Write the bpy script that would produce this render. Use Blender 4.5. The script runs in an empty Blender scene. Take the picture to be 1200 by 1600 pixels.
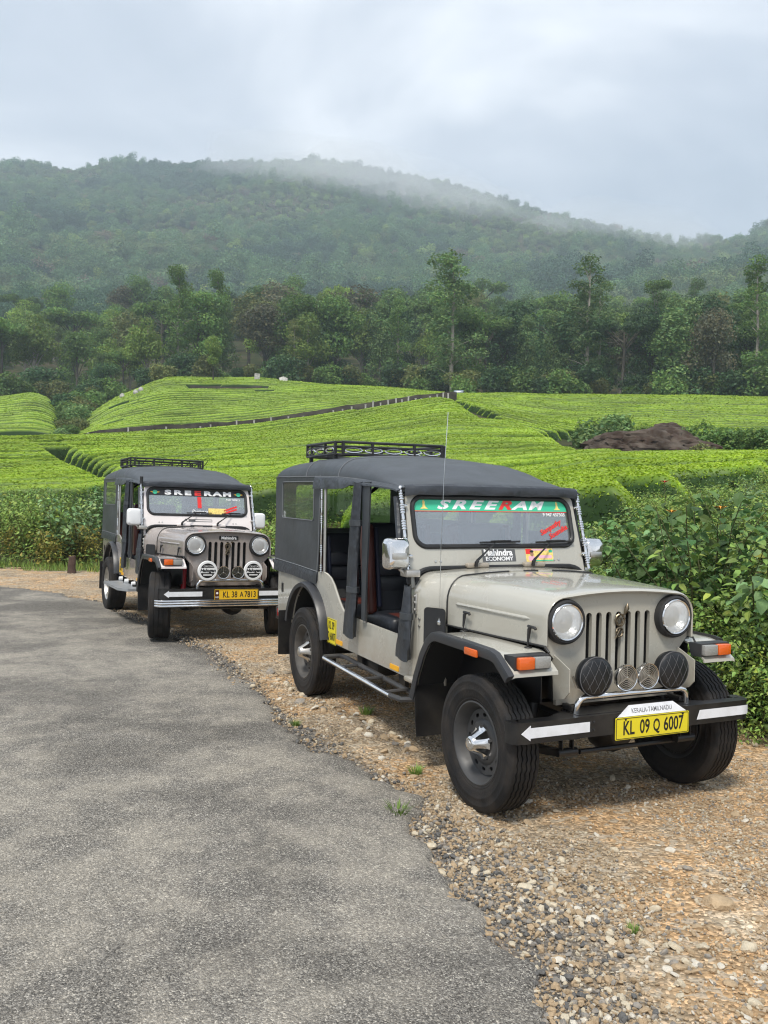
import bpy, bmesh, math, random
import numpy as np
from mathutils import Vector, Matrix, noise

R = math.radians
S = bpy.context.scene
COL = S.collection
rng = np.random.default_rng(7)
random.seed(7)

# ------------------------------------------------------------------ camera
CAM_Z = 1.718
PITCH, ROLL, FPX = R(-1.196), R(1.092), 1366.97          # FPX: focal length in pixels of a 1200 x 1600 frame
FW = Vector((0, math.cos(PITCH), math.sin(PITCH)))
_rt = Vector((1, 0, 0)); _up = _rt.cross(FW)
RT = _rt * math.cos(ROLL) + _up * math.sin(ROLL)
UP = _up * math.cos(ROLL) - _rt * math.sin(ROLL)
cam_data = bpy.data.cameras.new('camera')
cam_data.sensor_fit = 'VERTICAL'
cam_data.sensor_height = 36.0
cam_data.lens = 36.0 * FPX / 1600.0
cam_data.clip_start = 0.05
cam_data.clip_end = 9000
cam = bpy.data.objects.new('camera', cam_data)
COL.objects.link(cam)
m = Matrix.Identity(4)
for i in range(3):
    m[i][0] = RT[i]; m[i][1] = UP[i]; m[i][2] = -FW[i]
m[2][3] = CAM_Z
cam.matrix_world = m
S.camera = cam

# ------------------------------------------------------------------ sky
SUN_EL, SUN_AZ = R(58), R(200)        # azimuth measured clockwise from +Y
world = bpy.data.worlds.new('World')
S.world = world
world.use_nodes = True
nt = world.node_tree
nt.nodes.clear()
def wn(t, **kw):
    n = nt.nodes.new(t)
    for k, v in kw.items(): setattr(n, k, v)
    return n
sky = wn('ShaderNodeTexSky', sky_type='NISHITA')
sky.sun_disc = False
sky.sun_elevation = SUN_EL
sky.sun_rotation = SUN_AZ
sky.air_density = 1.0; sky.dust_density = 3.0; sky.ozone_density = 1.0
scl = wn('ShaderNodeVectorMath', operation='SCALE'); scl.inputs[3].default_value = 0.08
nt.links.new(sky.outputs[0], scl.inputs[0])
tc = wn('ShaderNodeTexCoord')
mp = wn('ShaderNodeMapping'); mp.inputs['Scale'].default_value = (1.0, 1.0, 2.2); mp.inputs['Location'].default_value = (0.35, 0.1, 0.2)
nt.links.new(tc.outputs['Generated'], mp.inputs[0])
n1 = wn('ShaderNodeTexNoise'); n1.inputs['Scale'].default_value = 2.1; n1.inputs['Detail'].default_value = 5; n1.inputs['Roughness'].default_value = 0.5
n1.inputs['Distortion'].default_value = 0.3
nt.links.new(mp.outputs[0], n1.inputs['Vector'])
rmp = wn('ShaderNodeValToRGB')
e = rmp.color_ramp.elements
e[0].position = 0.36; e[0].color = (0.275, 0.31, 0.36, 1)
e[1].position = 0.66; e[1].color = (0.62, 0.635, 0.655, 1)
x = rmp.color_ramp.elements.new(0.5); x.color = (0.37, 0.40, 0.445, 1)
nt.links.new(n1.outputs[0], rmp.inputs[0])
mixw = wn('ShaderNodeMix', data_type='RGBA'); mixw.inputs[0].default_value = 0.88
nt.links.new(scl.outputs[0], mixw.inputs[6]); nt.links.new(rmp.outputs[0], mixw.inputs[7])
bg = wn('ShaderNodeBackground'); bg.inputs[1].default_value = 0.88
nt.links.new(mixw.outputs[2], bg.inputs[0])
wo = wn('ShaderNodeOutputWorld'); nt.links.new(bg.outputs[0], wo.inputs[0])

# ------------------------------------------------------------------ sun behind cloud
sd = bpy.data.lights.new('sun', 'SUN')
sd.energy = 1.5
sd.angle = R(11)
sd.color = (1.0, 0.95, 0.86)
sun = bpy.data.objects.new('sun', sd)
COL.objects.link(sun)
sdir = Vector((math.sin(SUN_AZ) * math.cos(SUN_EL), math.cos(SUN_AZ) * math.cos(SUN_EL), math.sin(SUN_EL)))
sun.rotation_euler = (-sdir).to_track_quat('-Z', 'Y').to_euler()

# ------------------------------------------------------------------ exposure and sampling
S.view_settings.view_transform = 'Standard'
S.view_settings.look = 'None'
S.view_settings.exposure = 1.30
S.view_settings.gamma = 1.0
S.view_settings.use_curve_mapping = False
S.render.engine = 'CYCLES'
S.cycles.use_denoising = True
S.cycles.filter_width = 1.15
S.cycles.max_bounces = 6
S.cycles.transparent_max_bounces = 12
S.cycles.volume_bounces = 2

# ------------------------------------------------------------------ materials
def pmat(name, col, rough=0.5, metal=0.0, coat=0.0, spec=0.5, var=0.0, vscale=3.0, bump=0.0, bscale=40.0, dirt=None, attr=None, mud=0.0, trans=0.0, emit=None):
    """Principled material; var = noise variation of brightness, dirt = (colour, amount, scale), attr = colour attribute multiplied in."""
    mt = bpy.data.materials.new(name); mt.use_nodes = True
    t = mt.node_tree; N = t.nodes; L = t.links
    b = N['Principled BSDF']
    b.inputs['Base Color'].default_value = (*col, 1)
    b.inputs['Roughness'].default_value = rough
    b.inputs['Metallic'].default_value = metal
    b.inputs['Coat Weight'].default_value = coat
    b.inputs['Coat Roughness'].default_value = 0.06
    b.inputs['Specular IOR Level'].default_value = spec
    b.inputs['Transmission Weight'].default_value = trans
    tc = N.new('ShaderNodeTexCoord')
    last = None
    def mixc(mode, fac, a, c):
        mx = N.new('ShaderNodeMix'); mx.data_type = 'RGBA'; mx.blend_type = mode
        for s, v in ((0, fac), (6, a), (7, c)):
            if hasattr(v, 'is_output'): L.new(v, mx.inputs[s])
            elif s == 0: mx.inputs[0].default_value = v
            else: mx.inputs[s].default_value = (*v, 1)
        return mx.outputs[2]
    cur = col
    if attr:
        a = N.new('ShaderNodeAttribute'); a.attribute_name = attr
        cur = mixc('MULTIPLY', 1.0, cur, a.outputs['Color'])
    if var > 0:
        nz = N.new('ShaderNodeTexNoise'); nz.inputs['Scale'].default_value = vscale; nz.inputs['Detail'].default_value = 6
        L.new(tc.outputs['Object'], nz.inputs['Vector'])
        rp = N.new('ShaderNodeMapRange'); rp.inputs[1].default_value = 0.3; rp.inputs[2].default_value = 0.7
        rp.inputs[3].default_value = 1 - var; rp.inputs[4].default_value = 1 + var
        L.new(nz.outputs[0], rp.inputs[0])
        cur = mixc('MULTIPLY', 1.0, cur, rp.outputs[0])
    if dirt:
        dc, da, ds = dirt
        nz = N.new('ShaderNodeTexNoise'); nz.inputs['Scale'].default_value = ds; nz.inputs['Detail'].default_value = 8; nz.inputs['Roughness'].default_value = 0.65
        L.new(tc.outputs['Object'], nz.inputs['Vector'])
        rp = N.new('ShaderNodeMapRange'); rp.inputs[1].default_value = 0.42; rp.inputs[2].default_value = 0.72
        rp.inputs[3].default_value = 0; rp.inputs[4].default_value = da
        L.new(nz.outputs[0], rp.inputs[0])
        cur = mixc('MIX', rp.outputs[0], cur, dc)
        ad = N.new('ShaderNodeMath'); ad.operation = 'MULTIPLY_ADD'; ad.inputs[1].default_value = 0.6; ad.inputs[2].default_value = rough
        L.new(rp.outputs[0], ad.inputs[0]); L.new(ad.outputs[0], b.inputs['Roughness'])
    if mud > 0:          # road dust thrown up on the lower panels
        sx = N.new('ShaderNodeSeparateXYZ'); L.new(tc.outputs['Object'], sx.inputs[0])
        nz = N.new('ShaderNodeTexNoise'); nz.inputs['Scale'].default_value = 7; nz.inputs['Detail'].default_value = 9; nz.inputs['Roughness'].default_value = 0.75
        L.new(tc.outputs['Object'], nz.inputs['Vector'])
        ma = N.new('ShaderNodeMath'); ma.operation = 'MULTIPLY_ADD'; ma.inputs[1].default_value = 0.7; L.new(nz.outputs[0], ma.inputs[0]); L.new(sx.outputs[2], ma.inputs[2])
        rp = N.new('ShaderNodeMapRange'); rp.inputs[1].default_value = 1.12; rp.inputs[2].default_value = 0.78; rp.inputs[3].default_value = 0; rp.inputs[4].default_value = mud
        L.new(ma.outputs[0], rp.inputs[0])
        cur = mixc('MIX', rp.outputs[0], cur, (0.26, 0.19, 0.125))
    if hasattr(cur, 'is_output'): L.new(cur, b.inputs['Base Color'])
    if bump > 0:
        nz = N.new('ShaderNodeTexNoise'); nz.inputs['Scale'].default_value = bscale; nz.inputs['Detail'].default_value = 5
        L.new(tc.outputs['Object'], nz.inputs['Vector'])
        bp = N.new('ShaderNodeBump'); bp.inputs['Strength'].default_value = bump; bp.inputs['Distance'].default_value = 0.02
        L.new(nz.outputs[0], bp.inputs['Height']); L.new(bp.outputs[0], b.inputs['Normal'])
    return mt

# ------------------------------------------------------------------ mesh helpers
def link(o, parent=None):
    COL.objects.link(o)
    if parent is not None: o.parent = parent
    return o

def tag(o, label=None, cat=None, group=None, kind=None):
    if label: o['label'] = label
    if cat: o['category'] = cat
    if group: o['group'] = group
    if kind: o['kind'] = kind
    return o

def empty(name, loc=(0, 0, 0), rz=0.0, rx=0.0, ry=0.0):
    o = bpy.data.objects.new(name, None); o.empty_display_size = 0.2
    o.location = loc; o.rotation_euler = (rx, ry, rz)
    return link(o)

def obj(name, B, mat, parent=None, angle=38, mats=None):
    me = bpy.data.meshes.new(name)
    bmesh.ops.recalc_face_normals(B, faces=B.faces[:])
    B.to_mesh(me); B.free()
    for mm in (mats or [mat]): me.materials.append(mm)
    if angle:
        me.polygons.foreach_set('use_smooth', [True] * len(me.polygons))
        me.set_sharp_from_angle(angle=R(angle))
    return link(bpy.data.objects.new(name, me), parent)

def npmesh(name, V, F, mats, mi=None, smooth=False, attrs=None, corner_col=None):
    """fast mesh from arrays; F is (n,3) or (n,4)"""
    me = bpy.data.meshes.new(name)
    V = np.asarray(V, np.float32); F = np.asarray(F, np.int32)
    k = F.shape[1]
    me.vertices.add(len(V)); me.vertices.foreach_set('co', V.ravel())
    me.loops.add(F.size); me.loops.foreach_set('vertex_index', F.ravel())
    me.polygons.add(len(F)); me.polygons.foreach_set('loop_start', np.arange(0, F.size, k, dtype=np.int32))
    if mi is not None: me.polygons.foreach_set('material_index', np.asarray(mi, np.int32))
    me.polygons.foreach_set('use_smooth', np.full(len(F), smooth, bool))
    for mm in mats: me.materials.append(mm)
    if attrs:
        for an, arr in attrs.items():
            arr = np.asarray(arr, np.float32)
            a = me.color_attributes.new(an, 'FLOAT_COLOR', 'POINT')
            rgba = np.ones((len(V), 4), np.float32)
            rgba[:, :arr.shape[1]] = arr
            a.data.foreach_set('color', rgba.ravel())
    me.update(calc_edges=True); me.validate()
    return me

def meshobj(name, me, parent=None):
    return link(bpy.data.objects.new(name, me), parent)

def NB(): return bmesh.new()

def nth(k):
    return '%d%s' % (k, 'th' if 10 <= k % 100 <= 20 else {1: 'st', 2: 'nd', 3: 'rd'}.get(k % 10, 'th'))

def merge(B, T, mtx=None):
    if mtx is not None: bmesh.ops.transform(T, matrix=mtx, verts=T.verts[:])
    me = bpy.data.meshes.new('tmp'); T.to_mesh(me); T.free()
    B.from_mesh(me); bpy.data.meshes.remove(me)

def box(B, c, s, bev=0.0, seg=2, rot=None, taper=None):
    T = NB(); bmesh.ops.create_cube(T, size=1)
    for v in T.verts:
        v.co = Vector((v.co.x * s[0], v.co.y * s[1], v.co.z * s[2]))
        if taper and v.co.z > 0: v.co.x *= taper[0]; v.co.y *= taper[1]
    if bev > 0:
        bmesh.ops.bevel(T, geom=T.edges[:], offset=bev, segments=seg, profile=0.5, affect='EDGES')
    mt = Matrix.Translation(c)
    if rot is not None: mt = mt @ (rot if isinstance(rot, Matrix) else Matrix.Rotation(rot[0], 4, rot[1]))
    merge(B, T, mt)

def tube(B, pts, r, n=8, closed=False, rr=None):
    P = [Vector(p) for p in pts]; k = len(P)
    rings = []
    prev = None
    for i in range(k):
        a = P[(i - 1) % k] if (closed or i > 0) else P[i]
        b = P[(i + 1) % k] if (closed or i < k - 1) else P[i]
        t = (b - a).normalized()
        if prev is None:
            u = t.orthogonal().normalized()
        else:
            u = prev - t * prev.dot(t)
            u = u.normalized() if u.length > 1e-6 else t.orthogonal().normalized()
        prev = u; w = t.cross(u)
        ri = rr[i] if rr else r
        rings.append([B.verts.new(P[i] + (u * math.cos(2 * math.pi * j / n) + w * math.sin(2 * math.pi * j / n)) * ri) for j in range(n)])
    for i in range(k if closed else k - 1):
        A, C = rings[i], rings[(i + 1) % k]
        for j in range(n):
            B.faces.new((A[j], A[(j + 1) % n], C[(j + 1) % n], C[j]))
    if not closed:
        B.faces.new(rings[0][::-1]); B.faces.new(rings[-1])

def lathe(B, prof, n=32, mtx=None, closed=False):
    """prof: (radius, axial); axis is local z"""
    T = NB(); rings = []
    for r, z in prof:
        rings.append([T.verts.new((r * math.cos(2 * math.pi * j / n), r * math.sin(2 * math.pi * j / n), z)) for j in range(n)] if r > 1e-6 else [T.verts.new((0, 0, z))])
    for a, b in list(zip(rings, rings[1:])) + ([(rings[-1], rings[0])] if closed else []):
        if len(a) == 1 and len(b) == 1: continue
        for j in range(n):
            if len(a) == 1: T.faces.new((a[0], b[j], b[(j + 1) % n]))
            elif len(b) == 1: T.faces.new((a[j], a[(j + 1) % n], b[0]))
            else: T.faces.new((a[j], a[(j + 1) % n], b[(j + 1) % n], b[j]))
    merge(B, T, mtx)

def loft(B, secs, close=False, caps=False):
    rows = [[B.verts.new(p) for p in s] for s in secs]
    fs = []
    for a, b in zip(rows, rows[1:]):
        n = len(a)
        for j in range(n if close else n - 1):
            fs.append(B.faces.new((a[j], a[(j + 1) % n], b[(j + 1) % n], b[j])))
    if caps:
        fs.append(B.faces.new(rows[0][::-1])); fs.append(B.faces.new(rows[-1]))
    return fs

def solid(B, fs, th):
    bmesh.ops.recalc_face_normals(B, faces=fs)
    bmesh.ops.solidify(B, geom=fs, thickness=th)

def panel(B, outer, holes, th, mtx):
    """flat plate with holes: 2-D loops in local xy, thickness along local z, placed by mtx"""
    T = NB(); loops = []
    edges = []
    for lp in [outer] + list(holes):
        vs = [T.verts.new((p[0], p[1], 0)) for p in lp]
        loops.append(vs)
        for a, b in zip(vs, vs[1:] + vs[:1]): edges.append(T.edges.new((a, b)))
    res = bmesh.ops.triangle_fill(T, use_beauty=True, use_dissolve=False, edges=edges)
    fs = [g for g in res['geom'] if isinstance(g, bmesh.types.BMFace)]
    back = {}
    for lp in loops:
        for v in lp: back[v] = T.verts.new((v.co.x, v.co.y, th))
    for f in fs: T.faces.new([back[v] for v in f.verts][::-1])
    for lp in loops:
        for a, b in zip(lp, lp[1:] + lp[:1]): T.faces.new((a, b, back[b], back[a]))
    bmesh.ops.recalc_face_normals(T, faces=T.faces[:])
    merge(B, T, mtx)

def frame_mtx(o, x, y):
    x = Vector(x).normalized(); y = Vector(y).normalized(); z = x.cross(y)
    mt = Matrix.Identity(4)
    for i in range(3):
        mt[i][0] = x[i]; mt[i][1] = y[i]; mt[i][2] = z[i]; mt[i][3] = o[i]
    return mt

def rrect(cx, cy, w, h, r, n=5):
    pts = []
    for sx, sy, a0 in ((1, 1, 0), (-1, 1, 90), (-1, -1, 180), (1, -1, 270)):
        for k in range(n + 1):
            a = R(a0 + 90 * k / n)
            pts.append((cx + sx * (w / 2 - r) + r * math.cos(a), cy + sy * (h / 2 - r) + r * math.sin(a)))
    return pts

def circ(cx, cy, r, n=24, ry=None, rot=0):
    ry = ry or r
    out = []
    for k in range(n):
        a = 2 * math.pi * k / n
        px, py = r * math.cos(a), ry * math.sin(a)
        out.append((cx + px * math.cos(rot) - py * math.sin(rot), cy + px * math.sin(rot) + py * math.cos(rot)))
    return out

def sweep(B, path, sec, lat, closed=False):
    """sweep a 2-D section along path; section x runs along the fixed lateral vector lat, y along the in-plane normal"""
    P = [Vector(p) for p in path]; lat = Vector(lat).normalized(); secs = []
    k = len(P)
    for i in range(k):
        a = P[max(i - 1, 0)]; b = P[min(i + 1, k - 1)]
        t = (b - a).normalized(); nrm = t.cross(lat).normalized()
        secs.append([P[i] + lat * q[0] + nrm * q[1] for q in sec])
    loft(B, secs, close=True, caps=True)

def text_into(B, s, size, mtx, shear=0.0, sx=1.0, bold=0.0, extr=0.0006, space=1.0):
    cu = bpy.data.curves.new('t', 'FONT'); cu.body = s; cu.size = size; cu.shear = shear
    cu.align_x = 'CENTER'; cu.align_y = 'CENTER'; cu.extrude = extr; cu.offset = bold; cu.space_character = space
    cu.resolution_u = 3
    o = bpy.data.objects.new('t', cu)
    me = bpy.data.meshes.new_from_object(o)
    T = NB(); T.from_mesh(me); bpy.data.meshes.remove(me)
    bpy.data.objects.remove(o); bpy.data.curves.remove(cu)
    if sx != 1.0: bmesh.ops.scale(T, vec=(sx, 1, 1), verts=T.verts[:])
    merge(B, T, mtx)

def arc(cx, cy, r, a0, a1, n, ry=None):
    ry = ry or r
    return [(cx + r * math.cos(R(a0 + (a1 - a0) * k / n)), cy + ry * math.sin(R(a0 + (a1 - a0) * k / n))) for k in range(n + 1)]

def parts(name, B, mat, parent):
    """one object for each separate piece in B"""
    B.verts.ensure_lookup_table()
    seen = set(); out = []
    for v0 in B.verts:
        if v0 in seen: continue
        st = [v0]; isl = []
        seen.add(v0)
        while st:
            v = st.pop(); isl.append(v)
            for e in v.link_edges:
                w = e.other_vert(v)
                if w not in seen: seen.add(w); st.append(w)
        T = NB(); mp = {v: T.verts.new(v.co) for v in isl}
        done = set()
        for v in isl:
            for f in v.link_faces:
                if f not in done: done.add(f); T.faces.new([mp[q] for q in f.verts])
        out.append(obj(name, T, mat, parent))
    B.free()
    return out

# ------------------------------------------------------------------ numpy noise
def _hash(ix, iy, seed):
    h = (ix.astype(np.int64) * 374761393 + iy.astype(np.int64) * 668265263 + seed * 1442695041) & 0xFFFFFFFF
    h = ((h ^ (h >> 13)) * 1274126177) & 0xFFFFFFFF
    return ((h ^ (h >> 16)) & 0xFFFF) / 65535.0
def vnoise(x, y, seed=0):
    x = np.asarray(x, float); y = np.asarray(y, float)
    ix = np.floor(x); iy = np.floor(y); fx = x - ix; fy = y - iy
    fx = fx * fx * (3 - 2 * fx); fy = fy * fy * (3 - 2 * fy)
    a = _hash(ix, iy, seed); b = _hash(ix + 1, iy, seed); c = _hash(ix, iy + 1, seed); d = _hash(ix + 1, iy + 1, seed)
    return (a + (b - a) * fx) * (1 - fy) + (c + (d - c) * fx) * fy - 0.5
def fbm(x, y, seed=0, oct=4, gain=0.5):
    s = 0; a = 1.0
    for o in range(oct):
        s = s + a * vnoise(np.asarray(x) * 2 ** o + 17.3 * o, np.asarray(y) * 2 ** o - 9.1 * o, seed + o); a *= gain
    return s

# ------------------------------------------------------------------ the lie of the land, surveyed in bearing and distance from the road bend
J1X, J1Y, J1A = 1.215, 5.053, R(-65.92)
def veh(x, y):        # a point given beside the front jeep (forward, left) -> world
    return (J1X + x * math.cos(J1A) - y * math.sin(J1A), J1Y + x * math.sin(J1A) + y * math.cos(J1A))
def bearing(u, v=700):
    d = FW * FPX + RT * (u - 600) + UP * (800 - v)
    return math.atan2(d.x, d.y), d.z / math.hypot(d.x, d.y)
FAR_EDGE = [veh(*p) for p in [(7, 3.2), (3, 2.25), (-0.4, 1.9), (-4, 1.95), (-8, 1.6), (-12, 0.3), (-14.8, -1.1), (-15.6, -3.0), (-17, -6), (-21, -12), (-30, -22)]]
ROAD_EDGE = [veh(*p) for p in [(9, -3.2), (5, -2.35), (3, -1.9), (1.763, -1.516), (1.463, -1.448), (0.847, -1.376), (-0.32, -1.154), (-1.366, -1.156), (-2.921, -1.159), (-5.475, -1.164), (-7.6, -1.42), (-9.76, -1.90), (-12.1, -3.06), (-15.0, -5.4), (-19, -10), (-28, -22)]]
def dense(poly, step):
    P = np.array(poly, float); out = []
    # Catmull-Rom
    for i in range(len(P) - 1):
        p0 = P[max(i - 1, 0)]; p1 = P[i]; p2 = P[i + 1]; p3 = P[min(i + 2, len(P) - 1)]
        n = max(2, int(np.linalg.norm(p2 - p1) / step))
        for t in np.linspace(0, 1, n, endpoint=False):
            out.append(0.5 * ((2 * p1) + (-p0 + p2) * t + (2 * p0 - 5 * p1 + 4 * p2 - p3) * t * t + (-p0 + 3 * p1 - 3 * p2 + p3) * t ** 3))
    out.append(P[-1]); return np.array(out)
FE = dense(FAR_EDGE, 0.1)
RE = dense(ROAD_EDGE, 0.1)
_a = np.arctan2(FE[:, 0], FE[:, 1]); _r = np.hypot(FE[:, 0], FE[:, 1])
_o = np.argsort(_a)
def r_edge(az): return np.interp(az, _a[_o], _r[_o])

SURVEY = {      # bearing column: (distance, sight line of the tea tops)
    -400: [(27, 770), (33, 750), (40, 731), (50, 711), (60, 696), (66, 692), (72, 696), (85, 690), (100, 668), (125, 634), (140, 624), (150, 624)],
    -150: [(27, 768), (33, 748), (40, 730), (50, 710), (60, 694), (66, 690), (72, 694), (85, 690), (100, 668), (125, 632), (140, 622), (150, 624)],
    0: [(27, 765), (33, 745), (40, 727), (50, 707), (60, 692), (66, 688), (72, 692), (85, 688), (100, 664), (125, 632), (140, 620), (150, 622)],
    60: [(26, 765), (33, 744), (40, 726), (50, 706), (60, 690), (66, 686), (72, 690), (85, 686), (100, 658), (125, 622), (138, 611), (150, 615)],
    110: [(26, 765), (33, 742), (40, 725), (50, 705), (60, 689), (66, 685), (72, 689), (85, 688), (100, 682), (125, 660), (140, 648), (150, 640)],
    170: [(25, 765), (33, 740), (40, 723), (50, 703), (60, 687), (66, 683), (70, 681), (80, 678), (95, 655), (110, 632), (122, 622), (135, 627), (150, 630)],
    250: [(24, 765), (33, 738), (40, 720), (50, 700), (60, 682), (68, 676), (72, 676), (80, 670), (95, 640), (110, 612), (125, 592), (132, 586), (145, 592)],
    400: [(22, 765), (30, 738), (45, 700), (60, 679), (70, 668), (74, 669), (80, 664), (95, 634), (110, 610), (125, 595), (132, 590), (145, 596)],
    500: [(20, 765), (28, 735), (45, 690), (60, 667), (70, 653), (74, 654), (80, 650), (95, 625), (110, 610), (125, 601), (132, 599), (145, 604)],
    600: [(19, 765), (26, 730), (45, 678), (60, 652), (70, 637), (74, 638), (80, 637), (95, 620), (110, 610), (125, 606), (132, 605), (145, 610)],
    705: [(18, 765), (24, 728), (30, 704), (45, 664), (60, 638), (70, 621), (74, 622), (80, 621), (95, 617), (110, 614), (125, 613), (145, 616)],
    780: [(16.5, 765), (22, 735), (30, 704), (40, 678), (48, 662), (54, 662), (60, 652), (75, 636), (90, 624), (105, 615), (115, 614), (130, 616)],
    850: [(15, 768), (20, 740), (30, 703), (40, 684), (46, 678), (52, 682), (60, 668), (75, 648), (90, 630), (105, 617), (115, 615), (130, 617)],
    950: [(13.5, 775), (18, 740), (23, 715), (26, 708), (30, 711), (38, 714), (46, 704), (60, 678), (75, 652), (90, 633), (105, 619), (115, 617), (130, 620)],
    1050: [(12.5, 780), (17, 742), (22, 716), (25, 708), (29, 712), (38, 718), (46, 707), (60, 682), (75, 656), (90, 636), (105, 621), (113, 618), (130, 621)],
    1200: [(11.5, 785), (16, 742), (21, 716), (24, 708), (28, 712), (38, 718), (46, 707), (60, 684), (75, 658), (90, 637), (105, 622), (113, 618), (130, 621)],
    1600: [(11.5, 790), (16, 748), (21, 722), (24, 714), (28, 718), (38, 724), (46, 712), (60, 690), (75, 664), (90, 643), (105, 627), (113, 622), (130, 625)],
}
SKYLINE = [(-400, 268), (-150, 262), (0, 262), (60, 262), (110, 274), (140, 259), (200, 253), (260, 264), (320, 271), (390, 264), (435, 254), (470, 245), (510, 263), (560, 271), (620, 278), (700, 298), (760, 316), (820, 333), (880, 348), (940, 360), (1000, 374), (1050, 385), (1070, 381), (1100, 373), (1150, 362), (1200, 342), (1350, 320), (1600, 300)]
SKR = [(-400, 1150), (300, 1150), (700, 1120), (1000, 1000), (1060, 980), (1200, 1150), (1600, 1250)]
US = np.array(sorted(SURVEY)); AZC = np.array([bearing(u)[0] for u in US])
RG = np.geomspace(4.5, 1600, 600)
TAB = np.zeros((len(US), len(RG)))
for i, u in enumerate(US):
    sv = SURVEY[u]
    rs, vs = [q[0] for q in sv], [q[1] for q in sv]
    sky_v = np.interp(u, *zip(*SKYLINE)); sky_r = np.interp(u, *zip(*SKR))
    v_end, r_end = vs[-1], rs[-1]
    ext = [(185, v_end - 8), (240, v_end - 42), (320, 535)]
    for t in (0.12, 0.3, 0.5, 0.7, 0.88, 1.0):
        ext.append((320 + (sky_r - 320) * t, 535 + (sky_v - 535) * (t ** 0.9)))
    ext += [(sky_r * 1.06, sky_v + 12), (sky_r * 1.2, sky_v + 90), (1600, sky_v + 160)]
    rs += [q[0] for q in ext]; vs += [q[1] for q in ext]
    zz = [CAM_Z + r * bearing(u, v)[1] for r, v in zip(rs, vs)]
    off = np.interp(rs, [0, 150, 185], [0.62, 0.62, 0.0])
    zz = list(np.array(zz) - off)
    r0 = float(r_edge(AZC[i])) + 0.4
    rs = [r0 * 0.2, r0] + rs; zz = [0, 0.0] + zz
    TAB[i] = np.interp(RG, rs, zz)
# resample bearings finely and smooth in both directions
AZF = np.radians(np.arange(-40, 40.01, 0.4))
T2 = np.array([[0.0] * len(RG)] * len(AZF))
for j in range(len(RG)): T2[:, j] = np.interp(AZF, AZC, TAB[:, j])
def smooth(A, w, axis):
    k = np.hanning(w + 2)[1:-1]; k /= k.sum()
    A = np.moveaxis(A, axis, -1); p = w // 2
    B_ = np.concatenate([np.repeat(A[..., :1], p, -1), A, np.repeat(A[..., -1:], p, -1)], -1)
    out = sum(k[i] * B_[..., i:i + A.shape[-1]] for i in range(w))
    return np.moveaxis(out, -1, axis)
T2 = smooth(smooth(T2, 9, 1), 7, 0)
LRG = np.log(RG)
# the ground is levelled a little under the rear jeep
J2X, J2Y = -1.880, 10.067
def hill(x, y):
    """height of the ground"""
    x = np.asarray(x, float); y = np.asarray(y, float)
    az = np.clip(np.arctan2(x, y), AZF[0], AZF[-1]); r = np.maximum(np.hypot(x, y), 0.1)
    fa = (az - AZF[0]) / (AZF[1] - AZF[0]); ia = np.clip(fa.astype(int), 0, len(AZF) - 2); fa = fa - ia
    fr = (np.log(np.clip(r, RG[0], RG[-1])) - LRG[0]) / (LRG[1] - LRG[0]); ir = np.clip(fr.astype(int), 0, len(RG) - 2); fr = fr - ir
    z = (T2[ia, ir] * (1 - fr) + T2[ia, ir + 1] * fr) * (1 - fa) + (T2[ia + 1, ir] * (1 - fr) + T2[ia + 1, ir + 1] * fr) * fa
    re = r_edge(az)
    z = np.where(r < re + 0.2, 0.0, z)
    far = np.clip((r - 200) / 300, 0, 1); crest = np.clip((1250 - r) / 500, 0.25, 1)
    z = z + far * crest * (38 * fbm(x / 210, y / 260, 3, 4) + 10 * fbm(x / 60, y / 60, 9, 3))
    mid = np.clip((r - re - 3) / 8, 0, 1) * (1 - far)
    z = z + mid * (0.35 * fbm(x / 9, y / 9, 21, 3))
    return z
def jeep2_lift(x, y):
    dx, dy = np.asarray(x) - J2X, np.asarray(y) - J2Y
    a = R(-63.1); lx = dx * math.cos(a) + dy * math.sin(a); ly = -dx * math.sin(a) + dy * math.cos(a)
    pl = 0.045 + (lx * math.sin(R(0.9))) - ly * math.sin(R(1.2)) * 1.0
    k = np.clip((3.4 - np.hypot((lx + 1.4) * 0.75, ly * 1.3)) / 1.4, 0, 1); k = k * k * (3 - 2 * k)
    return pl * k

def vmat(name, build):
    mt = bpy.data.materials.new(name); mt.use_nodes = True
    t = mt.node_tree; N = t.nodes; L = t.links
    b = N['Principled BSDF']
    def node(tp, ins=None, **kw):
        n = N.new(tp)
        for k, v in kw.items(): setattr(n, k, v)
        for k, v in (ins or {}).items():
            if hasattr(v, 'is_output'): L.new(v, n.inputs[k])
            else: n.inputs[k].default_value = v
        return n
    build(node, b, L)
    return mt
def ramp(node, fac, stops, interp='LINEAR'):
    n = node('ShaderNodeValToRGB', {0: fac}); cr = n.color_ramp; cr.interpolation = interp
    cr.elements[0].position, cr.elements[0].color = stops[0][0], (*stops[0][1], 1)
    cr.elements[1].position, cr.elements[1].color = stops[-1][0], (*stops[-1][1], 1)
    for p, c in stops[1:-1]:
        x = cr.elements.new(p); x.color = (*c, 1)
    return n.outputs[0]
def mixn(node, fac, a, b, mode='MIX'):
    n = node('ShaderNodeMix', {0: fac}, data_type='RGBA', blend_type=mode)
    for s, v in ((6, a), (7, b)):
        if hasattr(v, 'is_output'): n.id_data.links.new(v, n.inputs[s])
        else: n.inputs[s].default_value = (*v, 1)
    return n.outputs[2]

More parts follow.
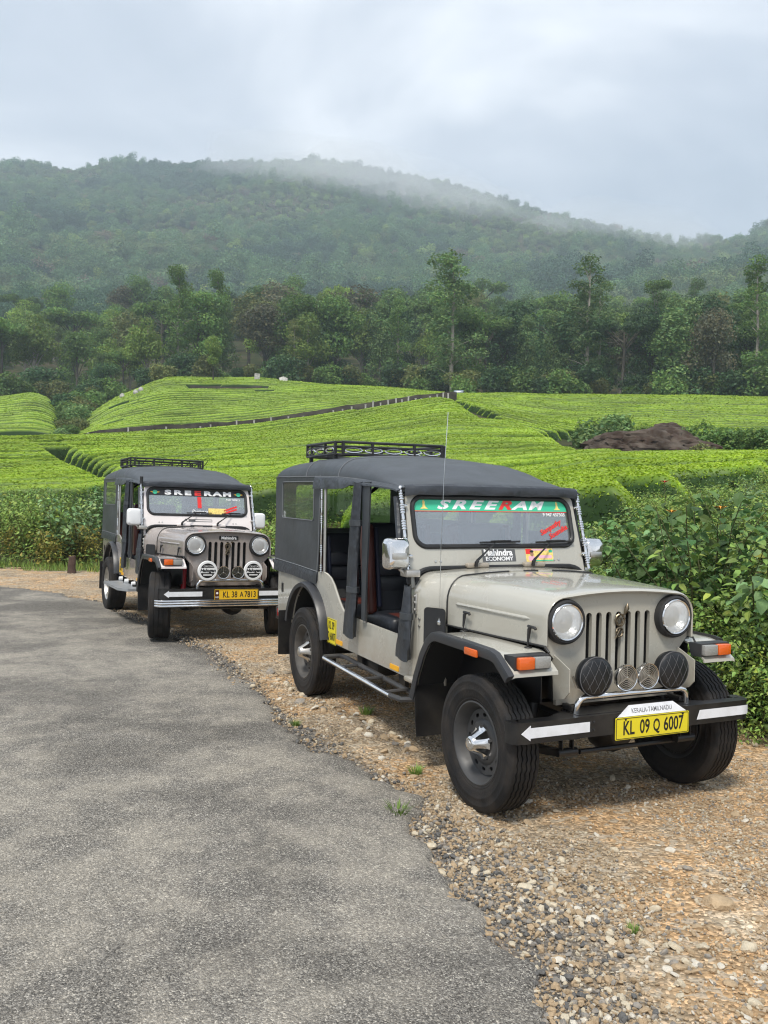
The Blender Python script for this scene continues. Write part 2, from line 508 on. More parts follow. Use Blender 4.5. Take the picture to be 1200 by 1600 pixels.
def _soil(node, b, L):
    p = node('ShaderNodeNewGeometry').outputs['Position']
    n1 = node('ShaderNodeTexNoise', {'Vector': p, 'Scale': 0.35, 'Detail': 8.0}).outputs[0]
    n2 = node('ShaderNodeTexNoise', {'Vector': p, 'Scale': 6.0, 'Detail': 6.0}).outputs[0]
    c = ramp(node, n1, [(0.35, (0.030, 0.040, 0.014)), (0.5, (0.045, 0.050, 0.020)), (0.68, (0.085, 0.065, 0.040))])
    c = mixn(node, 0.5, c, ramp(node, n2, [(0.3, (0.55, 0.55, 0.55)), (0.7, (1.3, 1.3, 1.3))]), 'MULTIPLY')
    L.new(c, b.inputs['Base Color']); b.inputs['Roughness'].default_value = 0.95; b.inputs['Specular IOR Level'].default_value = 0.1
M_SOIL = vmat('hill_soil', _soil)

# terrain: polar sheet, two objects (tea country and mountain)
def polar(name, rlist, amin, amax, na, mat, dz=0.0):
    az = np.linspace(amin, amax, na); A, Rr = np.meshgrid(az, rlist, indexing='ij')
    X, Y = Rr * np.sin(A), Rr * np.cos(A); Z = hill(X, Y) + dz
    V = np.stack([X, Y, Z], -1).reshape(-1, 3); n = len(rlist)
    i, j = np.meshgrid(np.arange(na - 1), np.arange(n - 1), indexing='ij')
    q = (i * n + j).ravel()
    F = np.stack([q, q + 1, q + n + 1, q + n], -1)
    return meshobj(name, npmesh(name, V, F, [mat], smooth=True))
SEAM = 170.0
tag(polar('ground', np.concatenate([np.linspace(0.02, 30, 110), np.linspace(30.4, SEAM, 200)]), R(-88), R(88), 420, M_SOIL, -0.02), kind='structure')
tag(polar('mountain', np.concatenate([np.linspace(SEAM, 320, 60), np.linspace(325, 1600, 180)]), R(-40), R(40), 260, M_SOIL, -0.02), kind='structure')

# ------------------------------------------------------------------ road
def _asphalt(node, b, L):
    p = node('ShaderNodeNewGeometry').outputs['Position']
    vo = node('ShaderNodeTexVoronoi', {'Vector': p, 'Scale': 190.0, 'Randomness': 1.0})
    vs = node('ShaderNodeTexVoronoi', {'Vector': p, 'Scale': 105.0, 'Randomness': 1.0})
    hv = node('ShaderNodeSeparateColor', {0: vo.outputs['Color']}).outputs[0]
    hs = node('ShaderNodeSeparateColor', {0: vs.outputs['Color']}).outputs[1]
    c = ramp(node, hv, [(0.0, (0.088, 0.081, 0.072)), (0.45, (0.19, 0.177, 0.158)), (0.8, (0.262, 0.244, 0.216)), (1.0, (0.50, 0.47, 0.415))])
    c2 = ramp(node, hs, [(0.0, (0.60, 0.60, 0.60)), (0.7, (1.0, 1.0, 1.0)), (1.0, (1.7, 1.68, 1.62))])
    c = mixn(node, 0.55, c, c2, 'MULTIPLY')
    n1 = node('ShaderNodeTexNoise', {'Vector': p, 'Scale': 0.75, 'Detail': 7.0, 'Roughness': 0.6, 'Distortion': 0.4}).outputs[0]
    n2 = node('ShaderNodeTexNoise', {'Vector': p, 'Scale': 3.2, 'Detail': 8.0, 'Roughness': 0.68}).outputs[0]
    f = node('ShaderNodeMath', {0: n1, 1: n2}, operation='MULTIPLY').outputs[0]
    dust = node('ShaderNodeMapRange', {0: f, 1: 0.21, 2: 0.33, 3: 0.0, 4: 0.5}).outputs[0]
    c = mixn(node, dust, c, mixn(node, 0.55, (0.43, 0.39, 0.325), c2, 'MULTIPLY'))
    dk = node('ShaderNodeMapRange', {0: n1, 1: 0.36, 2: 0.52, 3: 0.76, 4: 1.06}).outputs[0]
    c = mixn(node, 1.0, c, dk, 'MULTIPLY')
    n3 = node('ShaderNodeTexNoise', {'Vector': p, 'Scale': 9.0, 'Detail': 5.0, 'Roughness': 0.7}).outputs[0]
    c = mixn(node, 1.0, c, node('ShaderNodeMapRange', {0: n3, 1: 0.3, 2: 0.7, 3: 0.92, 4: 1.08}).outputs[0], 'MULTIPLY')
    L.new(c, b.inputs['Base Color']); b.inputs['Roughness'].default_value = 0.88; b.inputs['Specular IOR Level'].default_value = 0.25
    h = node('ShaderNodeMath', {0: vo.outputs['Distance'], 1: vs.outputs['Distance']}, operation='ADD').outputs[0]
    bp = node('ShaderNodeBump', {'Height': h, 'Strength': 0.9, 'Distance': 0.006}, invert=True)
    L.new(bp.outputs[0], b.inputs['Normal'])
M_ROAD = vmat('worn_asphalt', _asphalt)

def _gravel(node, b, L):
    p = node('ShaderNodeNewGeometry').outputs['Position']
    vo = node('ShaderNodeTexVoronoi', {'Vector': p, 'Scale': 62.0})
    vs = node('ShaderNodeTexVoronoi', {'Vector': p, 'Scale': 27.0})
    hv = node('ShaderNodeSeparateColor', {0: vo.outputs['Color']}).outputs[0]
    hs = node('ShaderNodeSeparateColor', {0: vs.outputs['Color']}).outputs[2]
    n1 = node('ShaderNodeTexNoise', {'Vector': p, 'Scale': 0.9, 'Detail': 7.0, 'Roughness': 0.62}).outputs[0]
    n2 = node('ShaderNodeTexNoise', {'Vector': p, 'Scale': 5.0, 'Detail': 7.0, 'Roughness': 0.7}).outputs[0]
    c = ramp(node, n1, [(0.32, (0.26, 0.205, 0.145)), (0.46, (0.40, 0.315, 0.215)), (0.55, (0.49, 0.315, 0.165)), (0.68, (0.51, 0.425, 0.31))])
    c = mixn(node, 0.85, c, ramp(node, n2, [(0.3, (0.6, 0.6, 0.6)), (0.7, (1.3, 1.3, 1.3))]), 'MULTIPLY')
    c = mixn(node, 0.9, c, ramp(node, hv, [(0.0, (0.50, 0.50, 0.50)), (0.6, (0.95, 0.95, 0.95)), (1.0, (1.7, 1.7, 1.75))]), 'MULTIPLY')
    c = mixn(node, node('ShaderNodeMapRange', {0: hs, 1: 0.80, 2: 0.84, 3: 0.0, 4: 0.75}).outputs[0], c, (0.42, 0.36, 0.28))
    # worn bitumen crumbs along the road's edge: stored on the sheet
    at = node('ShaderNodeAttribute', attribute_name='crumb')
    k = node('ShaderNodeMath', {0: at.outputs['Fac'], 1: n2}, operation='ADD').outputs[0]
    k = node('ShaderNodeMapRange', {0: k, 1: 0.72, 2: 1.0, 3: 0.0, 4: 0.85}).outputs[0]
    dark = mixn(node, 1.0, ramp(node, hv, [(0.0, (0.065, 0.063, 0.060)), (0.7, (0.16, 0.152, 0.14)), (1.0, (0.30, 0.29, 0.27))]), (1.0, 1.0, 1.0), 'MULTIPLY')
    c = mixn(node, k, c, dark)
    L.new(c, b.inputs['Base Color']); b.inputs['Roughness'].default_value = 0.95; b.inputs['Specular IOR Level'].default_value = 0.15
    h = node('ShaderNodeMath', {0: vo.outputs['Distance'], 1: vs.outputs['Distance']}, operation='ADD').outputs[0]
    bp = node('ShaderNodeBump', {'Height': h, 'Strength': 0.9, 'Distance': 0.012}, invert=True)
    L.new(bp.outputs[0], b.inputs['Normal'])
M_GRAVEL = vmat('gravel_earth', _gravel)

# road: a strip from its ragged edge leftwards
_t = np.gradient(RE, axis=0); _t /= np.linalg.norm(_t, axis=1)[:, None]
NRM = np.stack([-_t[:, 1], _t[:, 0]], -1)          # to the verge or to the road?
if np.dot(NRM[len(NRM) // 3], FE[len(FE) // 3] - RE[len(RE) // 3]) > 0: NRM = -NRM     # make it point into the road
S_ = np.concatenate([[0], np.cumsum(np.linalg.norm(np.diff(RE, axis=0), axis=1))])
sf = np.arange(0, S_[-1], 0.035)
REF = np.stack([np.interp(sf, S_, RE[:, 0]), np.interp(sf, S_, RE[:, 1])], -1)
NF = np.stack([np.interp(sf, S_, NRM[:, 0]), np.interp(sf, S_, NRM[:, 1])], -1); NF /= np.linalg.norm(NF, axis=1)[:, None]
rag = 0.24 * fbm(sf / 0.8, sf * 0 + 3.3, 5, 5, 0.65) + 0.09 * fbm(sf / 0.14, sf * 0, 8, 3, 0.6)
REF = REF + NF * rag[:, None]
INTO = np.array([math.sin(J1A), -math.cos(J1A)])          # square to the parked jeeps, across the road
tl = np.concatenate([[-0.02, 0.0, 0.025, 0.06, 0.11, 0.18, 0.28], np.linspace(0.4, 2.6, 12), np.linspace(3.0, 9.0, 14)])
zl = np.concatenate([[-0.03, 0.012, 0.026, 0.032, 0.036, 0.038], np.full(len(tl) - 6, 0.04)])
P = REF[:, None, :] + INTO[None, None, :] * tl[None, :, None]
Z = np.repeat(zl[None, :], len(sf), 0) + 0.012 * fbm(P[..., 0] / 0.5, P[..., 1] / 0.5, 31, 4) * np.clip(tl, 0, 0.3)[None, :] / 0.3
Z += jeep2_lift(P[..., 0], P[..., 1]) * 0.0
V = np.concatenate([P, Z[..., None]], -1).reshape(-1, 3); n = len(tl)
i, j = np.meshgrid(np.arange(len(sf) - 1), np.arange(n - 1), indexing='ij'); q = (i * n + j).ravel()
tag(meshobj('road', npmesh('road', V, np.stack([q, q + 1, q + n + 1, q + n], -1), [M_ROAD], smooth=True)), kind='structure')

# verge: gravel between road edge and planting
SFE = np.concatenate([[0], np.cumsum(np.linalg.norm(np.diff(FE, axis=0), axis=1))])
ns, ntt = 900, 90
fs_ = np.linspace(0, 1, ns)
# pair up by nearest far-edge point, monotone
pa = np.stack([np.interp(fs_ * S_[-1], S_, RE[:, 0]), np.interp(fs_ * S_[-1], S_, RE[:, 1])], -1)
na_ = np.stack([np.interp(fs_ * S_[-1], S_, NRM[:, 0]), np.interp(fs_ * S_[-1], S_, NRM[:, 1])], -1)
idx = np.array([np.argmin(((FE - a) ** 2).sum(1)) for a in pa]); idx = np.maximum.accumulate(idx)
k = 61; idxs = np.convolve(np.pad(SFE[idx], k // 2, mode='edge'), np.ones(k) / k, 'valid')
pb = np.stack([np.interp(idxs, SFE, FE[:, 0]), np.interp(idxs, SFE, FE[:, 1])], -1)
pa = pa + na_ * 0.30
d_ = pb - pa; pb = pb + d_ / np.linalg.norm(d_, axis=1)[:, None] * 0.45
tt = np.linspace(0, 1, ntt)
P = pa[:, None, :] * (1 - tt[None, :, None]) + pb[:, None, :] * tt[None, :, None]
dedge = np.linalg.norm(pb - pa, axis=1)[:, None] * tt[None, :] - 0.30
def verge_z(x, y):
    return 0.002 + 0.028 * fbm(np.asarray(x) / 0.8, np.asarray(y) / 0.8, 41, 4) * np.clip((np.hypot(np.asarray(x) - J1X, np.asarray(y) - J1Y) - 0.2) / 0.8, 0.25, 1) + jeep2_lift(x, y)
Z = verge_z(P[..., 0], P[..., 1]) + 0.004 * fbm(P[..., 0] / 0.06, P[..., 1] / 0.06, 47, 2)
Z = np.where(dedge < 0.0, Z * 0.3 - 0.012, Z)
Z[:, -3:] += 0.02
lens = np.interp(fs_ * S_[-1], S_, np.arange(len(S_)))          # along-road position
cr = np.clip(1.0 - dedge / (0.20 + 0.20 * vnoise(P[..., 0] * 1.3, P[..., 1] * 1.3, 77) + 0.62 * np.exp(-((P[..., 1] - 3.6) / 1.0) ** 2)), 0, 1) * 0.75
V = np.concatenate([P, Z[..., None]], -1).reshape(-1, 3); n = ntt
i, j = np.meshgrid(np.arange(ns - 1), np.arange(n - 1), indexing='ij'); q = (i * n + j).ravel()
VERGE = meshobj('gravel_verge', npmesh('gravel_verge', V, np.stack([q, q + n, q + n + 1, q + 1], -1), [M_GRAVEL], smooth=True, attrs={'crumb': np.repeat(cr.reshape(-1, 1), 3, 1)}))
tag(VERGE, kind='structure')
VP, VD, VCR = P, dedge, cr

# ------------------------------------------------------------------ foliage
def leaf_mat(name, col, rough=0.55, trans=0.3, jitter=0.32, spec=0.35):
    mt = bpy.data.materials.new(name); mt.use_nodes = True
    t = mt.node_tree; N = t.nodes; L = t.links
    b = N['Principled BSDF']; b.inputs['Roughness'].default_value = rough; b.inputs['Specular IOR Level'].default_value = spec
    a = N.new('ShaderNodeAttribute'); a.attribute_name = 'tint'
    oi = N.new('ShaderNodeObjectInfo')
    mr = N.new('ShaderNodeMapRange'); mr.inputs[3].default_value = 1 - jitter; mr.inputs[4].default_value = 1 + jitter
    L.new(oi.outputs['Random'], mr.inputs[0])
    m1 = N.new('ShaderNodeMix'); m1.data_type = 'RGBA'; m1.blend_type = 'MULTIPLY'; m1.inputs[0].default_value = 1
    m1.inputs[6].default_value = (*col, 1); L.new(a.outputs['Color'], m1.inputs[7])
    m2 = N.new('ShaderNodeMix'); m2.data_type = 'RGBA'; m2.blend_type = 'MULTIPLY'; m2.inputs[0].default_value = 1
    L.new(m1.outputs[2], m2.inputs[6]); L.new(mr.outputs[0], m2.inputs[7])
    L.new(m2.outputs[2], b.inputs['Base Color'])
    tr = N.new('ShaderNodeBsdfTranslucent'); L.new(m2.outputs[2], tr.inputs[0])
    mx = N.new('ShaderNodeMixShader'); mx.inputs[0].default_value = trans
    o = N['Material Output']
    L.new(b.outputs[0], mx.inputs[1]); L.new(tr.outputs[0], mx.inputs[2]); L.new(mx.outputs[0], o.inputs[0])
    return mt

def leaves(C, Nn, size, rg, aspect=0.55, fold=0.25, spin=None):
    """leaf meshes: centres C, normals Nn, sizes; two triangles folded on the midrib. returns V, F (tris)"""
    n = len(C); size = np.broadcast_to(size, (n,))
    Nn = Nn / np.maximum(np.linalg.norm(Nn, axis=1), 1e-6)[:, None]
    if spin is None:
        spin = rg.normal(size=(n, 3))
    T = spin - (spin * Nn).sum(1)[:, None] * Nn; T /= np.maximum(np.linalg.norm(T, axis=1), 1e-6)[:, None]
    Bn = np.cross(Nn, T); s = size[:, None]
    p0 = C - T * s * 0.5; p2 = C + T * s * 0.5 - Nn * s * 0.08
    p1 = C + Bn * s * aspect * 0.5 - T * s * 0.08 + Nn * s * fold * 0.5; p3 = C - Bn * s * aspect * 0.5 - T * s * 0.08 + Nn * s * fold * 0.5
    V = np.stack([p0, p1, p2, p3], 1).reshape(-1, 3); k = np.arange(n) * 4
    F = np.concatenate([np.stack([k, k + 2, k + 1], -1), np.stack([k, k + 3, k + 2], -1)])
    return V, F

def leaves6(C, Nn, size, rg, aspect, fold, spin):
    """rounder leaves: two halves of a pointed oval folded on the midrib and drooping at the tip"""
    n = len(C); Nn = Nn / np.maximum(np.linalg.norm(Nn, axis=1), 1e-6)[:, None]
    T = spin - (spin * Nn).sum(1)[:, None] * Nn; T /= np.maximum(np.linalg.norm(T, axis=1), 1e-6)[:, None]
    Bn = np.cross(Nn, T); s = np.broadcast_to(size, (n,))[:, None]
    def pt(t, w, h): return C + T * s * (t - 0.5) + Bn * s * aspect * w + Nn * s * h
    V = np.stack([pt(0, 0, 0), pt(0.26, 0.46, fold * 0.45), pt(0.62, 0.40, fold * 0.25 - 0.03), pt(1.0, 0, -0.16), pt(0.62, -0.40, fold * 0.25 - 0.03), pt(0.26, -0.46, fold * 0.45), pt(0.5, 0, -0.01)], 1).reshape(-1, 3)
    k = np.arange(n) * 7
    F = np.concatenate([np.stack([k + a, k + b, k + c], -1) for a, b, c in ((0, 6, 1), (1, 6, 2), (2, 6, 3), (3, 6, 4), (4, 6, 5), (5, 6, 0))])
    return V, F

def cyl_np(pts, rad, n=6):
    """tapered tube as arrays"""
    P = np.array(pts, float); K = len(P); V = []
    for i in range(K):
        t = P[min(i + 1, K - 1)] - P[max(i - 1, 0)]; t /= np.linalg.norm(t) + 1e-9
        u = np.cross(t, [0.31, 0.9, 0.2]); u /= np.linalg.norm(u) + 1e-9; w = np.cross(t, u)
        for j in range(n):
            a = 2 * math.pi * j / n; V.append(P[i] + (u * math.cos(a) + w * math.sin(a)) * rad[i])
    F = []
    for i in range(K - 1):
        for j in range(n):
            a, b_ = i * n + j, i * n + (j + 1) % n
            F += [(a, b_, b_ + n), (a, b_ + n, a + n)]
    return np.array(V), np.array(F)

M_BARK = pmat('bark', (0.085, 0.075, 0.062), 0.9, spec=0.1, var=0.35, vscale=2.0)
M_BARK_PALE = pmat('pale_bark', (0.30, 0.27, 0.225), 0.85, spec=0.1, var=0.25, vscale=1.5)
LEAF = {
    'mid': leaf_mat('leaf_mid_green', (0.125, 0.215, 0.052)),
    'dark': leaf_mat('leaf_dark_green', (0.062, 0.125, 0.045)),
    'light': leaf_mat('leaf_light_green', (0.21, 0.31, 0.062)),
    'olive': leaf_mat('leaf_olive', (0.17, 0.195, 0.062)),
    'brown': leaf_mat('leaf_brown', (0.165, 0.165, 0.095)),
    'feather': leaf_mat('leaf_feathery', (0.155, 0.245, 0.085)),
}

def crown_points(blobs, n, rg, shell=0.75):
    """points and outward normals spread over the outer part of overlapping ellipsoids"""
    blobs = np.array(blobs, float)          # cx cy cz rx ry rz
    vol = (blobs[:, 3] * blobs[:, 4] * blobs[:, 5]) ** 0.67
    which = rg.choice(len(blobs), n, p=vol / vol.sum())
    d = rg.normal(size=(n, 3)); d /= np.linalg.norm(d, axis=1)[:, None]
    rr = (shell + (1.06 - shell) * rg.random(n)) 
    B_ = blobs[which]
    lump = 1 + 0.22 * np.sin(d[:, 0] * 5 + which) * np.cos(d[:, 1] * 6 + 2 * which) + 0.12 * rg.normal(size=n)
    C = B_[:, :3] + d * B_[:, 3:] * (rr * lump)[:, None]
    return C, d, which

def tree_proto(kind, seed):
    """returns (trunk mesh, crown mesh) of a tree about 18 m tall standing at the origin"""
    rg = np.random.default_rng(seed)
    tv, tf, off = [], [], 0
    def limb(pts, rad, n=6):
        nonlocal off
        v, f = cyl_np(pts, rad, n); tv.append(v); tf.append(f + off); off += len(v)
    blobs = []
    if kind in ('round', 'dense', 'pinkish'):
        H = 17; w = {'round': 5.2, 'dense': 4.6, 'pinkish': 5.0}[kind]
        limb([(0, 0, -0.8), (0.2, 0, 3), (0.1, 0.3, 7), (0.3, 0.2, 11), (0.2, 0.1, 14)], [0.42, 0.34, 0.28, 0.2, 0.08])
        for k in range(rg.integers(9, 13)):
            a = rg.random() * 6.283; ra = w * (0.25 + 0.55 * rg.random()); z = 7.5 + 8.0 * rg.random()
            ra *= 1.0 - 0.5 * max(0, (z - 11) / 6)
            s = 1.5 + 1.3 * rg.random()
            blobs.append((ra * math.cos(a), ra * math.sin(a), z, s * 1.15, s * 1.15, s * 0.78))
            limb([(0.1, 0.2, max(4, z - 5)), (ra * 0.5 * math.cos(a), ra * 0.5 * math.sin(a), z - 1.8), (ra * math.cos(a), ra * math.sin(a), z)], [0.15, 0.10, 0.03], 5)
        blobs.append((0, 0, 15, 2.2, 2.2, 1.6))
        if kind == 'dense':
            for k in range(6):
                a = rg.random() * 6.283; blobs.append((3.2 * math.cos(a), 3.2 * math.sin(a), 4 + 3 * rg.random(), 2, 2, 1.6))
        n = 5200 if kind != 'pinkish' else 3000; size = 0.52
    elif kind == 'umbrella':
        limb([(0, 0, -0.8), (0.3, 0, 4), (-0.1, 0.2, 9), (0.2, 0, 13)], [0.4, 0.32, 0.25, 0.12])
        for k in range(11):
            a = rg.random() * 6.283; ra = 1.0 + 5.4 * math.sqrt(rg.random()); z = 14.2 - 0.28 * ra + rg.normal() * 0.5
            blobs.append((ra * math.cos(a), ra * math.sin(a), z, 1.9, 1.9, 0.9))
            limb([(0, 0, 8.5 + rg.random() * 2), (ra * 0.55 * math.cos(a), ra * 0.55 * math.sin(a), z - 1.4), (ra * math.cos(a), ra * math.sin(a), z)], [0.13, 0.08, 0.03], 5)
        n = 4200; size = 0.48
    elif kind in ('tall', 'tall_sparse'):
        H = 27
        limb([(0, 0, -0.8), (0.25, 0.1, 6), (-0.1, 0.2, 12), (0.2, 0, 19), (0.3, 0.1, 25)], [0.33, 0.28, 0.22, 0.15, 0.05], 7)
        nb = 34 if kind == 'tall' else 24
        for k in range(nb):
            a = rg.random() * 6.283; z = 5.5 + 20 * (k + rg.random()) / nb
            ra = (0.7 + 2.9 * rg.random()) * (1.12 - 0.62 * (z - 6) / 20)
            s = (0.75 + 0.7 * rg.random()) * (1.2 if kind == 'tall' else 1.0)
            blobs.append((ra * math.cos(a), ra * math.sin(a), z, s * 1.25, s * 1.25, s * 0.75))
            limb([(0.1, 0.1, z - 1.8), (ra * 0.6 * math.cos(a), ra * 0.6 * math.sin(a), z - 0.6), (ra * math.cos(a), ra * math.sin(a), z)], [0.08, 0.05, 0.02], 5)
        blobs.append((0.3, 0.1, 25.5, 1.3, 1.3, 1.2))
        n = 6000 if kind == 'tall' else 3400; size = 0.42
    elif kind == 'tufted':
        limb([(0, 0, -0.8), (0.2, 0.1, 8), (0.5, 0.2, 16), (0.2, 0, 23)], [0.32, 0.26, 0.19, 0.1], 7)
        for k in range(6):
            a = rg.random() * 6.283; ra = 0.6 + 2.2 * rg.random(); z = 22.5 + 2.6 * rg.random()
            blobs.append((ra * math.cos(a), ra * math.sin(a), z, 1.5, 1.5, 0.75))
            limb([(0.3, 0.1, 18.5), (ra * 0.6 * math.cos(a), ra * 0.6 * math.sin(a), z - 1.2), (ra * math.cos(a), ra * math.sin(a), z)], [0.09, 0.05, 0.02], 5)
        for k in range(20):
            a = rg.random() * 6.283; z = 8 + 13 * rg.random(); ra = 0.8 + 2.0 * rg.random(); blobs.append((ra * math.cos(a), ra * math.sin(a), z, 1.25, 1.25, 0.7)); limb([(0.2, 0.1, z - 1.2), (ra * math.cos(a), ra * math.sin(a), z)], [0.05, 0.02], 5)
        n = 4200; size = 0.40
    elif kind == 'feather':
        limb([(0, 0, -0.8), (0.1, 0, 5), (0, 0.1, 11), (0, 0, 17)], [0.3, 0.24, 0.16, 0.05])
        for k in range(15):
            a = rg.random() * 6.283; z = 3.5 + 14 * (k + rg.random()) / 15
            ra = 3.1 * (1.08 - (z - 3) / 16.5) * (0.4 + 0.6 * rg.random()); s = 1.0 + 0.8 * rg.random()
            blobs.append((ra * math.cos(a), ra * math.sin(a), z, s * 1.2, s * 1.2, s * 0.9))
        blobs.append((0, 0, 17.3, 0.9, 0.9, 1.1)); n = 4200; size = 0.44
    else:   # shrub
        limb([(0, 0, -0.5), (0.1, 0, 2.2)], [0.14, 0.06])
        for k in range(8):
            a = rg.random() * 6.283; ra = 2.0 * rg.random(); blobs.append((ra * math.cos(a), ra * math.sin(a), 1.2 + 2.6 * rg.random(), 1.5, 1.5, 1.2))
        n = 2400; size = 0.42
    C, D, wh = crown_points(blobs, n, rg)
    Nn = D * 0.7 + rg.normal(size=D.shape) * 0.55 + np.array([0, 0, 0.45])
    V, F = leaves(C, Nn, size * (0.6 + 0.8 * rg.random(n)), rg, 0.7)
    tb = 0.72 + 0.56 * rg.random(n); hue = rg.normal(size=n) * 0.10
    bt = (0.72 + 0.56 * rg.random(len(blobs)))[wh]
    tint = np.stack([tb * bt * (1 + hue), tb * bt, tb * bt * (1 - hue)], -1).clip(0.2, 2)
    return (np.concatenate(tv), np.concatenate(tf)), (V, F, np.repeat(tint, 4, 0))

def make_tree_meshes(kind, seed, leafmat, bark):
    (tv, tf), (V, F, tint) = tree_proto(kind, seed)
    return npmesh('trunk', tv, tf, [bark], smooth=True), npmesh('crown', V, F, [leafmat], attrs={'tint': tint})

# geometry-nodes scatter: instances of prototype meshes on given points
def scatter(name, pts, rot, scale, pick, protos):
    me = bpy.data.meshes.new(name)
    n = len(pts); me.vertices.add(n); me.vertices.foreach_set('co', np.asarray(pts, np.float32).ravel())
    for an, tp, arr, fld in (('rot', 'FLOAT_VECTOR', rot, 'vector'), ('scl', 'FLOAT_VECTOR', scale, 'vector'), ('pick', 'INT', pick, 'value')):
        a = me.attributes.new(an, tp, 'POINT'); a.data.foreach_set(fld, np.asarray(arr, np.int32 if tp == 'INT' else np.float32).ravel())
    me.update()
    o = meshobj(name, me)
    col = bpy.data.collections.new(name + '_kit')
    for k, pm in enumerate(protos):
        po = bpy.data.objects.new('%s_kit_%02d' % (name, k), pm); col.objects.link(po)
    ng = bpy.data.node_groups.new(name + '_scatter', 'GeometryNodeTree')
    ng.interface.new_socket('Geometry', in_out='INPUT', socket_type='NodeSocketGeometry'); ng.interface.new_socket('Geometry', in_out='OUTPUT', socket_type='NodeSocketGeometry')
    N = ng.nodes; L = ng.links
    gi = N.new('NodeGroupInput'); go = N.new('NodeGroupOutput')
    ci = N.new('GeometryNodeCollectionInfo'); ci.inputs[0].default_value = col; ci.inputs[1].default_value = True; ci.inputs[2].default_value = True
    ip = N.new('GeometryNodeInstanceOnPoints')
    def at(nm, tp):
        a = N.new('GeometryNodeInputNamedAttribute'); a.data_type = tp; a.inputs[0].default_value = nm; return a.outputs[0]
    L.new(gi.outputs[0], ip.inputs['Points']); L.new(ci.outputs[0], ip.inputs['Instance']); ip.inputs['Pick Instance'].default_value = True
    L.new(at('pick', 'INT'), ip.inputs['Instance Index'])
    er = N.new('FunctionNodeEulerToRotation'); L.new(at('rot', 'FLOAT_VECTOR'), er.inputs[0]); L.new(er.outputs[0], ip.inputs['Rotation'])
    L.new(at('scl', 'FLOAT_VECTOR'), ip.inputs['Scale'])
    L.new(ip.outputs[0], go.inputs[0])
    md = o.modifiers.new('scatter', 'NODES'); md.node_group = ng
    return o

# ------------------------------------------------------------------ forest
def at_uv(u, r):
    a = bearing(u)[0]; return r * math.sin(a), r * math.cos(a)
TREES = {}
def treek(kind, seed, leaf, bark):
    key = (kind, seed, leaf)
    if key not in TREES: TREES[key] = make_tree_meshes(kind, seed, LEAF[leaf], bark)
    return TREES[key]
KH = dict(round=17, dense=16.8, pinkish=17, umbrella=15, tall=26.5, tall_sparse=26.5, tufted=25.5, feather=18.2, shrub=4.8)
NM = dict(round='broadleaf_tree', dense='dense_tree', pinkish='flushing_tree', umbrella='flat_topped_tree', tall='tall_tree', tall_sparse='tall_tree', tufted='tufted_tree', feather='feathery_tree', shrub='forest_shrub')
def plant_tree(kind, seed, leaf, bark, u, r, height, label, group=None, wide=1.0, rz=None):
    x, y = at_uv(u, r); z = float(hill(x, y))
    o = empty(NM[kind], (x, y, z - 0.1), rz if rz is not None else random.random() * 6.28)
    s = height / KH[kind]; o.scale = (s * wide, s * wide, s)
    tag(o, label, 'tree' if kind != 'shrub' else 'shrub', group)
    tm, cm = treek(kind, seed, leaf, bark)
    meshobj('trunk', tm, o); meshobj('crown', cm, o)
    return o
# trees that stand out one by one
plant_tree('tall', 11, 'feather', M_BARK_PALE, 705, 133, 22.0, 'tall feathery tree with bare pale lower trunk, behind the end of the post line', wide=1.35)
plant_tree('tall_sparse', 52, 'feather', M_BARK_PALE, 915, 131, 21.0, 'tall thin tree with layered tufted top above the rock, rising over the forest edge', wide=1.2)
plant_tree('tall_sparse', 13, 'feather', M_BARK_PALE, 932, 136, 18.5, 'slender pale-trunked tree just right of the tall tufted tree')
plant_tree('tufted', 14, 'mid', M_BARK_PALE, 1018, 150, 19.5, 'thin tree with one small tuft showing above feathery trees')
plant_tree('tall_sparse', 55, 'mid', M_BARK_PALE, 1178, 128, 19.6, 'tufted pale-trunked tree at the right edge of the forest', wide=1.1)
plant_tree('umbrella', 16, 'dark', M_BARK, 972, 130, 12.6, 'almost black flat-crowned tree in the forest edge', wide=0.85)
plant_tree('feather', 17, 'feather', M_BARK, 1045, 131, 13.6, 'wide light feathery tree right of the almost black tree', wide=1.5)
plant_tree('round', 18, 'brown', M_BARK, 1112, 129, 13.4, 'brownish tree with patchy crown near the right forest edge', wide=0.85)
plant_tree('pinkish', 19, 'brown', M_BARK, 440, 205, 20, 'greyish pink tree crown highest behind the tea hill', wide=1.1)
plant_tree('pinkish', 20, 'brown', M_BARK, 568, 200, 20.5, 'large brownish crown rising over the middle of the forest', wide=1.1)
plant_tree('round', 21, 'light', M_BARK_PALE, 478, 150, 13.0, 'bright light green tree behind the tea hill crest', wide=0.9)
plant_tree('umbrella', 22, 'light', M_BARK, 525, 215, 19.5, 'yellow-green tree top poking over the middle crowns', wide=0.5)
plant_tree('dense', 23, 'mid', M_BARK, 310, 160, 16.0, 'big dark green spreading tree behind the hilltop', wide=1.05)
plant_tree('tall_sparse', 24, 'olive', M_BARK_PALE, 457, 148, 11.6, 'thin tree with pale upright trunk behind the white shelter')
plant_tree('round', 25, 'light', M_BARK, 331, 127, 7.2, 'small bright tree standing alone on the tea hilltop', wide=0.72)
plant_tree('dense', 26, 'dark', M_BARK, 160, 150, 7.4, 'low dark bushy tree at the foot of the forest, left of the tea hill', wide=1.2)
